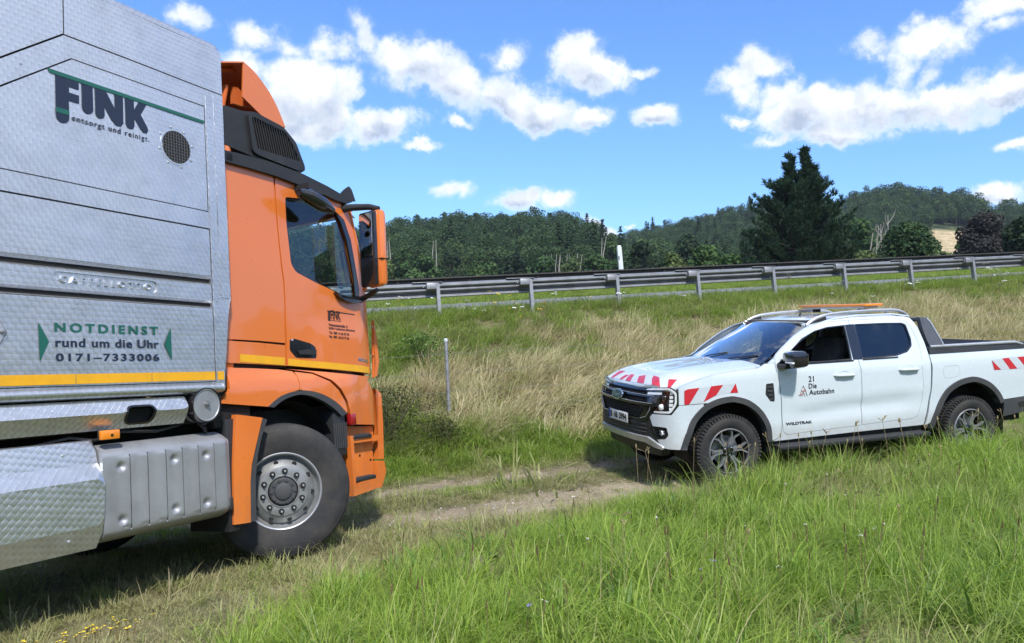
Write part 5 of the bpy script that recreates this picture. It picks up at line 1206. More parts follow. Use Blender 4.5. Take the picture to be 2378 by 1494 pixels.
    panel('windscreen', rounded([(-1,0),(1,0),(1,1),(-1,1)], 0.06), ws, M['windscreen'], pick, thick=0, grid=0.12, step=0.12, inward=(-1,0,-1))
    ring = rounded([(-1,0),(1,0),(1,1),(-1,1)], 0.06); rin = rounded([(-0.955,0.055),(0.955,0.055),(0.945,0.93),(-0.945,0.93)], 0.06)
    panel('windscreen_band', ring, lambda u, v: tuple(np.array(ws(u, v))-np.array([0.004,0,0.004])), GB, pick, holes=[rin], thick=0, grid=0.12, step=0.12, inward=(-1,0,-1))
    for yw in (0.35,-0.35):
        tube('wiper', [(ws(yw,0.02)[0]+0.02, ws(yw,0.02)[1], ws(yw,0.02)[2]+0.012)]+[(ws(yw+0.05*k,0.03+0.015*k)[0]+0.012, ws(yw+0.05*k,0.03+0.01*k)[1], ws(yw+0.05*k,0.03+0.012*k)[2]+0.014) for k in (2,5,9)], 0.007, K, pick, 6)
    def rz(x, y):
        z = float(np.interp(-x, [1.15,1.25,1.40,1.60,1.95,2.30,2.55,2.68],[1.705,1.735,1.765,1.790,1.803,1.800,1.785,1.750])); return z - 0.048*(abs(y)/0.70)**5 - 0.004*math.exp(-((abs(y)-0.30)/0.02)**2)
    ro_ = [(-1.17,0),(-1.185,0.4),(-1.225,0.655),(-1.40,0.695),(-1.9,0.70),(-2.5,0.69),(-2.64,0.66),(-2.67,0.4),(-2.68,0)]
    ro_ = ro_ + [(x, -y) for x, y in ro_[-2:0:-1]]
    panel('roof', ro_, lambda x, y: (x, y, rz(x, y)), Wt, pick, thick=0.02, grid=0.08, inward=(0,0,-1), ang=50)
    # rear wall of the cab with window
    rw = [(-0.70,1.30),(0.70,1.30),(0.655,1.735),(-0.655,1.735)]; rh = rounded([(-0.60,1.36),(0.60,1.36),(0.57,1.69),(-0.57,1.69)], 0.04)
    rf = lambda y, z: (-2.70+0.12*(z-1.3)/0.4*0.4, y, z)
    rwp = panel('cab_rear_wall', rw, rf, Wt, pick, holes=[rh], thick=0.02, grid=0.2, inward=(1,0,0))
    panel('rear_window', rh, lambda y, z: (rf(y,z)[0]+0.008, y, z), M['tinted'], rwp, thick=0, grid=0.3, inward=(1,0,0))
    box('cab_rear_lower', (-2.68,0,0.90), (0.04,1.70,0.82), M['dark'], pick)
    box('sport_bar_top', (-2.75,0,1.71), (0.10,1.55,0.05), M['sail'], pick, bevel=0.015)
    box('tonneau_cover', (-3.60,0,1.345), (1.72,1.66,0.035), M['tonneau'], pick, bevel=0.01)
    for k in range(11): box('cover_slat', (-2.86-0.145*k,0,1.366), (0.006,1.62,0.008), M['black'], pick, bevel=0)
    panel('tailgate', [(-0.86,0.76),(0.86,0.76),(0.86,1.33),(-0.86,1.33)], lambda u, v: (-4.46,u,v), Wt, pick, thick=0.04, grid=0.3, inward=(1,0,0))
    box('rear_bumper', (-4.54,0,0.63), (0.14,1.78,0.18), M['cladding'], pick, bevel=0.03)
    for s in (1,-1): box('tail_lamp', (-4.47, s*0.885, 1.10), (0.05,0.10,0.36), M['redlens'], pick, bevel=0.01)
    box('underbody', (-1.9,0,0.55), (4.9,1.30,0.34), M['dark'], pick); box('engine_bay', (0.10,0,0.80), (1.1,1.15,0.52), M['dark'], pick)
    box('floor_pan', (-1.65,0,0.72), (2.1,1.74,0.10), M['dark'], pick); box('bed_floor', (-3.6,0,0.90), (1.7,1.1,0.3), M['dark'], pick)
    # light bar across the roof
    lbx = -2.20
    lb = box('light_bar', (lbx,0.0,1.905), (0.26,1.24,0.030), M['amber'], pick, bevel=0.010)
    box('light_bar_base', (lbx,0,1.878), (0.20,1.14,0.028), M['silver'], lb, bevel=0.006)
    for y in (-0.42,0.42): box('light_bar_foot', (lbx,y,1.845), (0.08,0.07,0.05), K, lb)
    for x in (-1.62,): tube('roof_aerial', [(x,0,1.79),(x-0.02,0,1.83)], 0.012, K, pick, 8)
    # cabin
    for y in (0.38,-0.38):
        st = box('seat', (-1.45,y,0.98), (0.50,0.50,0.16), M['seat'], pick, bevel=0.05)
        box('seat_back', (-1.72,y,1.26), (0.14,0.50,0.56), M['seat'], st, Matrix.Rotation(-0.22,3,'Y'), bevel=0.06)
        box('headrest', (-1.80,y,1.60), (0.10,0.27,0.17), M['seat'], st, Matrix.Rotation(-0.1,3,'Y'), bevel=0.045)
    rs = box('rear_seat', (-2.30,0,1.00), (0.45,1.35,0.14), M['seat'], pick, bevel=0.04); box('seat_back', (-2.52,0,1.25), (0.12,1.35,0.52), M['seat'], rs, Matrix.Rotation(-0.15,3,'Y'), bevel=0.05)
    box('dashboard', (-0.85,0,1.17), (0.42,1.62,0.20), M['seat'], pick, bevel=0.06); box('instrument_hood', (-0.98,0.38,1.29), (0.16,0.34,0.07), M['seat'], pick, bevel=0.03)
    wh = lathe('steering_wheel', [(0.012*math.cos(t), 0.185+0.013*math.sin(t)) for t in np.linspace(0, 2*PI, 9)[:-1]], M['seat'], pick, 28, 'x', closed=True)
    wh.location = (-1.13,0.38,1.20); wh.rotation_euler = (0, 0.4, 0)
    box('hub_pad', (-1.12,0.38,1.20), (0.04,0.14,0.10), M['seat'], pick, Matrix.Rotation(0.4,3,'Y'), bevel=0.02)
    box('roof_lining', (-1.95,0,1.745), (1.35,1.30,0.02), M['liner'], pick)
    for y in (0.36,-0.36): box('sun_visor', (-1.26,y,1.705), (0.14,0.42,0.02), M['liner'], pick, Matrix.Rotation(-0.3,3,'Y'))
    box('interior_mirror', (-1.19,0,1.62), (0.03,0.24,0.07), K, pick, bevel=0.02)
    box('sensor_cover', (-1.13,0,1.66), (0.12,0.14,0.07), K, pick, bevel=0.02)
    for y in (0.81,-0.81): box('door_card', (-1.65,y,1.0), (2.0,0.03,0.50), M['seat'], pick, bevel=0.01)

M['sail'] = dirty(material('grey_blue_plastic', (0.075,0.085,0.105), 0.40), 0.3, 10)
M['tonneau'] = dirty(material('tonneau_black', (0.05,0.053,0.06), 0.4, 0.2), 0.3, 7)
M['badge_blue'] = material('badge_field', (0.02,0.03,0.05), 0.2, 0, 0.6)
M['emblem_grey'] = material('emblem_grey', (0.25,0.26,0.28), 0.5)
M['emblem_red'] = material('emblem_red', (0.55,0.08,0.03), 0.5)
M['alloy'] = dirty(material('machined_alloy', (0.30,0.31,0.33), 0.30, 0.5), 0.25, 14)
def pick_wheel(x, s, z):
    R = 0.392
    rim = [(0.005,0.236),(-0.004,0.243),(-0.010,0.238),(-0.004,0.230),(0.012,0.222),(0.06,0.208),(0.16,0.198),(0.20,0.0)]
    o = lathe('wheel', rim, M['gloss_black'], pick, 56, 'y', cap0=False)
    lathe('rim_edge', [(-0.004,0.246),(-0.0125,0.240),(-0.0125,0.233),(-0.002,0.231)], M['alloy'], o, 56, 'y', closed=True)
    hubc = lathe('hub', [(0.05,0.075),(0.022,0.070),(0.012,0.050),(0.008,0.034),(0.002,0.030),(0.002,0.0)], M['gloss_black'], o, 28, 'y')
    for k in range(6):
        a = 2*PI*k/6+0.3
        for d in (-0.19, 0.19):
            bm = bmesh.new()
            c0 = Vector((0.055*math.cos(a+d*0.9), 0.022, 0.055*math.sin(a+d*0.9))); c1 = Vector((0.165*math.cos(a+d*0.55), 0.012, 0.165*math.sin(a+d*0.55))); c2 = Vector((0.232*math.cos(a+d*1.35), -0.002, 0.232*math.sin(a+d*1.35)))
            for p, q, w0, w1 in ((c0, c1, 0.011, 0.009), (c1, c2, 0.009, 0.008)):
                t = (q-p).normalized(); n = Vector((t.z, 0, -t.x)).normalized()
                vs = [bm.verts.new(v) for v in (p+n*w0, p-n*w0, q-n*w1, q+n*w1)]; vb = [bm.verts.new(v.co+Vector((0,0.035,0))) for v in vs]
                bm.faces.new(vs); bm.faces.new(vb[::-1])
                for i in range(4): bm.faces.new((vs[i], vb[i], vb[(i+1) % 4], vs[(i+1) % 4]))
            from_bm('spoke', bm, M['alloy'], o, smooth=False)
        lathe('wheel_nut', [(0.02,0.011),(-0.004,0.010),(-0.008,0)], M['chrome'], o, 8, 'y', (0.052*math.cos(a+0.52),0,0.052*math.sin(a+0.52)))
    lathe('brake_disc', [(0.10,0.16),(0.09,0.16),(0.09,0.0)], M['steel'], o, 32, 'y')
    # tyre with lugs on the shoulder
    ty = [(0.012,0.232),(-0.004,0.246),(-0.018,0.275),(-0.024,0.315),(-0.018,0.350),(0.0,0.374),(0.020,0.381)]
    for g in (0.055,0.105,0.155,0.205): ty += [(g-0.006,R-0.008),(g-0.004,R-0.020),(g+0.004,R-0.020),(g+0.006,R-0.008)]
    ty += [(0.235,0.381),(0.258,0.37),(0.272,0.33),(0.265,0.27),(0.245,0.235)]
    t = lathe('tyre', ty, M['rubber'], o, 84, 'y', ang=40, cap0=False)
    bm = bmesh.new()
    for k in range(62):
        a = 2*PI*k/62
        for y0, w, r0, sk in ((0.008,0.050,R-0.006,0.10),(0.080,0.040,R-0.004,-0.06),(0.130,0.040,R-0.004,0.06),(0.180,0.040,R-0.004,-0.06),(0.232,0.044,R-0.006,-0.10)):
            aa = a + (0.03 if y0 in (0.08,0.18) else 0)
            add_box(bm, (r0*math.cos(aa), y0+0.006, r0*math.sin(aa)), (0.014,w,0.024), Matrix.Rotation(-aa,3,'Y') @ Matrix.Rotation(sk*3,3,'X'))
        add_box(bm, (0.372*math.cos(a), -0.010, 0.372*math.sin(a)), (0.030,0.020,0.018), Matrix.Rotation(-a,3,'Y'))
    tr = from_bm('tread_blocks', bm, M['rubber'], o, smooth=False); tr['kind'] = 'stuff'
    # local wheel points outwards along -y; turn for the camera side (+y)
    o.location = (x, s*0.925, z)
    o.rotation_euler = (0, 0.3, 0) if s < 0 else (0, 0.2, PI)
    return o
build_pickup()

# ------------------------------------------------------------------ GROUND in road coordinates: s along the road, t across it, z above the track plane
_r = R_(73.3); RS = Vector((math.sin(_r), math.cos(_r), 0)); RT_ = Vector((-math.cos(_r), math.sin(_r), 0))
TM = np.array([list(r) for r in TILT])
def site(s, t, z):
    """road coordinates (arrays) -> world"""
    s, t, z = np.broadcast_arrays(np.asarray(s, float), np.asarray(t, float), np.asarray(z, float))
    P = np.stack([RS.x*s+RT_.x*t, RS.y*s+RT_.y*t, z, np.ones_like(z)], -1)
    return (P @ TM.T)[..., :3]
ROADM = TILT @ Matrix(((RS.x, RT_.x, 0, 0), (RS.y, RT_.y, 0, 0), (0, 0, 1, 0), (0, 0, 0, 1)))
def sst(a, b, x):
    t = np.clip((x-a)/(b-a), 0, 1); return t*t*(3-2*t)
def vnoise(x, y, sc_, seed=0, octv=3):
    """cheap smooth value noise on arrays"""
    out = 0; amp = 1; tot = 0
    for o in range(octv):
        X, Y = x*sc_*2**o+seed*17.3, y*sc_*2**o+seed*9.1
        xi, yi = np.floor(X), np.floor(Y); fx, fy = X-xi, Y-yi; fx = fx*fx*(3-2*fx); fy = fy*fy*(3-2*fy)
        def h(a, b): q = np.sin(a*127.1+b*311.7+seed*74.7)*43758.5453; return q-np.floor(q)
        v = (h(xi,yi)*(1-fx)+h(xi+1,yi)*fx)*(1-fy)+(h(xi,yi+1)*(1-fx)+h(xi+1,yi+1)*fx)*fy
        out = out+v*amp; tot += amp; amp *= 0.5
    return out/tot
ZT = [(-80,0),(6.7,0.0),(7.1,-0.045),(7.36,-0.045),(7.7,-0.005),(8.3,0.075),(9.0,0.135),(9.21,0.165),(9.7,0.22),(10.1,0.36),(15.0,2.74),(15.5,2.88),(16.2,3.02),(24.0,4.06),(24.5,4.10),(27.0,4.66),(29,4.90),(34,5.40),(60,7.6)]
ZF = [(-80,0),(9.3,0.0),(9.7,0.12),(10.1,0.33),(15.0,2.74),(15.5,2.88),(16.2,3.02),(24.0,4.06),(24.5,4.10),(27.0,4.66),(29,4.90),(34,5.40),(60,7.6)]
def ground_z(s, t):
    s = np.asarray(s, float); t = np.asarray(t, float); k = sst(-1.0, 1.6, s)
    za = np.interp(t, *zip(*ZT)); zb = np.interp(t, *zip(*ZF))
    z = za*k+zb*(1-k)
    z = z + 0.0145*(np.clip(s, -30, 60)-5)*sst(12.5, 15.5, t)
    slope = sst(9.8, 11, t)*sst(15.2, 14.2, t); road = sst(15.8,16.3,t)*sst(24.3,23.8,t)
    z = z + (vnoise(s, t, 0.8, 3)-0.5)*(0.05+0.16*slope)*(1-road)*sst(0.3, 2.5, np.abs(t-7.36)+np.abs(s-6)*0.1+0.5)
    z = z - 0.035*np.exp(-((t-9.05)/0.22)**2)*k
    return z
def rutmask(s, t):
    w = vnoise(s, t, 0.9, 5)
    a = 0.85*np.exp(-((t-7.60-0.25*(vnoise(s, s*0, 0.35, 8)-0.5))/0.32)**2)*sst(0.1, 1.0, s)*sst(6.5, 3.4, s)
    b = 1.25*np.exp(-((t-9.05-0.2*(vnoise(s, s*0, 0.35, 12)-0.5))/0.26)**2)*sst(-2.5, -1.0, s)*sst(8.0, 5.0, s)
    c = 0.75*np.exp(-((s-2.9)/1.5)**2-((t-7.85)/0.38)**2)      # broader worn patch between the vehicles
    return np.clip((a+b+c)*(0.25+1.2*w), 0, 1)
def build_ground():
    ss = np.concatenate([np.arange(-70,-8,3.0), np.arange(-8,-3,0.5), np.arange(-3,14,0.09), np.arange(14,30,0.35), np.arange(30,110,4)])
    ts = np.concatenate([np.arange(-70,-4,4.0), np.arange(-4,2,0.5), np.arange(2,16.6,0.09), np.arange(16.6,30,0.4), [30,31,32,34,37,41,46]])
    S, T = np.meshgrid(ss, ts, indexing='ij'); Z = ground_z(S, T)
    Z = Z + (vnoise(S, T, 6, 2, 2)-0.5)*0.03*sst(16,15,T)
    P = site(S, T, Z).reshape(-1, 3); n, m = S.shape
    I = np.arange(n*m).reshape(n, m); Q = np.stack([I[:-1,:-1], I[1:,:-1], I[1:,1:], I[:-1,1:]], -1).reshape(-1, 4)
    # the carriageway gets its own object: leave its strip in the ground, the road lies 8 mm above
    me = bpy.data.meshes.new('ground'); me.vertices.add(len(P)); me.vertices.foreach_set('co', P.ravel())
    me.loops.add(Q.size); me.loops.foreach_set('vertex_index', Q.ravel()); me.polygons.add(len(Q))
    me.polygons.foreach_set('loop_start', np.arange(0, Q.size, 4)); me.polygons.foreach_set('use_smooth', np.ones(len(Q), bool)); me.update()
    a = me.attributes.new('bare', 'FLOAT', 'POINT'); a.data.foreach_set('value', rutmask(S, T).ravel().astype('f'))
    e = (sst(9.8,10.6,T)*sst(15.0,14.2,T)).ravel().astype('f'); a = me.attributes.new('straw', 'FLOAT', 'POINT'); a.data.foreach_set('value', e)
    m_ = material('soil_and_litter', (0.1,0.08,0.05), 0.95); Tn = NT(m_.node_tree); b = bsdf(m_)
    tc = Tn.node('ShaderNodeTexCoord').outputs['Object']
    bare = Tn.node('ShaderNodeAttribute', attribute_name='bare').outputs['Fac']; straw = Tn.node('ShaderNodeAttribute', attribute_name='straw').outputs['Fac']
    n1 = Tn.noise(tc, 1.3, 5, 0.6); n2 = Tn.noise(tc, 14, 5, 0.65); n3 = Tn.noise(tc, 60, 3, 0.6)
    grass = Tn.ramp(Tn.math('ADD', Tn.math('MULTIPLY', n2, 0.6), Tn.math('MULTIPLY', n1, 0.5)), [(0.30,(0.05,0.06,0.022)),(0.5,(0.11,0.11,0.045)),(0.72,(0.22,0.18,0.09))])
    lit = Tn.ramp(n2, [(0.3,(0.06,0.045,0.028)),(0.6,(0.17,0.13,0.075)),(0.8,(0.26,0.21,0.12))])
    soil = Tn.ramp(Tn.math('ADD', Tn.math('MULTIPLY', n3, 0.5), Tn.math('MULTIPLY', n1, 0.5)), [(0.35,(0.12,0.095,0.07)),(0.5,(0.27,0.215,0.145)),(0.68,(0.47,0.40,0.29))])
    c = Tn.mix(straw, grass, lit); c = Tn.mix(Tn.maprange(Tn.math('ADD', bare, Tn.math('MULTIPLY', Tn.math('SUBTRACT', n2, 0.5), 1.3)), 0.34, 0.80, 0, 1, True), c, soil)
    Tn.put(b.inputs['Base Color'], c); bp = Tn.node('ShaderNodeBump'); bp.inputs['Distance'].default_value = 0.03; Tn.put(bp.inputs['Height'], Tn.math('ADD', n2, Tn.math('MULTIPLY', n3, 0.5))); Tn.put(b.inputs['Normal'], bp.outputs[0])
    me.materials.append(m_); o = bpy.data.objects.new('ground', me); COL.objects.link(o); tag(o, kind='structure')
    # carriageway
    s2 = np.concatenate([np.arange(-70,-5,6.0), np.arange(-5,30,1.0), np.arange(30,110,5.0)]); t2 = np.array([16.15,16.2,17,20,23.95,24.0])
    S, T = np.meshgrid(s2, t2, indexing='ij'); Z = ground_z(S, np.clip(T,16.25,23.9))+0.02; Z[:, 0] -= 0.15; Z[:, -1] -= 0.15
    P = site(S, T, Z).reshape(-1, 3); n, m = S.shape; I = np.arange(n*m).reshape(n, m); Q = np.stack([I[:-1,:-1], I[1:,:-1], I[1:,1:], I[:-1,1:]], -1).reshape(-1, 4)
    asp = material('asphalt', (0.16,0.16,0.165), 0.8); Tn = NT(asp.node_tree); tc = Tn.node('ShaderNodeTexCoord').outputs['Object']
    Tn.put(bsdf(asp).inputs['Base Color'], Tn.mix(Tn.noise(tc, 1.5, 6, 0.7), (0.13,0.13,0.135,1), (0.24,0.24,0.245,1)))
    ro = new_obj('road', P, [tuple(map(int, q)) for q in Q], asp); tag(ro, kind='structure')
    for t0, nm in ((16.55,'edge_line'),(23.5,'edge_line')):
        S, T = np.meshgrid(s2, np.array([t0,t0+0.30]), indexing='ij'); Z = ground_z(S, T)+0.026; P = site(S, T, Z).reshape(-1, 3); n = len(s2)
        new_obj(nm, P, [(2*i,2*i+1,2*i+3,2*i+2) for i in range(n-1)], M['postwhite'], ro)
build_ground()

# ------------------------------------------------------------------ hills: polar height field round the viewpoint, in level world coordinates
def px2(u, v): return ((u-1189)/1764.5, (765-v)/1764.5)
LEFT_R = [(-2.2,0.10),(-1.3,0.12),(-0.90,0.14),(-0.45,0.148),(-0.17,0.143),(-0.141,0.150),(-0.107,0.1547),(-0.073,0.157),(-0.050,0.1558),(-0.028,0.1502),(-0.016,0.1553),(0.046,0.1604),(0.080,0.1575),(0.103,0.149),(0.120,0.133),(0.142,0.116),(0.176,0.093),(0.233,0.07),(0.4,0.05),(2.2,0.05)]
RIGHT_R = [(-2.2,0.05),(0.0,0.06),(0.12,0.116),(0.137,0.1247),(0.165,0.1377),(0.193,0.1456),(0.233,0.153),(0.256,0.157),(0.301,0.166),(0.335,0.171),(0.375,0.1735),(0.42,0.1717),(0.454,0.1842),(0.494,0.1955),(0.5305,0.1927),(0.573,0.1898),(0.601,0.1876),(0.624,0.1717),(0.674,0.1717),(0.80,0.176),(1.05,0.168),(1.4,0.15),(2.2,0.12)]
RL, RR_ = 330.0, 470.0
def hill_z(az, r):
    ta = np.tan(np.clip(az, -1.2, 1.2)); ce = np.cos(np.clip(az, -1.2, 1.2))
    el = np.interp(ta, *zip(*LEFT_R))*ce; er = np.interp(ta, *zip(*RIGHT_R))*ce
    hl = el*RL-16; hr = er*RR_-16
    base = 2.6+0.012*r
    zl = base+(hl-base)*(r/RL)*sst(110, RL, r); zr = base+(hr-base)*(r/RR_)*sst(150, RR_, r)
    zl = zl*(r < RL)+(r >= RL)*(hl-(r-RL)*0.10); zr = zr*(r < RR_)+(r >= RR_)*(hr-(r-RR_)*0.05)
    z = np.maximum(zl, zr); back = sst(1.25, 1.7, np.abs(az))
    zb = base + 34*sst(60, 260, r)
    z = z*(1-back)+zb*back
    z = z + (vnoise(r*np.sin(az), r*np.cos(az), 0.02, 4)-0.5)*5*sst(100, 250, r)
    return z + EYE.z
def build_hills():
    # seen behind the road: from the near ground's far edge outwards
    az = np.concatenate([np.linspace(-PI, -0.75, 40)[:-1], np.linspace(-0.75, 0.95, 140), np.linspace(0.95, PI, 40)[1:]])
    r = np.concatenate([[34,40,48,58,70,85,100,115], np.arange(130, 620, 9), [650,700,800,1000,1400,2200,3500]])
    A, R = np.meshgrid(az, r, indexing='ij'); Z = hill_z(A, np.minimum(R, 650))
    Z = Z - sst(650, 3500, R)*60
    # behind the viewer: low meadow that starts under the near ground
    bk = sst(1.15, 1.5, np.abs(A)); Z = Z*(1-bk*sst(120, 50, R)) + bk*sst(120, 50, R)*(-2.0)
    near = sst(70, 36, R)*(1-bk); Z = Z*(1-near)+near*(1.2+EYE.z)
    P = np.stack([R*np.sin(A), R*np.cos(A), Z], -1).reshape(-1, 3); n, m = A.shape; I = np.arange(n*m).reshape(n, m)
    Q = np.stack([I[:-1,:-1], I[1:,:-1], I[1:,1:], I[:-1,1:]], -1).reshape(-1, 4)
    m_ = material('meadow_and_forest_floor', (0.05,0.07,0.03), 0.95); Tn = NT(m_.node_tree); tc = Tn.node('ShaderNodeTexCoord').outputs['Object']
    n1 = Tn.noise(tc, 0.02, 4, 0.6); n2 = Tn.noise(tc, 0.4, 6, 0.7); dry = Tn.node('ShaderNodeAttribute', attribute_name='dry').outputs['Fac']
    c = Tn.ramp(Tn.math('ADD', Tn.math('MULTIPLY', n1, 0.5), Tn.math('MULTIPLY', n2, 0.5)), [(0.3,(0.03,0.05,0.018)),(0.7,(0.09,0.12,0.04))])
    d = Tn.ramp(n2, [(0.3,(0.16,0.14,0.07)),(0.5,(0.42,0.33,0.18)),(0.62,(0.55,0.43,0.27)),(0.75,(0.22,0.24,0.09))])
    Tn.put(bsdf(m_).inputs['Base Color'], Tn.mix(dry, c, d))
    o = new_obj('hills', P, [tuple(map(int, q)) for q in Q], m_, ang=180)
    a = o.data.attributes.new('dry', 'FLOAT', 'POINT'); f = in_field(A, R).astype('f'); a.data.foreach_set('value', f.ravel()); tag(o, kind='structure')
def in_field(az, r):
    ta = np.tan(np.clip(az, -1.3, 1.3))
    return ((ta > 0.545) & (ta < 0.72) & (r > 325) & (r < 380)) | ((ta > 0.40) & (ta < 0.428) & (r > 270) & (r < 330))
build_hills()

# ------------------------------------------------------------------ guard rails, posts, fence
def zr1(s): return 3.50+0.0145*(s-4.0)
def rd(s, t, z): return (s, t, z)     # local road frame
def build_rail(name, t, ztop, s0, s1, post0, step, label, steel, face=1):
    r = empty(name, ROADM.copy(), label, 'guard rail')
    path = [(s, 0, ztop(s)-ztop(0)) for s in np.arange(s0, s1, 2.0)]; z0 = ztop(0)
    if face > 0:
        # box beam on top and W-profile behind it, posts on the slope side
        bx = [(0,t-0.05,z0),(0,t+0.04,z0),(0,t+0.06,z0-0.015),(0,t+0.065,z0-0.07),(0,t+0.045,z0-0.088),(0,t-0.055,z0-0.088),(0,t-0.080,z0-0.065),(0,t-0.080,z0-0.018)]
        sweep('box_beam', bx, path, steel, r, closed=True)
    off = 0.0
    w = [(t+0.10,z0-0.070),(t+0.10,z0-0.090),(t-0.01,z0-0.105),(t-0.045,z0-0.125),(t-0.045,z0-0.150),(t-0.01,z0-0.165),(t+0.10,z0-0.185),(t+0.10,z0-0.205),(t+0.02,z0-0.240),(t-0.005,z0-0.262),(t-0.005,z0-0.285),(t+0.03,z0-0.295)] if face > 0 else \
        [(t-0.05,z0),(t-0.08,z0-0.01),(t-0.085,z0-0.05),(t+0.01,z0-0.095),(t+0.02,z0-0.155),(t+0.01,z0-0.215),(t-0.085,z0-0.26),(t-0.08,z0-0.30),(t-0.05,z0-0.31)]
    sweep('beam', [(0, a, b) for a, b in w], path, steel, r)
    k = 0; s = post0; proto = None; sp = None
    while s < s1-1:
        zt = ztop(s)
        if proto is None:
            c = [(-0.035,-0.05),(0.035,-0.05),(0.035,-0.044),(-0.029,-0.044),(-0.029,0.044),(0.035,0.044),(0.035,0.05),(-0.035,0.05)]
            bm = bmesh.new(); lo = [bm.verts.new((x, y, -1.25)) for x, y in c]; hi = [bm.verts.new((x, y, -0.03)) for x, y in c]
            bm.faces.new(lo[::-1]); bm.faces.new(hi)
            for i in range(len(c)): j = (i+1) % len(c); bm.faces.new((lo[i], lo[j], hi[j], hi[i]))
            proto = from_bm('post', bm, steel, r, smooth=False)
            p = proto
            if face > 0:
                sp = box('spacer', (-0.11,-0.015,-0.082), (0.24,0.17,0.13), steel, r, bevel=0.012)
                cap = box('beam_splice', (-0.20,0.0,0.006), (0.62,0.15,0.012), steel, r, bevel=0.004)
                bl = lathe('bolt', [(0,0.0),(0,0.016),(-0.012,0.014),(-0.014,0)], steel, r, 8, 'y', (-0.30,-0.10,-0.10))
                parts = [sp, cap, bl]
            else: parts = []
        else:
            p = proto.copy(); COL.objects.link(p)
            if face > 0:
                parts = [q.copy() for q in base_parts]
                for q in parts: COL.objects.link(q)
        if s == post0: base_parts = parts
        tp = t-(0.14 if face > 0 else -0.03)
        p.location = (s, tp, zt)
        for q in parts: q.location = (s, tp+(0.10 if q.name.startswith('beam_splice') else 0.06), zt)
        s += step
    return r
def zr2(s): return 5.44+0.0135*(s-6.0)
build_rail('guardrail', 15.34, zr1, -12, 46, -8.97, 2.0, 'galvanised steel guardrail on thin posts along the top of the embankment', M['galv'], 1)
build_rail('guardrail', 27.0, zr2, -25, 80, -20.0, 2.66, 'dark guardrail on the far side of the road, just above the galvanised one', M['rust'], -1)
def build_posts():
    o = empty('road_marker_post', ROADM @ Matrix.Translation((13.42, 28.5, 4.95)), 'white rounded marker post standing up behind the dark guardrail', 'marker post')
    tri = [(-0.10,-0.05),(0.085,-0.05),(0.105,0.0),(0.06,0.07),(-0.09,0.07)]
    bm = bmesh.new(); rows = [(0,1),(1.66,1),(1.76,0.93),(1.82,0.75),(1.835,0.5)]
    R = [[bm.verts.new((x*k, y*k, z)) for x, y in tri] for z, k in rows]; bm.faces.new(R[0][::-1]); bm.faces.new(R[-1])
    for i in range(len(R)-1):
        for j in range(5): bm.faces.new((R[i][j], R[i][(j+1)%5], R[i+1][(j+1)%5], R[i+1][j]))
    from_bm('post', bm, M['postwhite'], o, ang=40); box('reflector', (-0.07,-0.056,1.30), (0.04,0.012,0.16), M['cladding'], o, bevel=0.004)
    # steel fence pole on the slope with plain wires
    f = empty('wire_fence', ROADM.copy(), 'grey steel pole with pale cap and thin wires, part way up the slope', 'fence')
    sb, tb = 2.22, 10.95; zb = 0.70
    tube('pole', [(sb,tb,zb-0.2),(sb+0.03,tb,zb+1.27)], 0.026, M['galv'], f, 12)
    lathe('pole_cap', [(0,0.031),(0.035,0.031),(0.045,0.02),(0.048,0)], M['postwhite'], f, 12, 'z', (sb+0.03,tb,zb+1.26))
    for k in range(8): lathe('wire_hook', [(0,0.030),(0.010,0.031),(0.02,0.030)], M['steel'], f, 10, 'z', (sb+0.003*k,tb,zb+0.10+0.145*k))
    for s_ in (-5.8, 10.2, 18.2):
        zg = float(ground_z(s_, tb)); tube('pole', [(s_,tb,zg-0.2),(s_,tb,zg+1.3)], 0.026, M['galv'], f, 10)
    for h in (0.25,0.52,0.80,1.08):
        pts = [(s_, tb-0.03, float(np.interp(s_, [-5.8,sb,10.2,18.2],[0.74,zb,0.82,0.94]))+h-0.05*math.sin(PI*((s_-sb) % 8)/8)) for s_ in np.arange(-5.8,18.3,1.0)]
        tube('wire', pts, 0.0018, M['steel'], f, 4)
build_posts()

# ------------------------------------------------------------------ vegetation
def leafmat(name, stops, trans=0.35, rough=0.55, inst=True, attr='tone', tint=0.25, hue=None):
    m = bpy.data.materials.new(name); m.use_nodes = True; T = NT(m.node_tree); T.n.clear()
    out = T.node('ShaderNodeOutputMaterial')
    a = T.node('ShaderNodeAttribute', attribute_name=attr).outputs['Fac']
    if inst:
        it = T.node('ShaderNodeAttribute', attribute_name='tint', attribute_type='INSTANCER').outputs['Fac']
        f = T.math('ADD', T.math('MULTIPLY', a, 1-tint), T.math('MULTIPLY', it, tint), clamp=True)
    else: f = a
    c = T.ramp(f, stops)
    if inst:   # dry patches and lush patches
        dr = T.node('ShaderNodeAttribute', attribute_name='dry', attribute_type='INSTANCER').outputs['Fac']
        if hue: c = T.mix(T.math('MULTIPLY', dr, T.maprange(a, 0, 1, 0.55, 1.0), clamp=True), c, (*hue, 1))
    d = T.node('ShaderNodeBsdfPrincipled'); T.put(d.inputs['Base Color'], c); d.inputs['Roughness'].default_value = rough; d.inputs['Specular IOR Level'].default_value = 0.35 if inst and name != 'leaf_forest' else 0.12
    tr = T.node('ShaderNodeBsdfTranslucent'); T.put(tr.inputs[0], c)
    mx = T.node('ShaderNodeMixShader'); mx.inputs[0].default_value = trans; T.l.new(d.outputs[0], mx.inputs[1]); T.l.new(tr.outputs[0], mx.inputs[2]); T.l.new(mx.outputs[0], out.inputs[0])
    return m
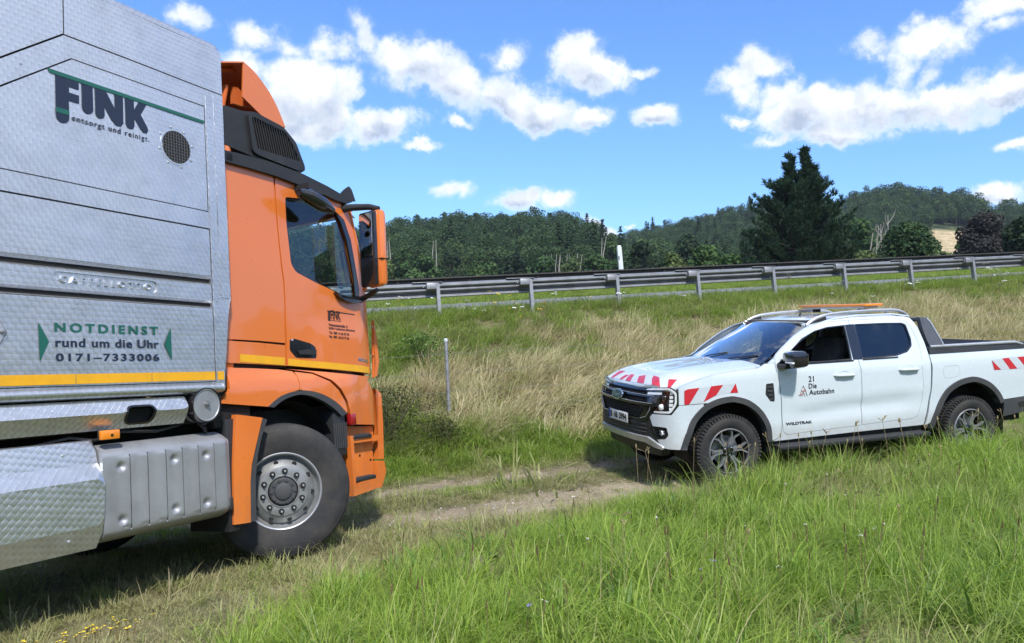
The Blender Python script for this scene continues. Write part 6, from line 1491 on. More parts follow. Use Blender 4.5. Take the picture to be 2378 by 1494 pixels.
M['grass'] = leafmat('meadow_grass', [(0.0,(0.065,0.14,0.018)),(0.35,(0.20,0.33,0.036)),(0.7,(0.38,0.50,0.080)),(0.9,(0.42,0.49,0.14)),(1.0,(0.55,0.48,0.26))], 0.45, 0.42, hue=(0.42,0.35,0.21))
M['straw'] = leafmat('dry_grass', [(0.0,(0.20,0.15,0.085)),(0.3,(0.42,0.345,0.185)),(0.65,(0.66,0.585,0.34)),(1.0,(0.84,0.78,0.52))], 0.35, 0.6, hue=(0.26,0.32,0.10))
M['weed'] = leafmat('weed_leaf', [(0.0,(0.06,0.12,0.02)),(0.6,(0.14,0.25,0.04)),(1.0,(0.26,0.36,0.08))], 0.4, 0.45)
M['stem'] = leafmat('dry_stem', [(0.0,(0.16,0.12,0.06)),(1.0,(0.32,0.27,0.13))], 0.2, 0.7)
M['petal_white'] = material('petal_white', (0.75,0.74,0.70), 0.7); M['petal_yellow'] = material('petal_yellow', (0.75,0.55,0.03), 0.6); M['petal_blue'] = material('petal_violet', (0.22,0.20,0.55), 0.6)
M['seed'] = material('seed_head', (0.14,0.085,0.045), 0.85)

def quads_mesh(name, Q, tone, mats, mi=None):
    """Q: (n,4,3) array of quads"""
    n = len(Q); me = bpy.data.meshes.new(name); me.vertices.add(n*4); me.vertices.foreach_set('co', Q.reshape(-1).astype('f'))
    me.loops.add(n*4); me.loops.foreach_set('vertex_index', np.arange(n*4)); me.polygons.add(n); me.polygons.foreach_set('loop_start', np.arange(0, n*4, 4))
    if mi is not None: me.polygons.foreach_set('material_index', mi)
    me.update(); a = me.attributes.new('tone', 'FLOAT', 'POINT'); a.data.foreach_set('value', np.repeat(tone, 4).astype('f'))
    for m in mats: me.materials.append(m)
    return me
def blades(n, rad, h0, h1, width, lean, curl, rg, seg=4, lean_dir=None, up=1.0):
    """tuft of tapering, bending blades; returns quads and one tone per quad"""
    ang = rg.uniform(0, 2*PI, n); rr = rad*np.sqrt(rg.uniform(0, 1, n)); bx, by = rr*np.cos(ang), rr*np.sin(ang)
    d = ang + rg.normal(0, 0.9, n)
    if lean_dir is not None: d = lean_dir + rg.normal(0, 0.55, n)
    H = rg.uniform(h0, h1, n); W = width*rg.uniform(0.6, 1.3, n); L = np.abs(rg.normal(lean, lean*0.5, n)); Cc = np.abs(rg.normal(curl, curl*0.5, n)); tone = np.clip(rg.normal(0.45, 0.22, n), 0, 1)
    tw = rg.uniform(0, PI, n); px_, py_ = np.cos(d+PI/2+0.5*np.sin(tw)), np.sin(d+PI/2+0.5*np.sin(tw))
    rows = []
    x, y, z = bx.copy(), by.copy(), np.zeros(n)-0.02
    a = L.copy(); st = H/seg
    for i in range(seg+1):
        w = W*(1-(i/seg)**1.6)*0.5 + 0.0003
        rows.append((np.stack([x-px_*w, y-py_*w, z], 1), np.stack([x+px_*w, y+py_*w, z], 1)))
        x = x+np.cos(d)*np.sin(a)*st; y = y+np.sin(d)*np.sin(a)*st; z = z+np.cos(a)*st*up; a = np.minimum(a+Cc/seg*(1+i*0.5), 2.2)
    Q = np.concatenate([np.stack([rows[i][0], rows[i][1], rows[i+1][1], rows[i+1][0]], 1) for i in range(seg)])
    return Q, np.tile(tone, seg)
def proto(me):
    o = bpy.data.objects.new(me.name, me); return o
def protos(kind, k, fn):
    c = bpy.data.collections.new(kind)
    for i in range(k): c.objects.link(proto(fn(i)))
    return c
def scatter_group():
    if 'scatter' in bpy.data.node_groups: return bpy.data.node_groups['scatter']
    g = bpy.data.node_groups.new('scatter', 'GeometryNodeTree')
    g.interface.new_socket('Geometry', in_out='INPUT', socket_type='NodeSocketGeometry'); g.interface.new_socket('Variants', in_out='INPUT', socket_type='NodeSocketCollection')
    g.interface.new_socket('Geometry', in_out='OUTPUT', socket_type='NodeSocketGeometry')
    N = g.nodes; i = N.new('NodeGroupInput'); o = N.new('NodeGroupOutput'); ci = N.new('GeometryNodeCollectionInfo'); ip = N.new('GeometryNodeInstanceOnPoints')
    ci.inputs['Separate Children'].default_value = True; ci.inputs['Reset Children'].default_value = True
    def na(nm, t):
        q = N.new('GeometryNodeInputNamedAttribute'); q.data_type = t; q.inputs['Name'].default_value = nm; return q.outputs['Attribute']
    L = g.links; L.new(i.outputs['Geometry'], ip.inputs['Points']); L.new(i.outputs['Variants'], ci.inputs['Collection']); L.new(ci.outputs[0], ip.inputs['Instance'])
    ip.inputs['Pick Instance'].default_value = True; L.new(na('idx', 'INT'), ip.inputs['Instance Index']); L.new(na('scl', 'FLOAT_VECTOR'), ip.inputs['Scale'])
    er = N.new('FunctionNodeEulerToRotation'); L.new(na('rot', 'FLOAT_VECTOR'), er.inputs[0]); L.new(er.outputs[0], ip.inputs['Rotation'])
    L.new(ip.outputs[0], o.inputs[0]); return g
def scatter(name, P, coll, scl, rot, idx, tint, dry, mats):
    n = len(P); me = bpy.data.meshes.new(name); me.vertices.add(n); me.vertices.foreach_set('co', np.asarray(P, 'f').ravel())
    for nm, t, d in (('scl','FLOAT_VECTOR',scl), ('rot','FLOAT_VECTOR',rot)):
        a = me.attributes.new(nm, t, 'POINT'); a.data.foreach_set('vector', np.asarray(d, 'f').ravel())
    a = me.attributes.new('idx', 'INT', 'POINT'); a.data.foreach_set('value', np.asarray(idx, 'i'))
    for nm, d in (('tint', tint), ('dry', dry)): a = me.attributes.new(nm, 'FLOAT', 'POINT'); a.data.foreach_set('value', np.asarray(d, 'f'))
    for m in mats: me.materials.append(m)
    o = bpy.data.objects.new(name, me); COL.objects.link(o); md = o.modifiers.new('scatter', 'NODES'); g = scatter_group(); md.node_group = g
    md[[s.identifier for s in g.interface.items_tree if s.name == 'Variants'][0]] = coll
    tag(o, kind='stuff'); return o
CE = np.array([0.0, 0.0]);
def B_edge(s): return np.interp(s, [-3,-2,-0.6,-0.2,0,0.7,1.5,2.6,3.6,6,12,30], [3.0,3.2,3.6,4.2,4.9,5.7,6.05,6.35,6.75,6.80,6.80,6.75])
def sample(s0, s1, t0, t1, dens, rg):
    n = int((s1-s0)*(t1-t0)*dens); return rg.uniform(s0, s1, n), rg.uniform(t0, t1, n)
def visible(s, t, margin=0.50):
    P = site(s, t, ground_z(s, t)); x, y = P[:,0], P[:,1]
    ok = (y > 0.4) & (np.abs(x)/np.maximum(y, 0.01) < 0.674+margin)
    return ok
def attrs(n, h, rg, lean=0.0, k=5):
    rot = np.stack([rg.normal(0, 0.10, n), rg.normal(0, 0.10, n), rg.uniform(0, 2*PI, n)], 1)
    return np.stack([h, h, h], 1), rot, rg.integers(0, k, n)
def keep_off(s, t):
    """no plants under the tyres"""
    P = site(s, t, 0*s); ok = np.ones(len(s), bool)
    for (cs, ct) in ((4.52,7.36),(4.55,9.21),(7.79,7.32),(7.82,9.17)): ok &= ~((np.abs(s-cs) < 0.28) & (np.abs(t-ct) < 0.16))
    for (cs, ct) in ((-0.08,6.42),(-1.80,8.09)): ok &= np.hypot(s-cs, t-ct) > 0.27
    return ok
def build_grass():
    rg = np.random.default_rng(5)
    def tall(i):
        r = np.random.default_rng(100+i); u_ = r.uniform(0, 1); a, ta = blades(38, 0.13+0.12*u_, 0.55, 1.15, 0.011+0.008*u_, 0.25+0.30*u_, 0.8+0.9*u_, r); b, tb = blades(16, 0.22, 0.3, 0.7, 0.020, 0.75, 1.3, r); tb = np.clip(tb+0.25*(r.uniform(0,1,len(tb)) > 0.7), 0, 1)
        return quads_mesh('grass_tuft', np.concatenate([a, b]), np.concatenate([ta, tb]), [M['grass']])
    def short(i):
        r = np.random.default_rng(200+i); a, ta = blades(26, 0.9, 0.5, 1.0, 0.045, 0.5, 1.2, r, seg=3); b, tb = blades(12, 1.0, 0.5, 1.1, 0.040, 1.2, 0.8, r, seg=3)
        return quads_mesh('short_tuft', np.concatenate([a, b]), np.concatenate([ta, np.clip(tb+0.35, 0, 1)]), [M['grass']])
    def straw(i):
        r = np.random.default_rng(300+i); a, ta = blades(30, 0.30, 0.6, 1.1, 0.0125, 0.55, 1.0, r, seg=5, lean_dir=0.0); b, tb = blades(12, 0.3, 0.4, 0.8, 0.012, 0.9, 0.9, r, seg=4)
        return quads_mesh('straw_tuft', np.concatenate([a, b]), np.concatenate([ta, tb]), [M['straw']])
    def litter(i):
        r = np.random.default_rng(400+i); a, ta = blades(26, 1.2, 0.5, 1.3, 0.03, 1.45, 0.25, r, seg=3)
        a[:, :, 2] = np.abs(a[:, :, 2])*0.5+0.01; return quads_mesh('litter', a, np.clip(ta, 0, 1), [M['straw']])
    T_, S_, D_, L_ = protos('grass_tufts', 12, tall), protos('short_tufts', 5, short), protos('straw_tufts', 6, straw), protos('litter_bits', 4, litter)
    # 1 tall meadow in front of the track
    s, t = sample(-3.5, 18, -1.5, 6.9, 92, rg); d = B_edge(s)-t; nz = vnoise(s, t, 1.1, 21); nf = vnoise(s, t, 3.0, 22)
    ok = (d > -0.15+0.45*(nz-0.5)) & visible(s, t) & keep_off(s, t); s, t, d, nz, nf = s[ok], t[ok], d[ok], nz[ok], nf[ok]
    h = 0.34*(0.40+0.95*nf)*(0.50+0.50*sst(-0.1, 0.7, d))*rg.uniform(0.6, 1.35, len(s)) + 0.04*sst(3.4, 5, s)
    patch = sst(0.60, 0.74, vnoise(s, t, 0.75, 31)); h = h + 0.20*sst(2.2, 3.7, s)*sst(5.4, 6.3, t); h = h*(1-0.45*patch)
    keep = rg.uniform(0, 1, len(s)) > 0.35*patch; s, t, h, nz, nf, patch = [q[keep] for q in (s, t, h, nz, nf, patch)]
    a, r_, i_ = attrs(len(s), h, rg, k=12); scatter('meadow_grass', site(s, t, ground_z(s, t)), T_, a, r_, i_, np.clip(0.25+0.6*vnoise(s, t, 1.6, 41)+rg.normal(0, .12, len(s)), 0, 1), np.clip(patch*0.8+0.35*(rg.uniform(0,1,len(s)) > 0.90), 0, 1), [M['grass']])
    # 2 short trodden grass round the track and under the truck
    s, t = sample(-6, 19, 1.0, 10.0, 115, rg); bare = rutmask(s, t); d = B_edge(s)-t
    ok = (d < 0.35) & visible(s, t) & (rg.uniform(0, 1, len(s)) > 0.66*sst(0.30, 0.85, bare)) & keep_off(s, t); s, t, bare = s[ok], t[ok], bare[ok]
    h = 0.085*np.exp(rg.normal(-0.1, 0.45, len(s)))*(0.35+1.3*vnoise(s, t, 2.2, 51))*(1-0.5*bare) + 0.06*sst(9.2, 9.7, t); dr = sst(0.36, 0.60, vnoise(s, t, 0.9, 61)+0.3*bare+0.22*sst(1.6,-0.6,s)*sst(8,5,t))
    a, r_, i_ = attrs(len(s), h, rg, k=5); scatter('short_grass', site(s, t, ground_z(s, t)), S_, a, r_, i_, rg.uniform(0, 0.9, len(s)), dr*rg.uniform(0.6, 1, len(s)), [M['grass']])
    s, t = sample(-6, 19, 1.0, 10.2, 70, rg); ok = visible(s, t) & keep_off(s, t) & (vnoise(s, t, 0.9, 61) > 0.36); s, t = s[ok], t[ok]
    a, r_, i_ = attrs(len(s), 0.07*rg.uniform(0.5, 1.4, len(s)), rg, k=4); scatter('dry_litter', site(s, t, ground_z(s, t)), L_, a, r_*np.array([0.3,0.3,1]), i_, rg.uniform(0, 0.9, len(s)), rg.uniform(0, 0.3, len(s)), [M['straw']])
    s, t = sample(-4, 9, 1.8, 9.6, 9, rg); d = B_edge(s)-t; ok = (d < 0.2) & visible(s, t) & keep_off(s, t) & (rutmask(s, t) < 0.35) & (vnoise(s, t, 1.8, 53) > 0.45); s, t = s[ok], t[ok]; n = len(s)
    a, r_, i_ = attrs(n, 0.12*rg.uniform(0.6, 1.6, n), rg, k=12); scatter('loose_tufts', site(s, t, ground_z(s, t)), T_, a*np.array([1.3,1.3,1]), r_, i_, rg.uniform(0.1, 0.9, n), 0.8*rg.uniform(0, 1, n), [M['grass']])
    def broad(i):
        r = np.random.default_rng(450+i); a, ta = blades(9, 0.10, 0.6, 1.1, 0.10, 0.45, 1.3, r, seg=4); return quads_mesh('broadleaf_tuft', a, ta, [M['weed']])
    W_ = protos('broadleaf_tufts', 5, broad)
    s, t = sample(-2, 12, 2.0, 6.8, 9, rg); ok = (B_edge(s)-t > 0.1) & visible(s, t) & (vnoise(s, t, 1.3, 57) > 0.40); s, t = s[ok], t[ok]; n = len(s)
    a, r_, i_ = attrs(n, 0.22*rg.uniform(0.6, 1.4, n), rg, k=5); scatter('broadleaf_weeds', site(s, t, ground_z(s, t)), W_, a, r_, i_, rg.uniform(0.1, 0.9, n), 0.3*rg.uniform(0, 1, n), [M['weed']])
    # 3 lush strip at the foot of the slope
    s, t = sample(-6, 28, 9.35, 10.9, 60, rg); nz = vnoise(s, t, 1.2, 71); ok = visible(s, t) & (t-9.5 > 0.5*(nz-0.6)) & (10.45+0.6*(nz-0.5)-t > 0) & keep_off(s, t); s, t, nz = s[ok], t[ok], nz[ok]
    h = 0.27*(0.5+0.8*nz)*rg.uniform(0.7, 1.25, len(s))*sst(9.2, 9.75, t); a, r_, i_ = attrs(len(s), h+0.03, rg, k=12)
    scatter('lush_grass', site(s, t, ground_z(s, t)), T_, a*np.array([1.25,1.25,1]), r_, i_, np.clip(0.1+0.5*nz, 0, 1), 0.15*rg.uniform(0, 1, len(s)), [M['grass']])
    # 4 dry and green grass on the embankment
    s, t = sample(-8, 32, 10.2, 15.25, 44, rg); ok = visible(s, t); s, t = s[ok], t[ok]; n = len(s)
    g1 = vnoise(s, t, 0.55, 81, 2); g2 = vnoise(s+0.6*t, t, 1.5, 82); green = sst(0.50, 0.66, 0.55*g1+0.45*g2 + 0.30*sst(13.6, 14.9, t) - 0.16*sst(13.2, 11.5, t)*sst(11.0,11.8,t) + 0.10*sst(3.2, 1.5, s))
    isg = rg.uniform(0, 1, n) < green; hs = (0.55+0.25*g2)*rg.uniform(0.7, 1.2, n)*(1-0.38*sst(13.6, 15, t))
    j = ~isg; m = int(j.sum()); rot = np.stack([rg.normal(0, 0.18, m), rg.normal(0, 0.18, m), rg.normal(0.25, 0.75, m)+1.1*(vnoise(s[j], t[j], 0.7, 91)-0.45)], 1); rot[:, 2] += R_(90-73.3)
    k3 = np.stack([hs[j], hs[j], hs[j]*0.85], 1); br = sst(0.5, 0.72, vnoise(s[j]+3, t[j], 0.7, 95))*sst(13.2, 11.4, t[j])
    scatter('embankment_dry_grass', site(s[j], t[j], ground_z(s[j], t[j])), D_, k3, rot, rg.integers(0, 6, m), np.clip(rg.uniform(0.25, 1.0, m)-0.65*br, 0, 1), 0.55*(rg.uniform(0, 1, m) > 0.72), [M['straw']])
    j = isg | (rg.uniform(0, 1, n) < 0.40); m = int(j.sum()); h = 0.40*(0.6+0.6*g2[j])*rg.uniform(0.7, 1.2, m)*(1-0.15*sst(14, 15.2, t[j])); a, r_, i_ = attrs(m, h, rg, k=12)
    scatter('embankment_green_grass', site(s[j], t[j], ground_z(s[j], t[j])), T_, a*np.array([1.2,1.2,1]), r_, i_, np.clip(rg.uniform(0.1, 0.9, m), 0, 1), 0.85*rg.uniform(0, 1, m)*(rg.uniform(0,1,m) > 0.25), [M['grass']])
    # 5 verges beside and beyond the carriageway
    s, t = sample(-10, 42, 15.1, 16.25, 60, rg); ok = visible(s, t); s, t = s[ok], t[ok]; h = 0.235*rg.uniform(0.5, 1.25, len(s))*sst(16.4,15.7,t); a, r_, i_ = attrs(len(s), h+0.04, rg, k=12)
    scatter('verge_grass', site(s, t, ground_z(s, t)), T_, a*np.array([1.8,1.8,1]), r_, i_, rg.uniform(0.1, 0.8, len(s)), 0.5*rg.uniform(0, 1, len(s)), [M['grass']])
    s, t = sample(-14, 56, 24.0, 31, 15, rg); ok = visible(s, t); s, t = s[ok], t[ok]; h = 0.30*rg.uniform(0.6, 1.3, len(s)); a, r_, i_ = attrs(len(s), h, rg, k=12)
    scatter('verge_grass', site(s, t, ground_z(s, t)), T_, a*np.array([2.2,2.2,1]), r_, i_, rg.uniform(0.2, 0.9, len(s)), 0.3*rg.uniform(0, 1, len(s)), [M['grass']])
build_grass()

def build_flowers():
    rg = np.random.default_rng(9)
    def flower(i, mat, flat=True, n=7, r=0.03, zz=1.0):
        q = []; g = np.random.default_rng(500+i)
        for k in range(n):
            x, y, z = g.normal(0, r), g.normal(0, r), zz+g.normal(0, r*0.4); w = r*g.uniform(0.35, 0.7); tl = g.uniform(-0.4, 0.4)
            q.append([(x-w,y-w,z-tl*w),(x+w,y-w,z-tl*w),(x+w,y+w,z+tl*w),(x-w,y+w,z+tl*w)])
        st = []
        for k in range(2): a = k*PI/2; c, s_ = math.cos(a)*0.006, math.sin(a)*0.006; st.append([(-c,-s_,0),(c,s_,0),(c*0.6,s_*0.6,zz),(-c*0.6,-s_*0.6,zz)])
        Q = np.array(q+st, float); return quads_mesh('flower', Q, np.full(len(Q), 0.5), [mat, M['stem']], np.array([0]*n+[1]*2))
    Wc = protos('white_flowers', 4, lambda i: flower(i, M['petal_white'], r=0.045, n=9, zz=0.75)); Yc = protos('yellow_flowers', 4, lambda i: flower(10+i, M['petal_yellow'], r=0.035, n=9, zz=0.7)); Cc = protos('clover_flowers', 3, lambda i: flower(20+i, M['petal_white'], r=0.008, n=5, zz=0.22)); Uc = protos('small_yellow', 3, lambda i: flower(30+i, M['petal_yellow'], r=0.009, n=3, zz=0.07)); Bc = protos('violet_flowers', 2, lambda i: flower(40+i, M['petal_blue'], r=0.006, n=7, zz=0.20))
    def put(name, s, t, c, k, mats, sc0=1.0):
        s, t = np.array(s), np.array(t); ok = visible(s, t); s, t = s[ok], t[ok]; n = len(s); h = sc0*rg.uniform(0.75, 1.2, n); a, r_, i_ = attrs(n, h, rg, k=k); scatter(name, site(s, t, ground_z(s, t)), c, a, r_, i_, rg.uniform(0,1,n), np.zeros(n), mats)
    put('yarrow', np.concatenate([rg.normal(3.0,1.6,26), rg.normal(13.3,1.0,10), rg.normal(17.5,1.0,24), rg.normal(7.5,2,7)]), np.concatenate([rg.normal(14.6,0.35,26), rg.normal(14.2,0.5,10), rg.normal(14.7,0.3,24), rg.normal(14.3,0.4,7)]), Wc, 4, [M['petal_white']], 0.62)
    put('ragwort', np.concatenate([rg.normal(4.35,0.28,18), rg.uniform(2,9,4)]), np.concatenate([rg.normal(14.5,0.25,18), rg.normal(14.4,0.4,4)]), Yc, 4, [M['petal_yellow']], 0.62)
    s, t = rg.uniform(-2, 40, 700), rg.uniform(24.5, 30, 700); put('yellow_verge_flowers', s[vnoise(s,t,0.25,7) > 0.45], t[vnoise(s,t,0.25,7) > 0.45], Yc, 4, [M['petal_yellow']], 0.42)
    s, t = rg.uniform(1, 10, 45), rg.uniform(3.2, 6.6, 45); ok = B_edge(s) > t; put('clover', s[ok], t[ok], Cc, 3, [M['petal_white']])
    put('small_yellow_flowers', rg.normal(-1.02,0.13,26), rg.normal(4.72,0.10,26), Uc, 3, [M['petal_yellow']]); put('vetch', [1.02,2.05,2.10], [3.55,3.75,3.72], Bc, 2, [M['petal_blue']])
    def plantain(i):
        g = np.random.default_rng(800+i); q = []; mi = []; x, y = g.normal(0,0.12), g.normal(0,0.12)
        for k in range(2):
            a = k*PI/2+0.4; c, s_ = math.cos(a), math.sin(a); w = 0.007; q.append([(-c*w,-s_*w,0),(c*w,s_*w,0),(x+c*w*0.6,y+s_*w*0.6,0.93),(x-c*w*0.6,y-s_*w*0.6,0.93)]); mi.append(1)
            w = 0.014; q.append([(x-c*w,y-s_*w,0.90),(x+c*w,y+s_*w,0.90),(x*1.05+c*w*0.5,y*1.05+s_*w*0.5,1.02),(x*1.05-c*w*0.5,y*1.05-s_*w*0.5,1.02)]); mi.append(0)
        return quads_mesh('plantain', np.array(q, float), np.full(len(q), 0.4), [M['seed'], M['stem']], np.array(mi))
    Pc = protos('plantain_heads', 5, plantain)
    s, t = rg.uniform(0.2, 10, 300), rg.uniform(3.0, 6.6, 300); ok = (B_edge(s) > t+0.1) & (vnoise(s, t, 0.8, 44) > 0.42); put('plantain', s[ok], t[ok], Pc, 5, [M['seed']], 0.33)
    def seedgrass(i):
        r = np.random.default_rng(860+i); a, ta = blades(3, 0.05, 0.85, 1.1, 0.008, 0.35, 0.8, r, seg=5); tip = []
        return quads_mesh('seed_grass', a, np.clip(ta*0.3+0.3, 0, 1), [M['straw']])
    Gc = protos('seed_grasses', 5, seedgrass)
    s, t = rg.uniform(-2, 12, 420), rg.uniform(2.5, 6.8, 420); ok = (B_edge(s) > t-0.2); put('seed_grass', s[ok], t[ok], Gc, 5, [M['straw']], 0.40)
    # tall seed stalks in front of the pickup: separate plants that share their shapes
    def stalk_mesh(i):
        g = np.random.default_rng(700+i); h = 1.0; bm = bmesh.new(); bx, by = g.normal(0,0.05), g.normal(0,0.05)
        pts = [(bx*(k/5)**2, by*(k/5)**2, h*k/5) for k in range(6)]; add_tube(bm, pts, 0.0022, 5)
        if i % 3 != 2: add_lathe(bm, [(h-0.02,0.0),(h-0.012,0.006),(h+0.02,0.009),(h+0.05,0.006),(h+0.07,0.0)], 7, 'z', (bx,by,0))
        else:
            for q in range(4): add_tube(bm, [(bx,by,h),(bx+g.normal(0,0.035),by+g.normal(0,0.035),h+g.uniform(0.04,0.11))], [0.002,0.006], 5)
        bmesh.ops.recalc_face_normals(bm, faces=bm.faces); me = bpy.data.meshes.new('seed_stalk'); bm.to_mesh(me); bm.free(); me.materials.append(M['seed_stem']); return me
    ms = [stalk_mesh(i) for i in range(6)]
    pts = [(3.55,6.45),(3.9,6.4),(4.05,6.3),(4.2,6.5),(4.38,6.35),(4.5,6.5),(4.62,6.3),(4.72,6.45),(4.85,6.35),(4.98,6.5),(5.1,6.3),(5.3,6.45),(5.35,6.3),(5.55,6.5),(5.75,6.4),(5.95,6.35),(6.1,6.5),(6.25,6.4),(6.5,6.45),(6.62,6.5),(6.8,6.35),(7.0,6.5),(7.15,6.4),(7.4,6.45),(7.6,6.5),(7.9,6.4),(8.25,6.45),(8.6,6.5)] + [(rg.uniform(1.6,7.6), rg.uniform(3.6,6.1)) for _ in range(26)] + [(3.3,6.9),(3.15,6.75),(3.45,7.0)]
    for n, (s, t) in enumerate(pts):
        far = n < 28 or n >= 54; P = site(s, t, float(ground_z(s, t))); o = bpy.data.objects.new('seed_stalk', ms[n % 6]); COL.objects.link(o)
        h = rg.uniform(0.42, 0.62) if far else rg.uniform(0.26, 0.42); o.location = P; o.scale = (0.9,0.9,h); o.rotation_euler = (rg.normal(0,0.10), rg.normal(0,0.10), rg.uniform(0,6))
        if far: tag(o, 'thin brown seed stalk rising from the tall grass in front of the white pickup', 'plant stalk', 'seed stalks in front of the pickup')
        else: tag(o, 'brown plantain seed stalk standing in the green meadow in the foreground', 'plant stalk', 'seed stalks in the foreground meadow')
M['seed_stem'] = dirty(material('seed_stalk', (0.30,0.24,0.12), 0.8), 0.6, 30, dirt=(0.12,0.07,0.04))
build_flowers()
def build_gravel():
    rg = np.random.default_rng(31)
    def stone(i):
        g = np.random.default_rng(600+i); bm = bmesh.new(); bmesh.ops.create_icosphere(bm, subdivisions=1, radius=1.0)
        for v in bm.verts: v.co *= g.uniform(0.75, 1.2); v.co.z *= 0.6
        me = bpy.data.meshes.new('stone'); bm.to_mesh(me); bm.free(); me.materials.append(M['stone']); return me
    C = protos('stones', 4, stone); s, t = rg.uniform(-1, 7, 6500), rg.uniform(6.9, 9.7, 6500); ok = (rg.uniform(0,1,6500) < rutmask(s, t)**1.3) & visible(s, t); s, t = s[ok], t[ok]; n = len(s)
    h = 0.0045*np.exp(rg.normal(0, 0.5, n)); scatter('gravel', site(s, t, ground_z(s, t)+0.01), C, np.stack([h,h,h],1), rg.uniform(0, 6, (n,3)), rg.integers(0,4,n), rg.uniform(0,1,n), np.zeros(n), [M['stone']])
M['stone'] = dirty(material('limestone_gravel', (0.50,0.47,0.41), 0.85), 0.5, 3, dirt=(0.25,0.22,0.17))
build_gravel()

# ------------------------------------------------------------------ shrubs and trees
def leafcloud(C, Rd, n, size, rg, flat=0.3, aspect=1.0):
    """n leaf quads on the shells of lobes C (k,3) with radii Rd (k,)"""
    w = Rd**2/np.sum(Rd**2); li = rg.choice(len(C), n, p=w); v = rg.normal(0, 1, (n, 3)); v /= np.linalg.norm(v, axis=1)[:, None]
    rad = Rd[li]*rg.uniform(0.55, 1.08, n)**0.5; P = C[li]+v*rad[:, None]*np.array([1,1,0.85])
    nrm = v + rg.normal(0, 0.55, (n, 3)) + np.array([0,0,flat]); nrm /= np.linalg.norm(nrm, axis=1)[:, None]
    a = np.cross(nrm, rg.normal(0, 1, (n, 3))); a /= np.linalg.norm(a, axis=1)[:, None]; b = np.cross(nrm, a)
    s = size*rg.uniform(0.5, 1.35, n)[:, None]; a = a*s; b = b*s*aspect*0.7
    Q = np.stack([P-a*0.9, P-b, P+a, P+b], 1)
    tone = np.clip(rg.normal(0.42, 0.18, n)+0.18*(rg.uniform(0,1,len(C))[li]-0.5), 0, 1)
    return Q, tone
def tree_leaves(name, stops, trans=0.25, inst=False): M[name] = leafmat(name, stops, trans, 0.6, inst=inst, tint=0.45)
tree_leaves('leaf_forest', [(0.0,(0.026,0.052,0.024)),(0.4,(0.050,0.090,0.036)),(0.75,(0.082,0.132,0.048)),(1.0,(0.140,0.190,0.070))], 0.30, True)
tree_leaves('leaf_green', [(0.0,(0.02,0.05,0.016)),(0.5,(0.06,0.115,0.035)),(1.0,(0.14,0.20,0.06))])
tree_leaves('leaf_light', [(0.0,(0.05,0.08,0.03)),(0.5,(0.11,0.155,0.05)),(1.0,(0.22,0.25,0.10))])
tree_leaves('leaf_dark', [(0.0,(0.010,0.025,0.012)),(0.5,(0.028,0.052,0.022)),(1.0,(0.06,0.09,0.035))])
tree_leaves('leaf_purple', [(0.0,(0.020,0.022,0.020)),(0.5,(0.046,0.044,0.040)),(1.0,(0.090,0.080,0.066))])
tree_leaves('leaf_mid', [(0.0,(0.014,0.036,0.014)),(0.5,(0.040,0.082,0.028)),(1.0,(0.095,0.145,0.048))])
tree_leaves('leaf_russet', [(0.0,(0.07,0.035,0.035)),(0.5,(0.15,0.075,0.065)),(1.0,(0.22,0.12,0.10))])
tree_leaves('needle_pine', [(0.0,(0.012,0.032,0.020)),(0.5,(0.034,0.072,0.038)),(1.0,(0.10,0.15,0.065))], 0.25)
tree_leaves('leaf_olive', [(0.0,(0.035,0.045,0.015)),(0.5,(0.075,0.088,0.028)),(1.0,(0.16,0.16,0.06))])
M['bark'] = dirty(material('bark', (0.10,0.08,0.062), 0.9), 0.5, 4, dirt=(0.04,0.035,0.03)); M['pale_bark'] = dirty(material('pale_bark', (0.34,0.31,0.27), 0.85), 0.4, 3, dirt=(0.16,0.14,0.12))
def crown_lobes(rg, w, h, z0, shape='round', k=16):
    C = []; Rd = []
    for i in range(k):
        f = rg.uniform(0, 1); z = z0+(h-z0)*(0.12+0.80*f)
        prof = {'round': math.sin(PI*(0.18+0.72*f))**0.6, 'cone': (1-f)**0.8+0.08, 'dome': (1-f**2.2)**0.5+0.05}[shape]
        a = rg.uniform(0, 2*PI); r = w*0.5*prof*rg.uniform(0.25, 0.72); q = w*0.5*prof*rg.uniform(0.34, 0.52)+0.04*w
        C.append((r*math.cos(a), r*math.sin(a), min(z, h-q*0.8))); Rd.append(q)
    return np.array(C), np.array(Rd)
def trunk_bm(h, r, rg, limbs=6, w=4.0, z0=0.3):
    bm = bmesh.new(); pts = [(rg.normal(0, 0.012)*h*k/6, rg.normal(0, 0.012)*h*k/6, h*0.88*k/6-0.3) for k in range(7)]
    add_tube(bm, pts, [r*(1-0.12*k)+0.01 for k in range(7)], 8)
    for i in range(limbs):
        f = z0+(0.9-z0)*i/limbs; a = rg.uniform(0, 2*PI); b = Vector(pts[min(int(f*6), 5)]).lerp(Vector(pts[min(int(f*6)+1, 6)]), f*6 % 1); L = w*0.38*(1-0.5*f)
        add_tube(bm, [b, b+Vector((math.cos(a)*L*0.5, math.sin(a)*L*0.5, L*0.35)), b+Vector((math.cos(a)*L, math.sin(a)*L, L*0.9))], [r*0.4, r*0.25, r*0.08], 5, caps=False)
    return bm
def from_px(u, r, z=None):
    """world position at horizontal distance r in the direction of image pixel column u"""
    ta = (u-1189)/1764.5; az = math.atan(ta); return az, (r*math.sin(az), r*math.cos(az))
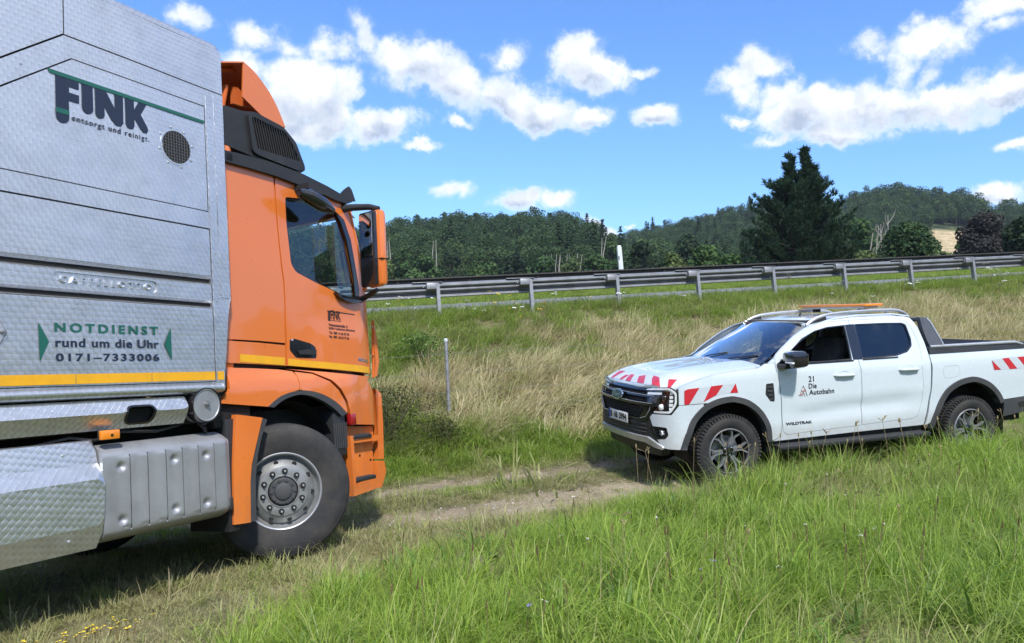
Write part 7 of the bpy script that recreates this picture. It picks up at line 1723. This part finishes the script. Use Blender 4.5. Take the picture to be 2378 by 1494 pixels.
def make_tree(name, u, r, ztop_px, wpx, leaf, label, cat='tree', shape='round', leaves=5000, lsize=0.24, group=None, ground=None, seed=0, trunk=True, trunkr=None, z0f=0.12, lobes=18):
    rg = np.random.default_rng(900+seed); az, (x, y) = from_px(u, r); g = ground if ground is not None else float(hill_z(np.array(az), np.array(float(r))))-0.2
    d = r*math.cos(az); zt = EYE.z+(765-ztop_px)/1764.5*d; H = zt-g; W = wpx/1764.5*d
    e = empty(name, Matrix.Translation((x, y, g)) @ Matrix.Rotation(rg.uniform(0, 6), 4, 'Z'), label, cat, group)
    C, Rd = crown_lobes(rg, W, H, H*z0f, shape, lobes); C[0] = (0, 0, H-Rd[0]*0.85); Q, tone = leafcloud(C, Rd, leaves, lsize, rg)
    cr = bpy.data.objects.new('crown', quads_mesh('crown', Q, tone, [M[leaf]])); COL.objects.link(cr); cr.parent = e
    if trunk: from_bm('trunk', trunk_bm(H, trunkr or H*0.018+0.03, rg, w=W), M['bark'], e)
    return e
def make_pine():
    rg = np.random.default_rng(77); u, r = 1855, 62.0; az, (x, y) = from_px(u, r); g = float(hill_z(np.array(az), np.array(r)))-0.2; d = r*math.cos(az)
    def zz(v): return EYE.z+(765-v)/1764.5*d-g
    H = zz(350); ppm = 1764.5/d
    e = empty('pine_tree', Matrix.Translation((x, y, g)), 'tall dark pine with two pointed tops rising above the guardrail against the sky', 'tree')
    bm = bmesh.new(); fork = H*0.50
    add_tube(bm, [(0,0,-0.3),(0.05,0,H*0.25),(0,0,fork)], [0.30,0.25,0.19], 9)
    tops = [(-0.62, 0.15, zz(355)), (0.50, -0.1, zz(350)), (1.05,0.2,zz(385)), (-1.25,0.0,zz(420))]
    for tx, ty, tz in tops: add_tube(bm, [(0,0,fork-0.2),(tx*0.6,ty*0.6,fork+(tz-fork)*0.35),(tx,ty,tz-0.2)], [0.14,0.09,0.02], 7)
    # right-hand unit vector in the picture and depth vector
    rx = Vector((math.cos(az), -math.sin(az), 0)); ry = Vector((math.sin(az), math.cos(az), 0))
    prof = lambda z: np.interp(z, [0, zz(640), zz(600), zz(560), zz(520), zz(490), zz(450), zz(420), zz(400), zz(350)], [3.4, 3.9, 3.7, 3.3, 2.9, 2.6, 2.0, 1.3, 0.9, 0.3])
    Q = []; tn = []
    def tuft(p, d_, L, k=9):
        d_ = d_.normalized()
        for i in range(k):
            q = (d_*1.0 + Vector(rg.normal(0, 0.42, 3))).normalized(); n = q.cross(Vector(rg.normal(0, 1, 3))).normalized(); w = 0.030; b = p + d_*L*0.5*(i/k); l = L*rg.uniform(0.6, 1.1)
            Q.append([b-n*w, b+n*w, b+q*l+n*w*0.4, b+q*l-n*w*0.4]); tn.append(min(max(rg.normal(0.40, 0.2), 0), 1))
    def branch(p0, dirv, L, up):
        n = max(3, int(L/0.30)); p = Vector(p0); dv = dirv.normalized(); pts = [p.copy()]
        for i in range(n):
            dv = (dv + Vector((0,0,up*(i/n)))*0.35 + Vector(rg.normal(0, 0.05, 3))).normalized(); p = p+dv*(L/n); pts.append(p.copy())
            f = (i+1)/n
            if f > 0.25:
                for k in range(4):
                    sd = dv.cross(Vector((0,0,1))).normalized()*rg.choice([-1,1]); o = p + sd*rg.uniform(0.05, 0.40)*(1.15-f*0.6)*min(1, L*0.6) + Vector((0,0,rg.uniform(-0.05,0.12)))
                    tuft(o, dv*0.5+sd*0.35+Vector((0,0,0.95)), rg.uniform(0.22, 0.36))
        tuft(p, dv+Vector((0,0,0.9)), 0.42, 14); add_tube(bm, [pts[0], pts[len(pts)//2], pts[-1]], [0.035, 0.022, 0.008], 5, caps=False)
    z = H*0.10
    while z < zz(425):
        c = Vector((0,0,z)); R = float(prof(z))
        for k in range(13):
            a = rg.uniform(0, 2*PI); L = R*rg.uniform(0.75, 1.35); c0 = c + Vector((math.cos(a)*0.1, math.sin(a)*0.1, rg.uniform(-0.15,0.15)))
            branch(c0, Vector((math.cos(a), math.sin(a), 0.02)), L, 0.45)
        z += 0.42
    for tx, ty, tz in tops:
        z = fork+0.6
        while z < tz-0.1:
            f = (z-fork)/(tz-fork); c = Vector((tx, ty, 0))*min(1, f/0.35) + Vector((0,0,z)); R = 0.16+0.80*(1-f)**0.9
            for k in range(5):
                a = rg.uniform(0, 2*PI); branch(c, Vector((math.cos(a), math.sin(a), 0.35)), R*rg.uniform(0.6, 1.15), 1.1)
            z += 0.34
        tuft(Vector((tx,ty,tz-0.25)), Vector((0,0,1)), 0.45, 16); tuft(Vector((tx,ty,tz-0.5)), Vector((0,0,1)), 0.4, 16)
    Q = np.array([[tuple(v) for v in q] for q in Q]); 
    # place the tops left and right in the picture plane
    B = np.array([[rx.x, ry.x], [rx.y, ry.y]]); Q[:, :, :2] = Q[:, :, :2] @ B.T
    for v in bm.verts: xx, yy = v.co.x, v.co.y; v.co.x = B[0,0]*xx+B[0,1]*yy; v.co.y = B[1,0]*xx+B[1,1]*yy
    from_bm('trunk', bm, M['bark'], e); cr = bpy.data.objects.new('crown', quads_mesh('crown', Q, np.array(tn), [M['needle_pine']])); COL.objects.link(cr); cr.parent = e
make_pine()
G = 'trees and bushes beyond the road'
make_tree('pine_tree', 2110, 78, 512, 135, 'leaf_mid', 'round green pine with reddish limbs, right of the tall two-topped pine', shape='dome', leaves=9000, lsize=0.17, seed=1, group=G, z0f=0.2, lobes=40)
make_tree('purple_tree', 2288, 88, 484, 130, 'leaf_purple', 'dark purple-brown conical tree in front of the dry slope at the right', shape='dome', leaves=16000, lsize=0.17, seed=2, group=G, lobes=60, z0f=0.05)
make_tree('green_tree', 2392, 80, 500, 110, 'leaf_dark', 'dark green tree cut by the right edge of the picture', leaves=5000, seed=3, group=G)
bush = [(1562,66,588,72,'leaf_light','yellowish round bush, leftmost of those close behind the rails near the tall pine'),(1638,80,566,92,'leaf_green','fresh green dome-shaped bush between the yellowish bush and the tall pine'),
        (1700,72,588,80,'leaf_green','low green bush touching the left foot of the tall pine'),(1490,120,560,120,'leaf_dark','broad dark bush behind and right of the white marker post'),(1745,110,548,110,'leaf_dark','dark bushy tree behind the left side of the tall pine'),
        (1600,140,545,110,'leaf_dark','dark round tree behind the yellowish bush'),(1960,84,560,90,'leaf_dark','dark green bush touching the right foot of the tall pine'),(2010,76,582,110,'leaf_light','light green low bush between the tall pine and the dead trees'),
        (2060,70,598,90,'leaf_green','lowest green bush, just left of the round green pine'),(2185,74,584,110,'leaf_light','pale olive bush below the dry slope, right of the round green pine'),(2235,100,562,80,'leaf_green','green bush at the left foot of the purple tree'),
        (2340,96,556,90,'leaf_green','green bush filling the gap right of the purple tree'),(2130,120,520,80,'leaf_green','green tree top just behind the round green pine'),(1995,130,505,90,'leaf_green','tall light tree on the hill foot left of the dead trees'),
        (2165,408,462,70,'leaf_green','wide pale green tree at the upper left of the dry slope'),(2250,412,458,70,'leaf_green','pale green tree above the purple tree on the hillside')]
for i, (u, r, v, w, lf, lb) in enumerate(bush): make_tree('bush' if v > 540 else 'green_tree', u, r, v, w, lf, lb, 'bush' if v > 540 else 'tree', 'dome', leaves=2600, lsize=0.0023*r+0.06, seed=20+i, group=G, z0f=0.02, lobes=14)
lb2 = [(935,170,575,70,'leaf_green'),(985,160,590,90,'leaf_green'),(1050,165,582,80,'leaf_dark'),(1120,170,578,90,'leaf_green'),(1195,165,586,80,'leaf_dark'),(1262,160,592,90,'leaf_green'),(1330,150,598,80,'leaf_light'),(1385,150,590,80,'leaf_green'),(900,150,600,60,'leaf_light'),(1420,170,560,60,'leaf_green')]
lbt = ['leafy bush at the foot of the left hill, near the truck mirror','low bushy tree at the hill foot, second right of the truck mirror','dark bush below the pale double trunks on the left hill','green bush at the hill foot left of its middle','dark bush at the middle of the left hill foot','green bush at the hill foot left of the pale trunk row','light green bush under the row of pale trunks','green bush at the right end of the pale trunk row','pale low bush half hidden by the truck mirror','green bush just left of the white marker post']
for i, ((u, r, v, w, lf), lb) in enumerate(zip(lb2, lbt)): make_tree('bush', u, r, v, w, lf, lb, 'bush', 'dome', leaves=1800, lsize=0.42, seed=60+i, group='bushes along the foot of the left hill', z0f=0.02, lobes=12)
make_tree('russet_tree', 972, 318, 512, 40, 'leaf_russet', 'reddish brown tree crown near the top left of the wooded hill', leaves=1500, lsize=0.5, seed=90, z0f=0.3)
make_tree('spruce', 1399, 300, 508, 24, 'leaf_dark', 'slim dark spruce at the right end of the left hill, against the cloud', 'tree', 'cone', leaves=1500, lsize=0.42, seed=91, z0f=0.35, lobes=26)
def dead_tree(u, r, vtop, vbot, label, w=0.16, forks=0, seed=0, group=None):
    rg = np.random.default_rng(seed); az, (x, y) = from_px(u, r); d = r*math.cos(az); zt = EYE.z+(765-vtop)/1764.5*d; zb = EYE.z+(765-vbot)/1764.5*d-3; bm = bmesh.new()
    H = zt-zb; add_tube(bm, [(rg.normal(0,0.1),0,0),(rg.normal(0,0.15),0,H*0.5),(rg.normal(0,0.2),0,H)], [w, w*0.85, w*0.4], 6)
    for k in range(forks):
        z = H*rg.uniform(0.45,0.9); a = rg.uniform(-1,1); L = H*rg.uniform(0.1,0.22); add_tube(bm, [(0,0,z),(a*L*0.4,0,z+L*0.5),(a*L*0.6,rg.normal(0,0.3),z+L)], [w*0.5,w*0.35,w*0.12], 5)
    o = from_bm('dead_tree', bm, M['pale_bark']); o.location = (x, y, zb); tag(o, label, 'tree', group); return o
dead_tree(2062, 118, 500, 640, 'thin bare pale tree, tallest of the dead ones left of the round green pine', 0.12, 7, 1); dead_tree(2048, 116, 520, 600, 'bare forked tree, second of the dead trees left of the round green pine', 0.10, 9, 2); dead_tree(2027, 118, 540, 590, 'short pale trunk, leftmost of the dead trees on the right hill', 0.12, 2, 3)
dead_tree(2036, 117, 522, 600, 'bare twiggy tree between the two paler dead trunks', 0.08, 9, 4)
for k, (u, a, b, lb) in enumerate([(905,553,608,'pale bare trunk on the left hill nearest the truck mirror'),(899,560,625,'thinner pale trunk just left of the one nearest the mirror'),(1012,556,612,'longest pale trunk below the reddish tree'),(1005,560,590,'short pale trunk left of the longest one below the reddish tree'),(1403,548,606,'pale trunk at the right end of the left hill'),(1396,552,606,'darker trunk left of the pale one at the right end of the hill')]):
    dead_tree(u, 168, a, b, lb, 0.13, 0, 30+k, 'bare trunks on the left hill')
for k in range(12): dead_tree(1268+k*7.4+2*math.sin(k*2.3), 168, 590+2*math.sin(k*1.7), 622+3*math.sin(k), 'pale spruce trunk in the row low on the left hill', 0.10, 0, 50+k, 'row of pale spruce trunks low on the left hill')

def build_forest():
    rg = np.random.default_rng(123)
    def dec(i):
        g = np.random.default_rng(1000+i); C, Rd = crown_lobes(g, 0.62, 1.0, 0.22, 'dome' if i % 2 else 'round', 15); Q, t = leafcloud(C, Rd, 2600, 0.018, g)
        tr = []
        for k in range(4): a = k*PI/2; tr.append([(0.012*math.cos(a),0.012*math.sin(a),-0.05),(0.012*math.cos(a+PI/2),0.012*math.sin(a+PI/2),-0.05),(0.008*math.cos(a+PI/2),0.008*math.sin(a+PI/2),0.6),(0.008*math.cos(a),0.008*math.sin(a),0.6)])
        tr = np.array(tr); return quads_mesh('broadleaf', np.concatenate([Q, tr]), np.concatenate([t, np.full(4, 0.5)]), [M['leaf_forest'], M['bark']], np.array([0]*len(Q)+[1]*4))
    def con(i):
        g = np.random.default_rng(2000+i); n = 750; f = g.uniform(0, 1, n)**1.3; z = 0.25+0.75*f; r = 0.15*(1-f)**0.85*(0.35+0.65*g.uniform(0,1,n)**0.5)+0.005; a = g.uniform(0, 2*PI, n)
        z = z - 0.25*r*0; P = np.stack([r*np.cos(a), r*np.sin(a), np.round(z*22)/22*0.6+z*0.4 - r*0.35], 1); o = np.stack([np.cos(a), np.sin(a), -0.45+0*a], 1); s = np.stack([-np.sin(a), np.cos(a), 0*a], 1); L = (0.028*g.uniform(0.6,1.3,n))[:, None]
        Q = np.stack([P-s*L*0.55-o*L, P+s*L*0.55-o*L, P+s*L*0.25+o*L, P-s*L*0.25+o*L], 1); t = np.clip(g.normal(0.18, 0.13, n), 0, 1); tr = []
        for k in range(4): b = k*PI/2; tr.append([(0.010*math.cos(b),0.010*math.sin(b),-0.05),(0.010*math.cos(b+PI/2),0.010*math.sin(b+PI/2),-0.05),(0.004*math.cos(b+PI/2),0.004*math.sin(b+PI/2),0.8),(0.004*math.cos(b),0.004*math.sin(b),0.8)])
        return quads_mesh('conifer', np.concatenate([Q, np.array(tr)]), np.concatenate([t, np.full(4, 0.5)]), [M['leaf_forest'], M['pale_bark']], np.array([0]*n+[1]*4))
    D, K = protos('broadleaves', 7, dec), protos('conifers', 4, con)
    def area(n, a0, a1, r0, r1): a = rg.uniform(a0, a1, n); r = np.sqrt(rg.uniform(r0**2, r1**2, n)); return a, r
    def thin(a, r, dmin):
        x, y = r*np.sin(a), r*np.cos(a); cell = {}; keep = []
        for i in range(len(x)):
            c = (int(x[i]//dmin), int(y[i]//dmin)); bad = False
            for dx in (-1,0,1):
                for dy in (-1,0,1):
                    for j in cell.get((c[0]+dx, c[1]+dy), ()):
                        if (x[i]-x[j])**2+(y[i]-y[j])**2 < dmin*dmin: bad = True
            if not bad: cell.setdefault(c, []).append(i); keep.append(i)
        k = np.array(keep); return a[k], r[k]
    A = []; 
    a, r = area(9000, -0.85, 0.98, 175, 345); a, r = thin(a, r, 6.2); A.append((a, r))
    a, r = area(9000, 0.02, 1.0, 345, 500); a, r = thin(a, r, 7.5); A.append((a, r))
    a, r = area(3000, 0.98, 2*PI-0.85, 90, 260); a, r = thin(a, r, 9); A.append((a, r))
    a = np.concatenate([q[0] for q in A]); r = np.concatenate([q[1] for q in A]); a = np.where(a > PI, a-2*PI, a)
    z = hill_z(a, r); ta = np.tan(np.clip(a, -1.3, 1.3)); n = len(a); H = 16*rg.uniform(0.74, 1.08, n)
    low = in_field(a, r); e_top = (z+H-EYE.z)/(r*np.cos(np.clip(a, -1.3, 1.3)))
    block = (ta > 0.53) & (ta < 0.73) & (r < 326) & (e_top > 0.098); H = np.where(block & (rg.uniform(0,1,n) > 0.3), H*0.45, H); e_top = (z+H-EYE.z)/(r*np.cos(np.clip(a, -1.3, 1.3)))
    block = (ta > 0.53) & (ta < 0.73) & (r < 326) & (e_top > 0.104)
    ok = ~low & ~block & ~((np.abs(a) < 1.0) & (e_top < 0.045)); a, r, z, H, ta = a[ok], r[ok], z[ok], H[ok], ta[ok]; n = len(a)
    x, y = r*np.sin(a), r*np.cos(a); P = np.stack([x, y, z-0.3], 1)
    conif = (rg.uniform(0, 1, n) < 0.03+0.45*((ta > 0.045) & (ta < 0.135) & (r < 315)) + 0.25*((ta > 0.24) & (ta < 0.34)) + 0.3*(np.abs(a) > 1.0))
    tint = np.clip(0.15+0.75*vnoise(x, y, 0.03, 6)+rg.normal(0, 0.22, n) + 0.25*sst(230, 180, r), 0, 1)
    for nm, j, c, k in (('broadleaf_forest', ~conif, D, 7), ('conifer_forest', conif, K, 4)):
        m = int(j.sum()); h = H[j]*(1.08 if nm[0] == 'c' else 1.0); w = h*rg.uniform(0.85, 1.25, m)
        o = scatter(nm, P[j], c, np.stack([w, w, h], 1), np.stack([rg.normal(0,0.03,m), rg.normal(0,0.03,m), rg.uniform(0, 2*PI, m)], 1), rg.integers(0, k, m), tint[j], np.zeros(m), [M['leaf_forest']])
build_forest()
# thin summer haze between the viewpoint and the hills
hz = bmesh.new(); bmesh.ops.create_cube(hz, size=1.0)
bmesh.ops.transform(hz, matrix=Matrix.Translation((0,0,20)) @ Matrix.Diagonal((7600,7600,300,1)), verts=hz.verts)
hm = bpy.data.materials.new('summer_haze'); hm.use_nodes = True; Th = NT(hm.node_tree); Th.n.clear()
pv = Th.node('ShaderNodeVolumePrincipled'); pv.inputs['Color'].default_value = (0.80,0.88,1.0,1); pv.inputs['Density'].default_value = 0.00018; pv.inputs['Anisotropy'].default_value = 0.2
ho = Th.node('ShaderNodeOutputMaterial'); Th.l.new(pv.outputs[0], ho.inputs['Volume'])
ho_ = from_bm('haze', hz, hm, smooth=False); tag(ho_, kind='stuff')
# shrubs on the slope
def slope_shrub(name, s, t, w, h, leaf, label, n, size, seed, lobes=12):
    rg = np.random.default_rng(seed); P = site(s, t, float(ground_z(s, t))); e = empty(name, Matrix.Translation(P), label, 'shrub'); C, Rd = crown_lobes(rg, w, h, 0.0, 'dome', lobes); Q, tone = leafcloud(C, Rd, n, size, rg, aspect=0.5)
    cr = bpy.data.objects.new('crown', quads_mesh('crown', Q, tone, [M[leaf]])); COL.objects.link(cr); cr.parent = e
    bm = bmesh.new()
    for k in range(9):
        a = rg.uniform(0, 2*PI); L = w*0.4*rg.uniform(0.4,1); add_tube(bm, [(0,0,-0.05),(math.cos(a)*L*0.5,math.sin(a)*L*0.5,h*0.5),(math.cos(a)*L,math.sin(a)*L,h*0.92)], [0.012,0.008,0.003], 5, caps=False)
    from_bm('stems', bm, M['bark'], e)
slope_shrub('shrub', 1.25, 10.55, 1.7, 0.85, 'leaf_olive', 'dark olive tangled shrub at the foot of the slope beside the truck cab', 5200, 0.022, 5, 34)
slope_shrub('shrub', 1.95, 10.35, 0.8, 0.40, 'leaf_olive', 'low dark shrub at the foot of the slope, just left of the steel pole', 1600, 0.022, 6)
slope_shrub('leafy_weed', 2.25, 13.0, 1.1, 0.60, 'weed', 'bright green leafy weed on the upper slope left of the steel pole', 1500, 0.035, 7, 28)
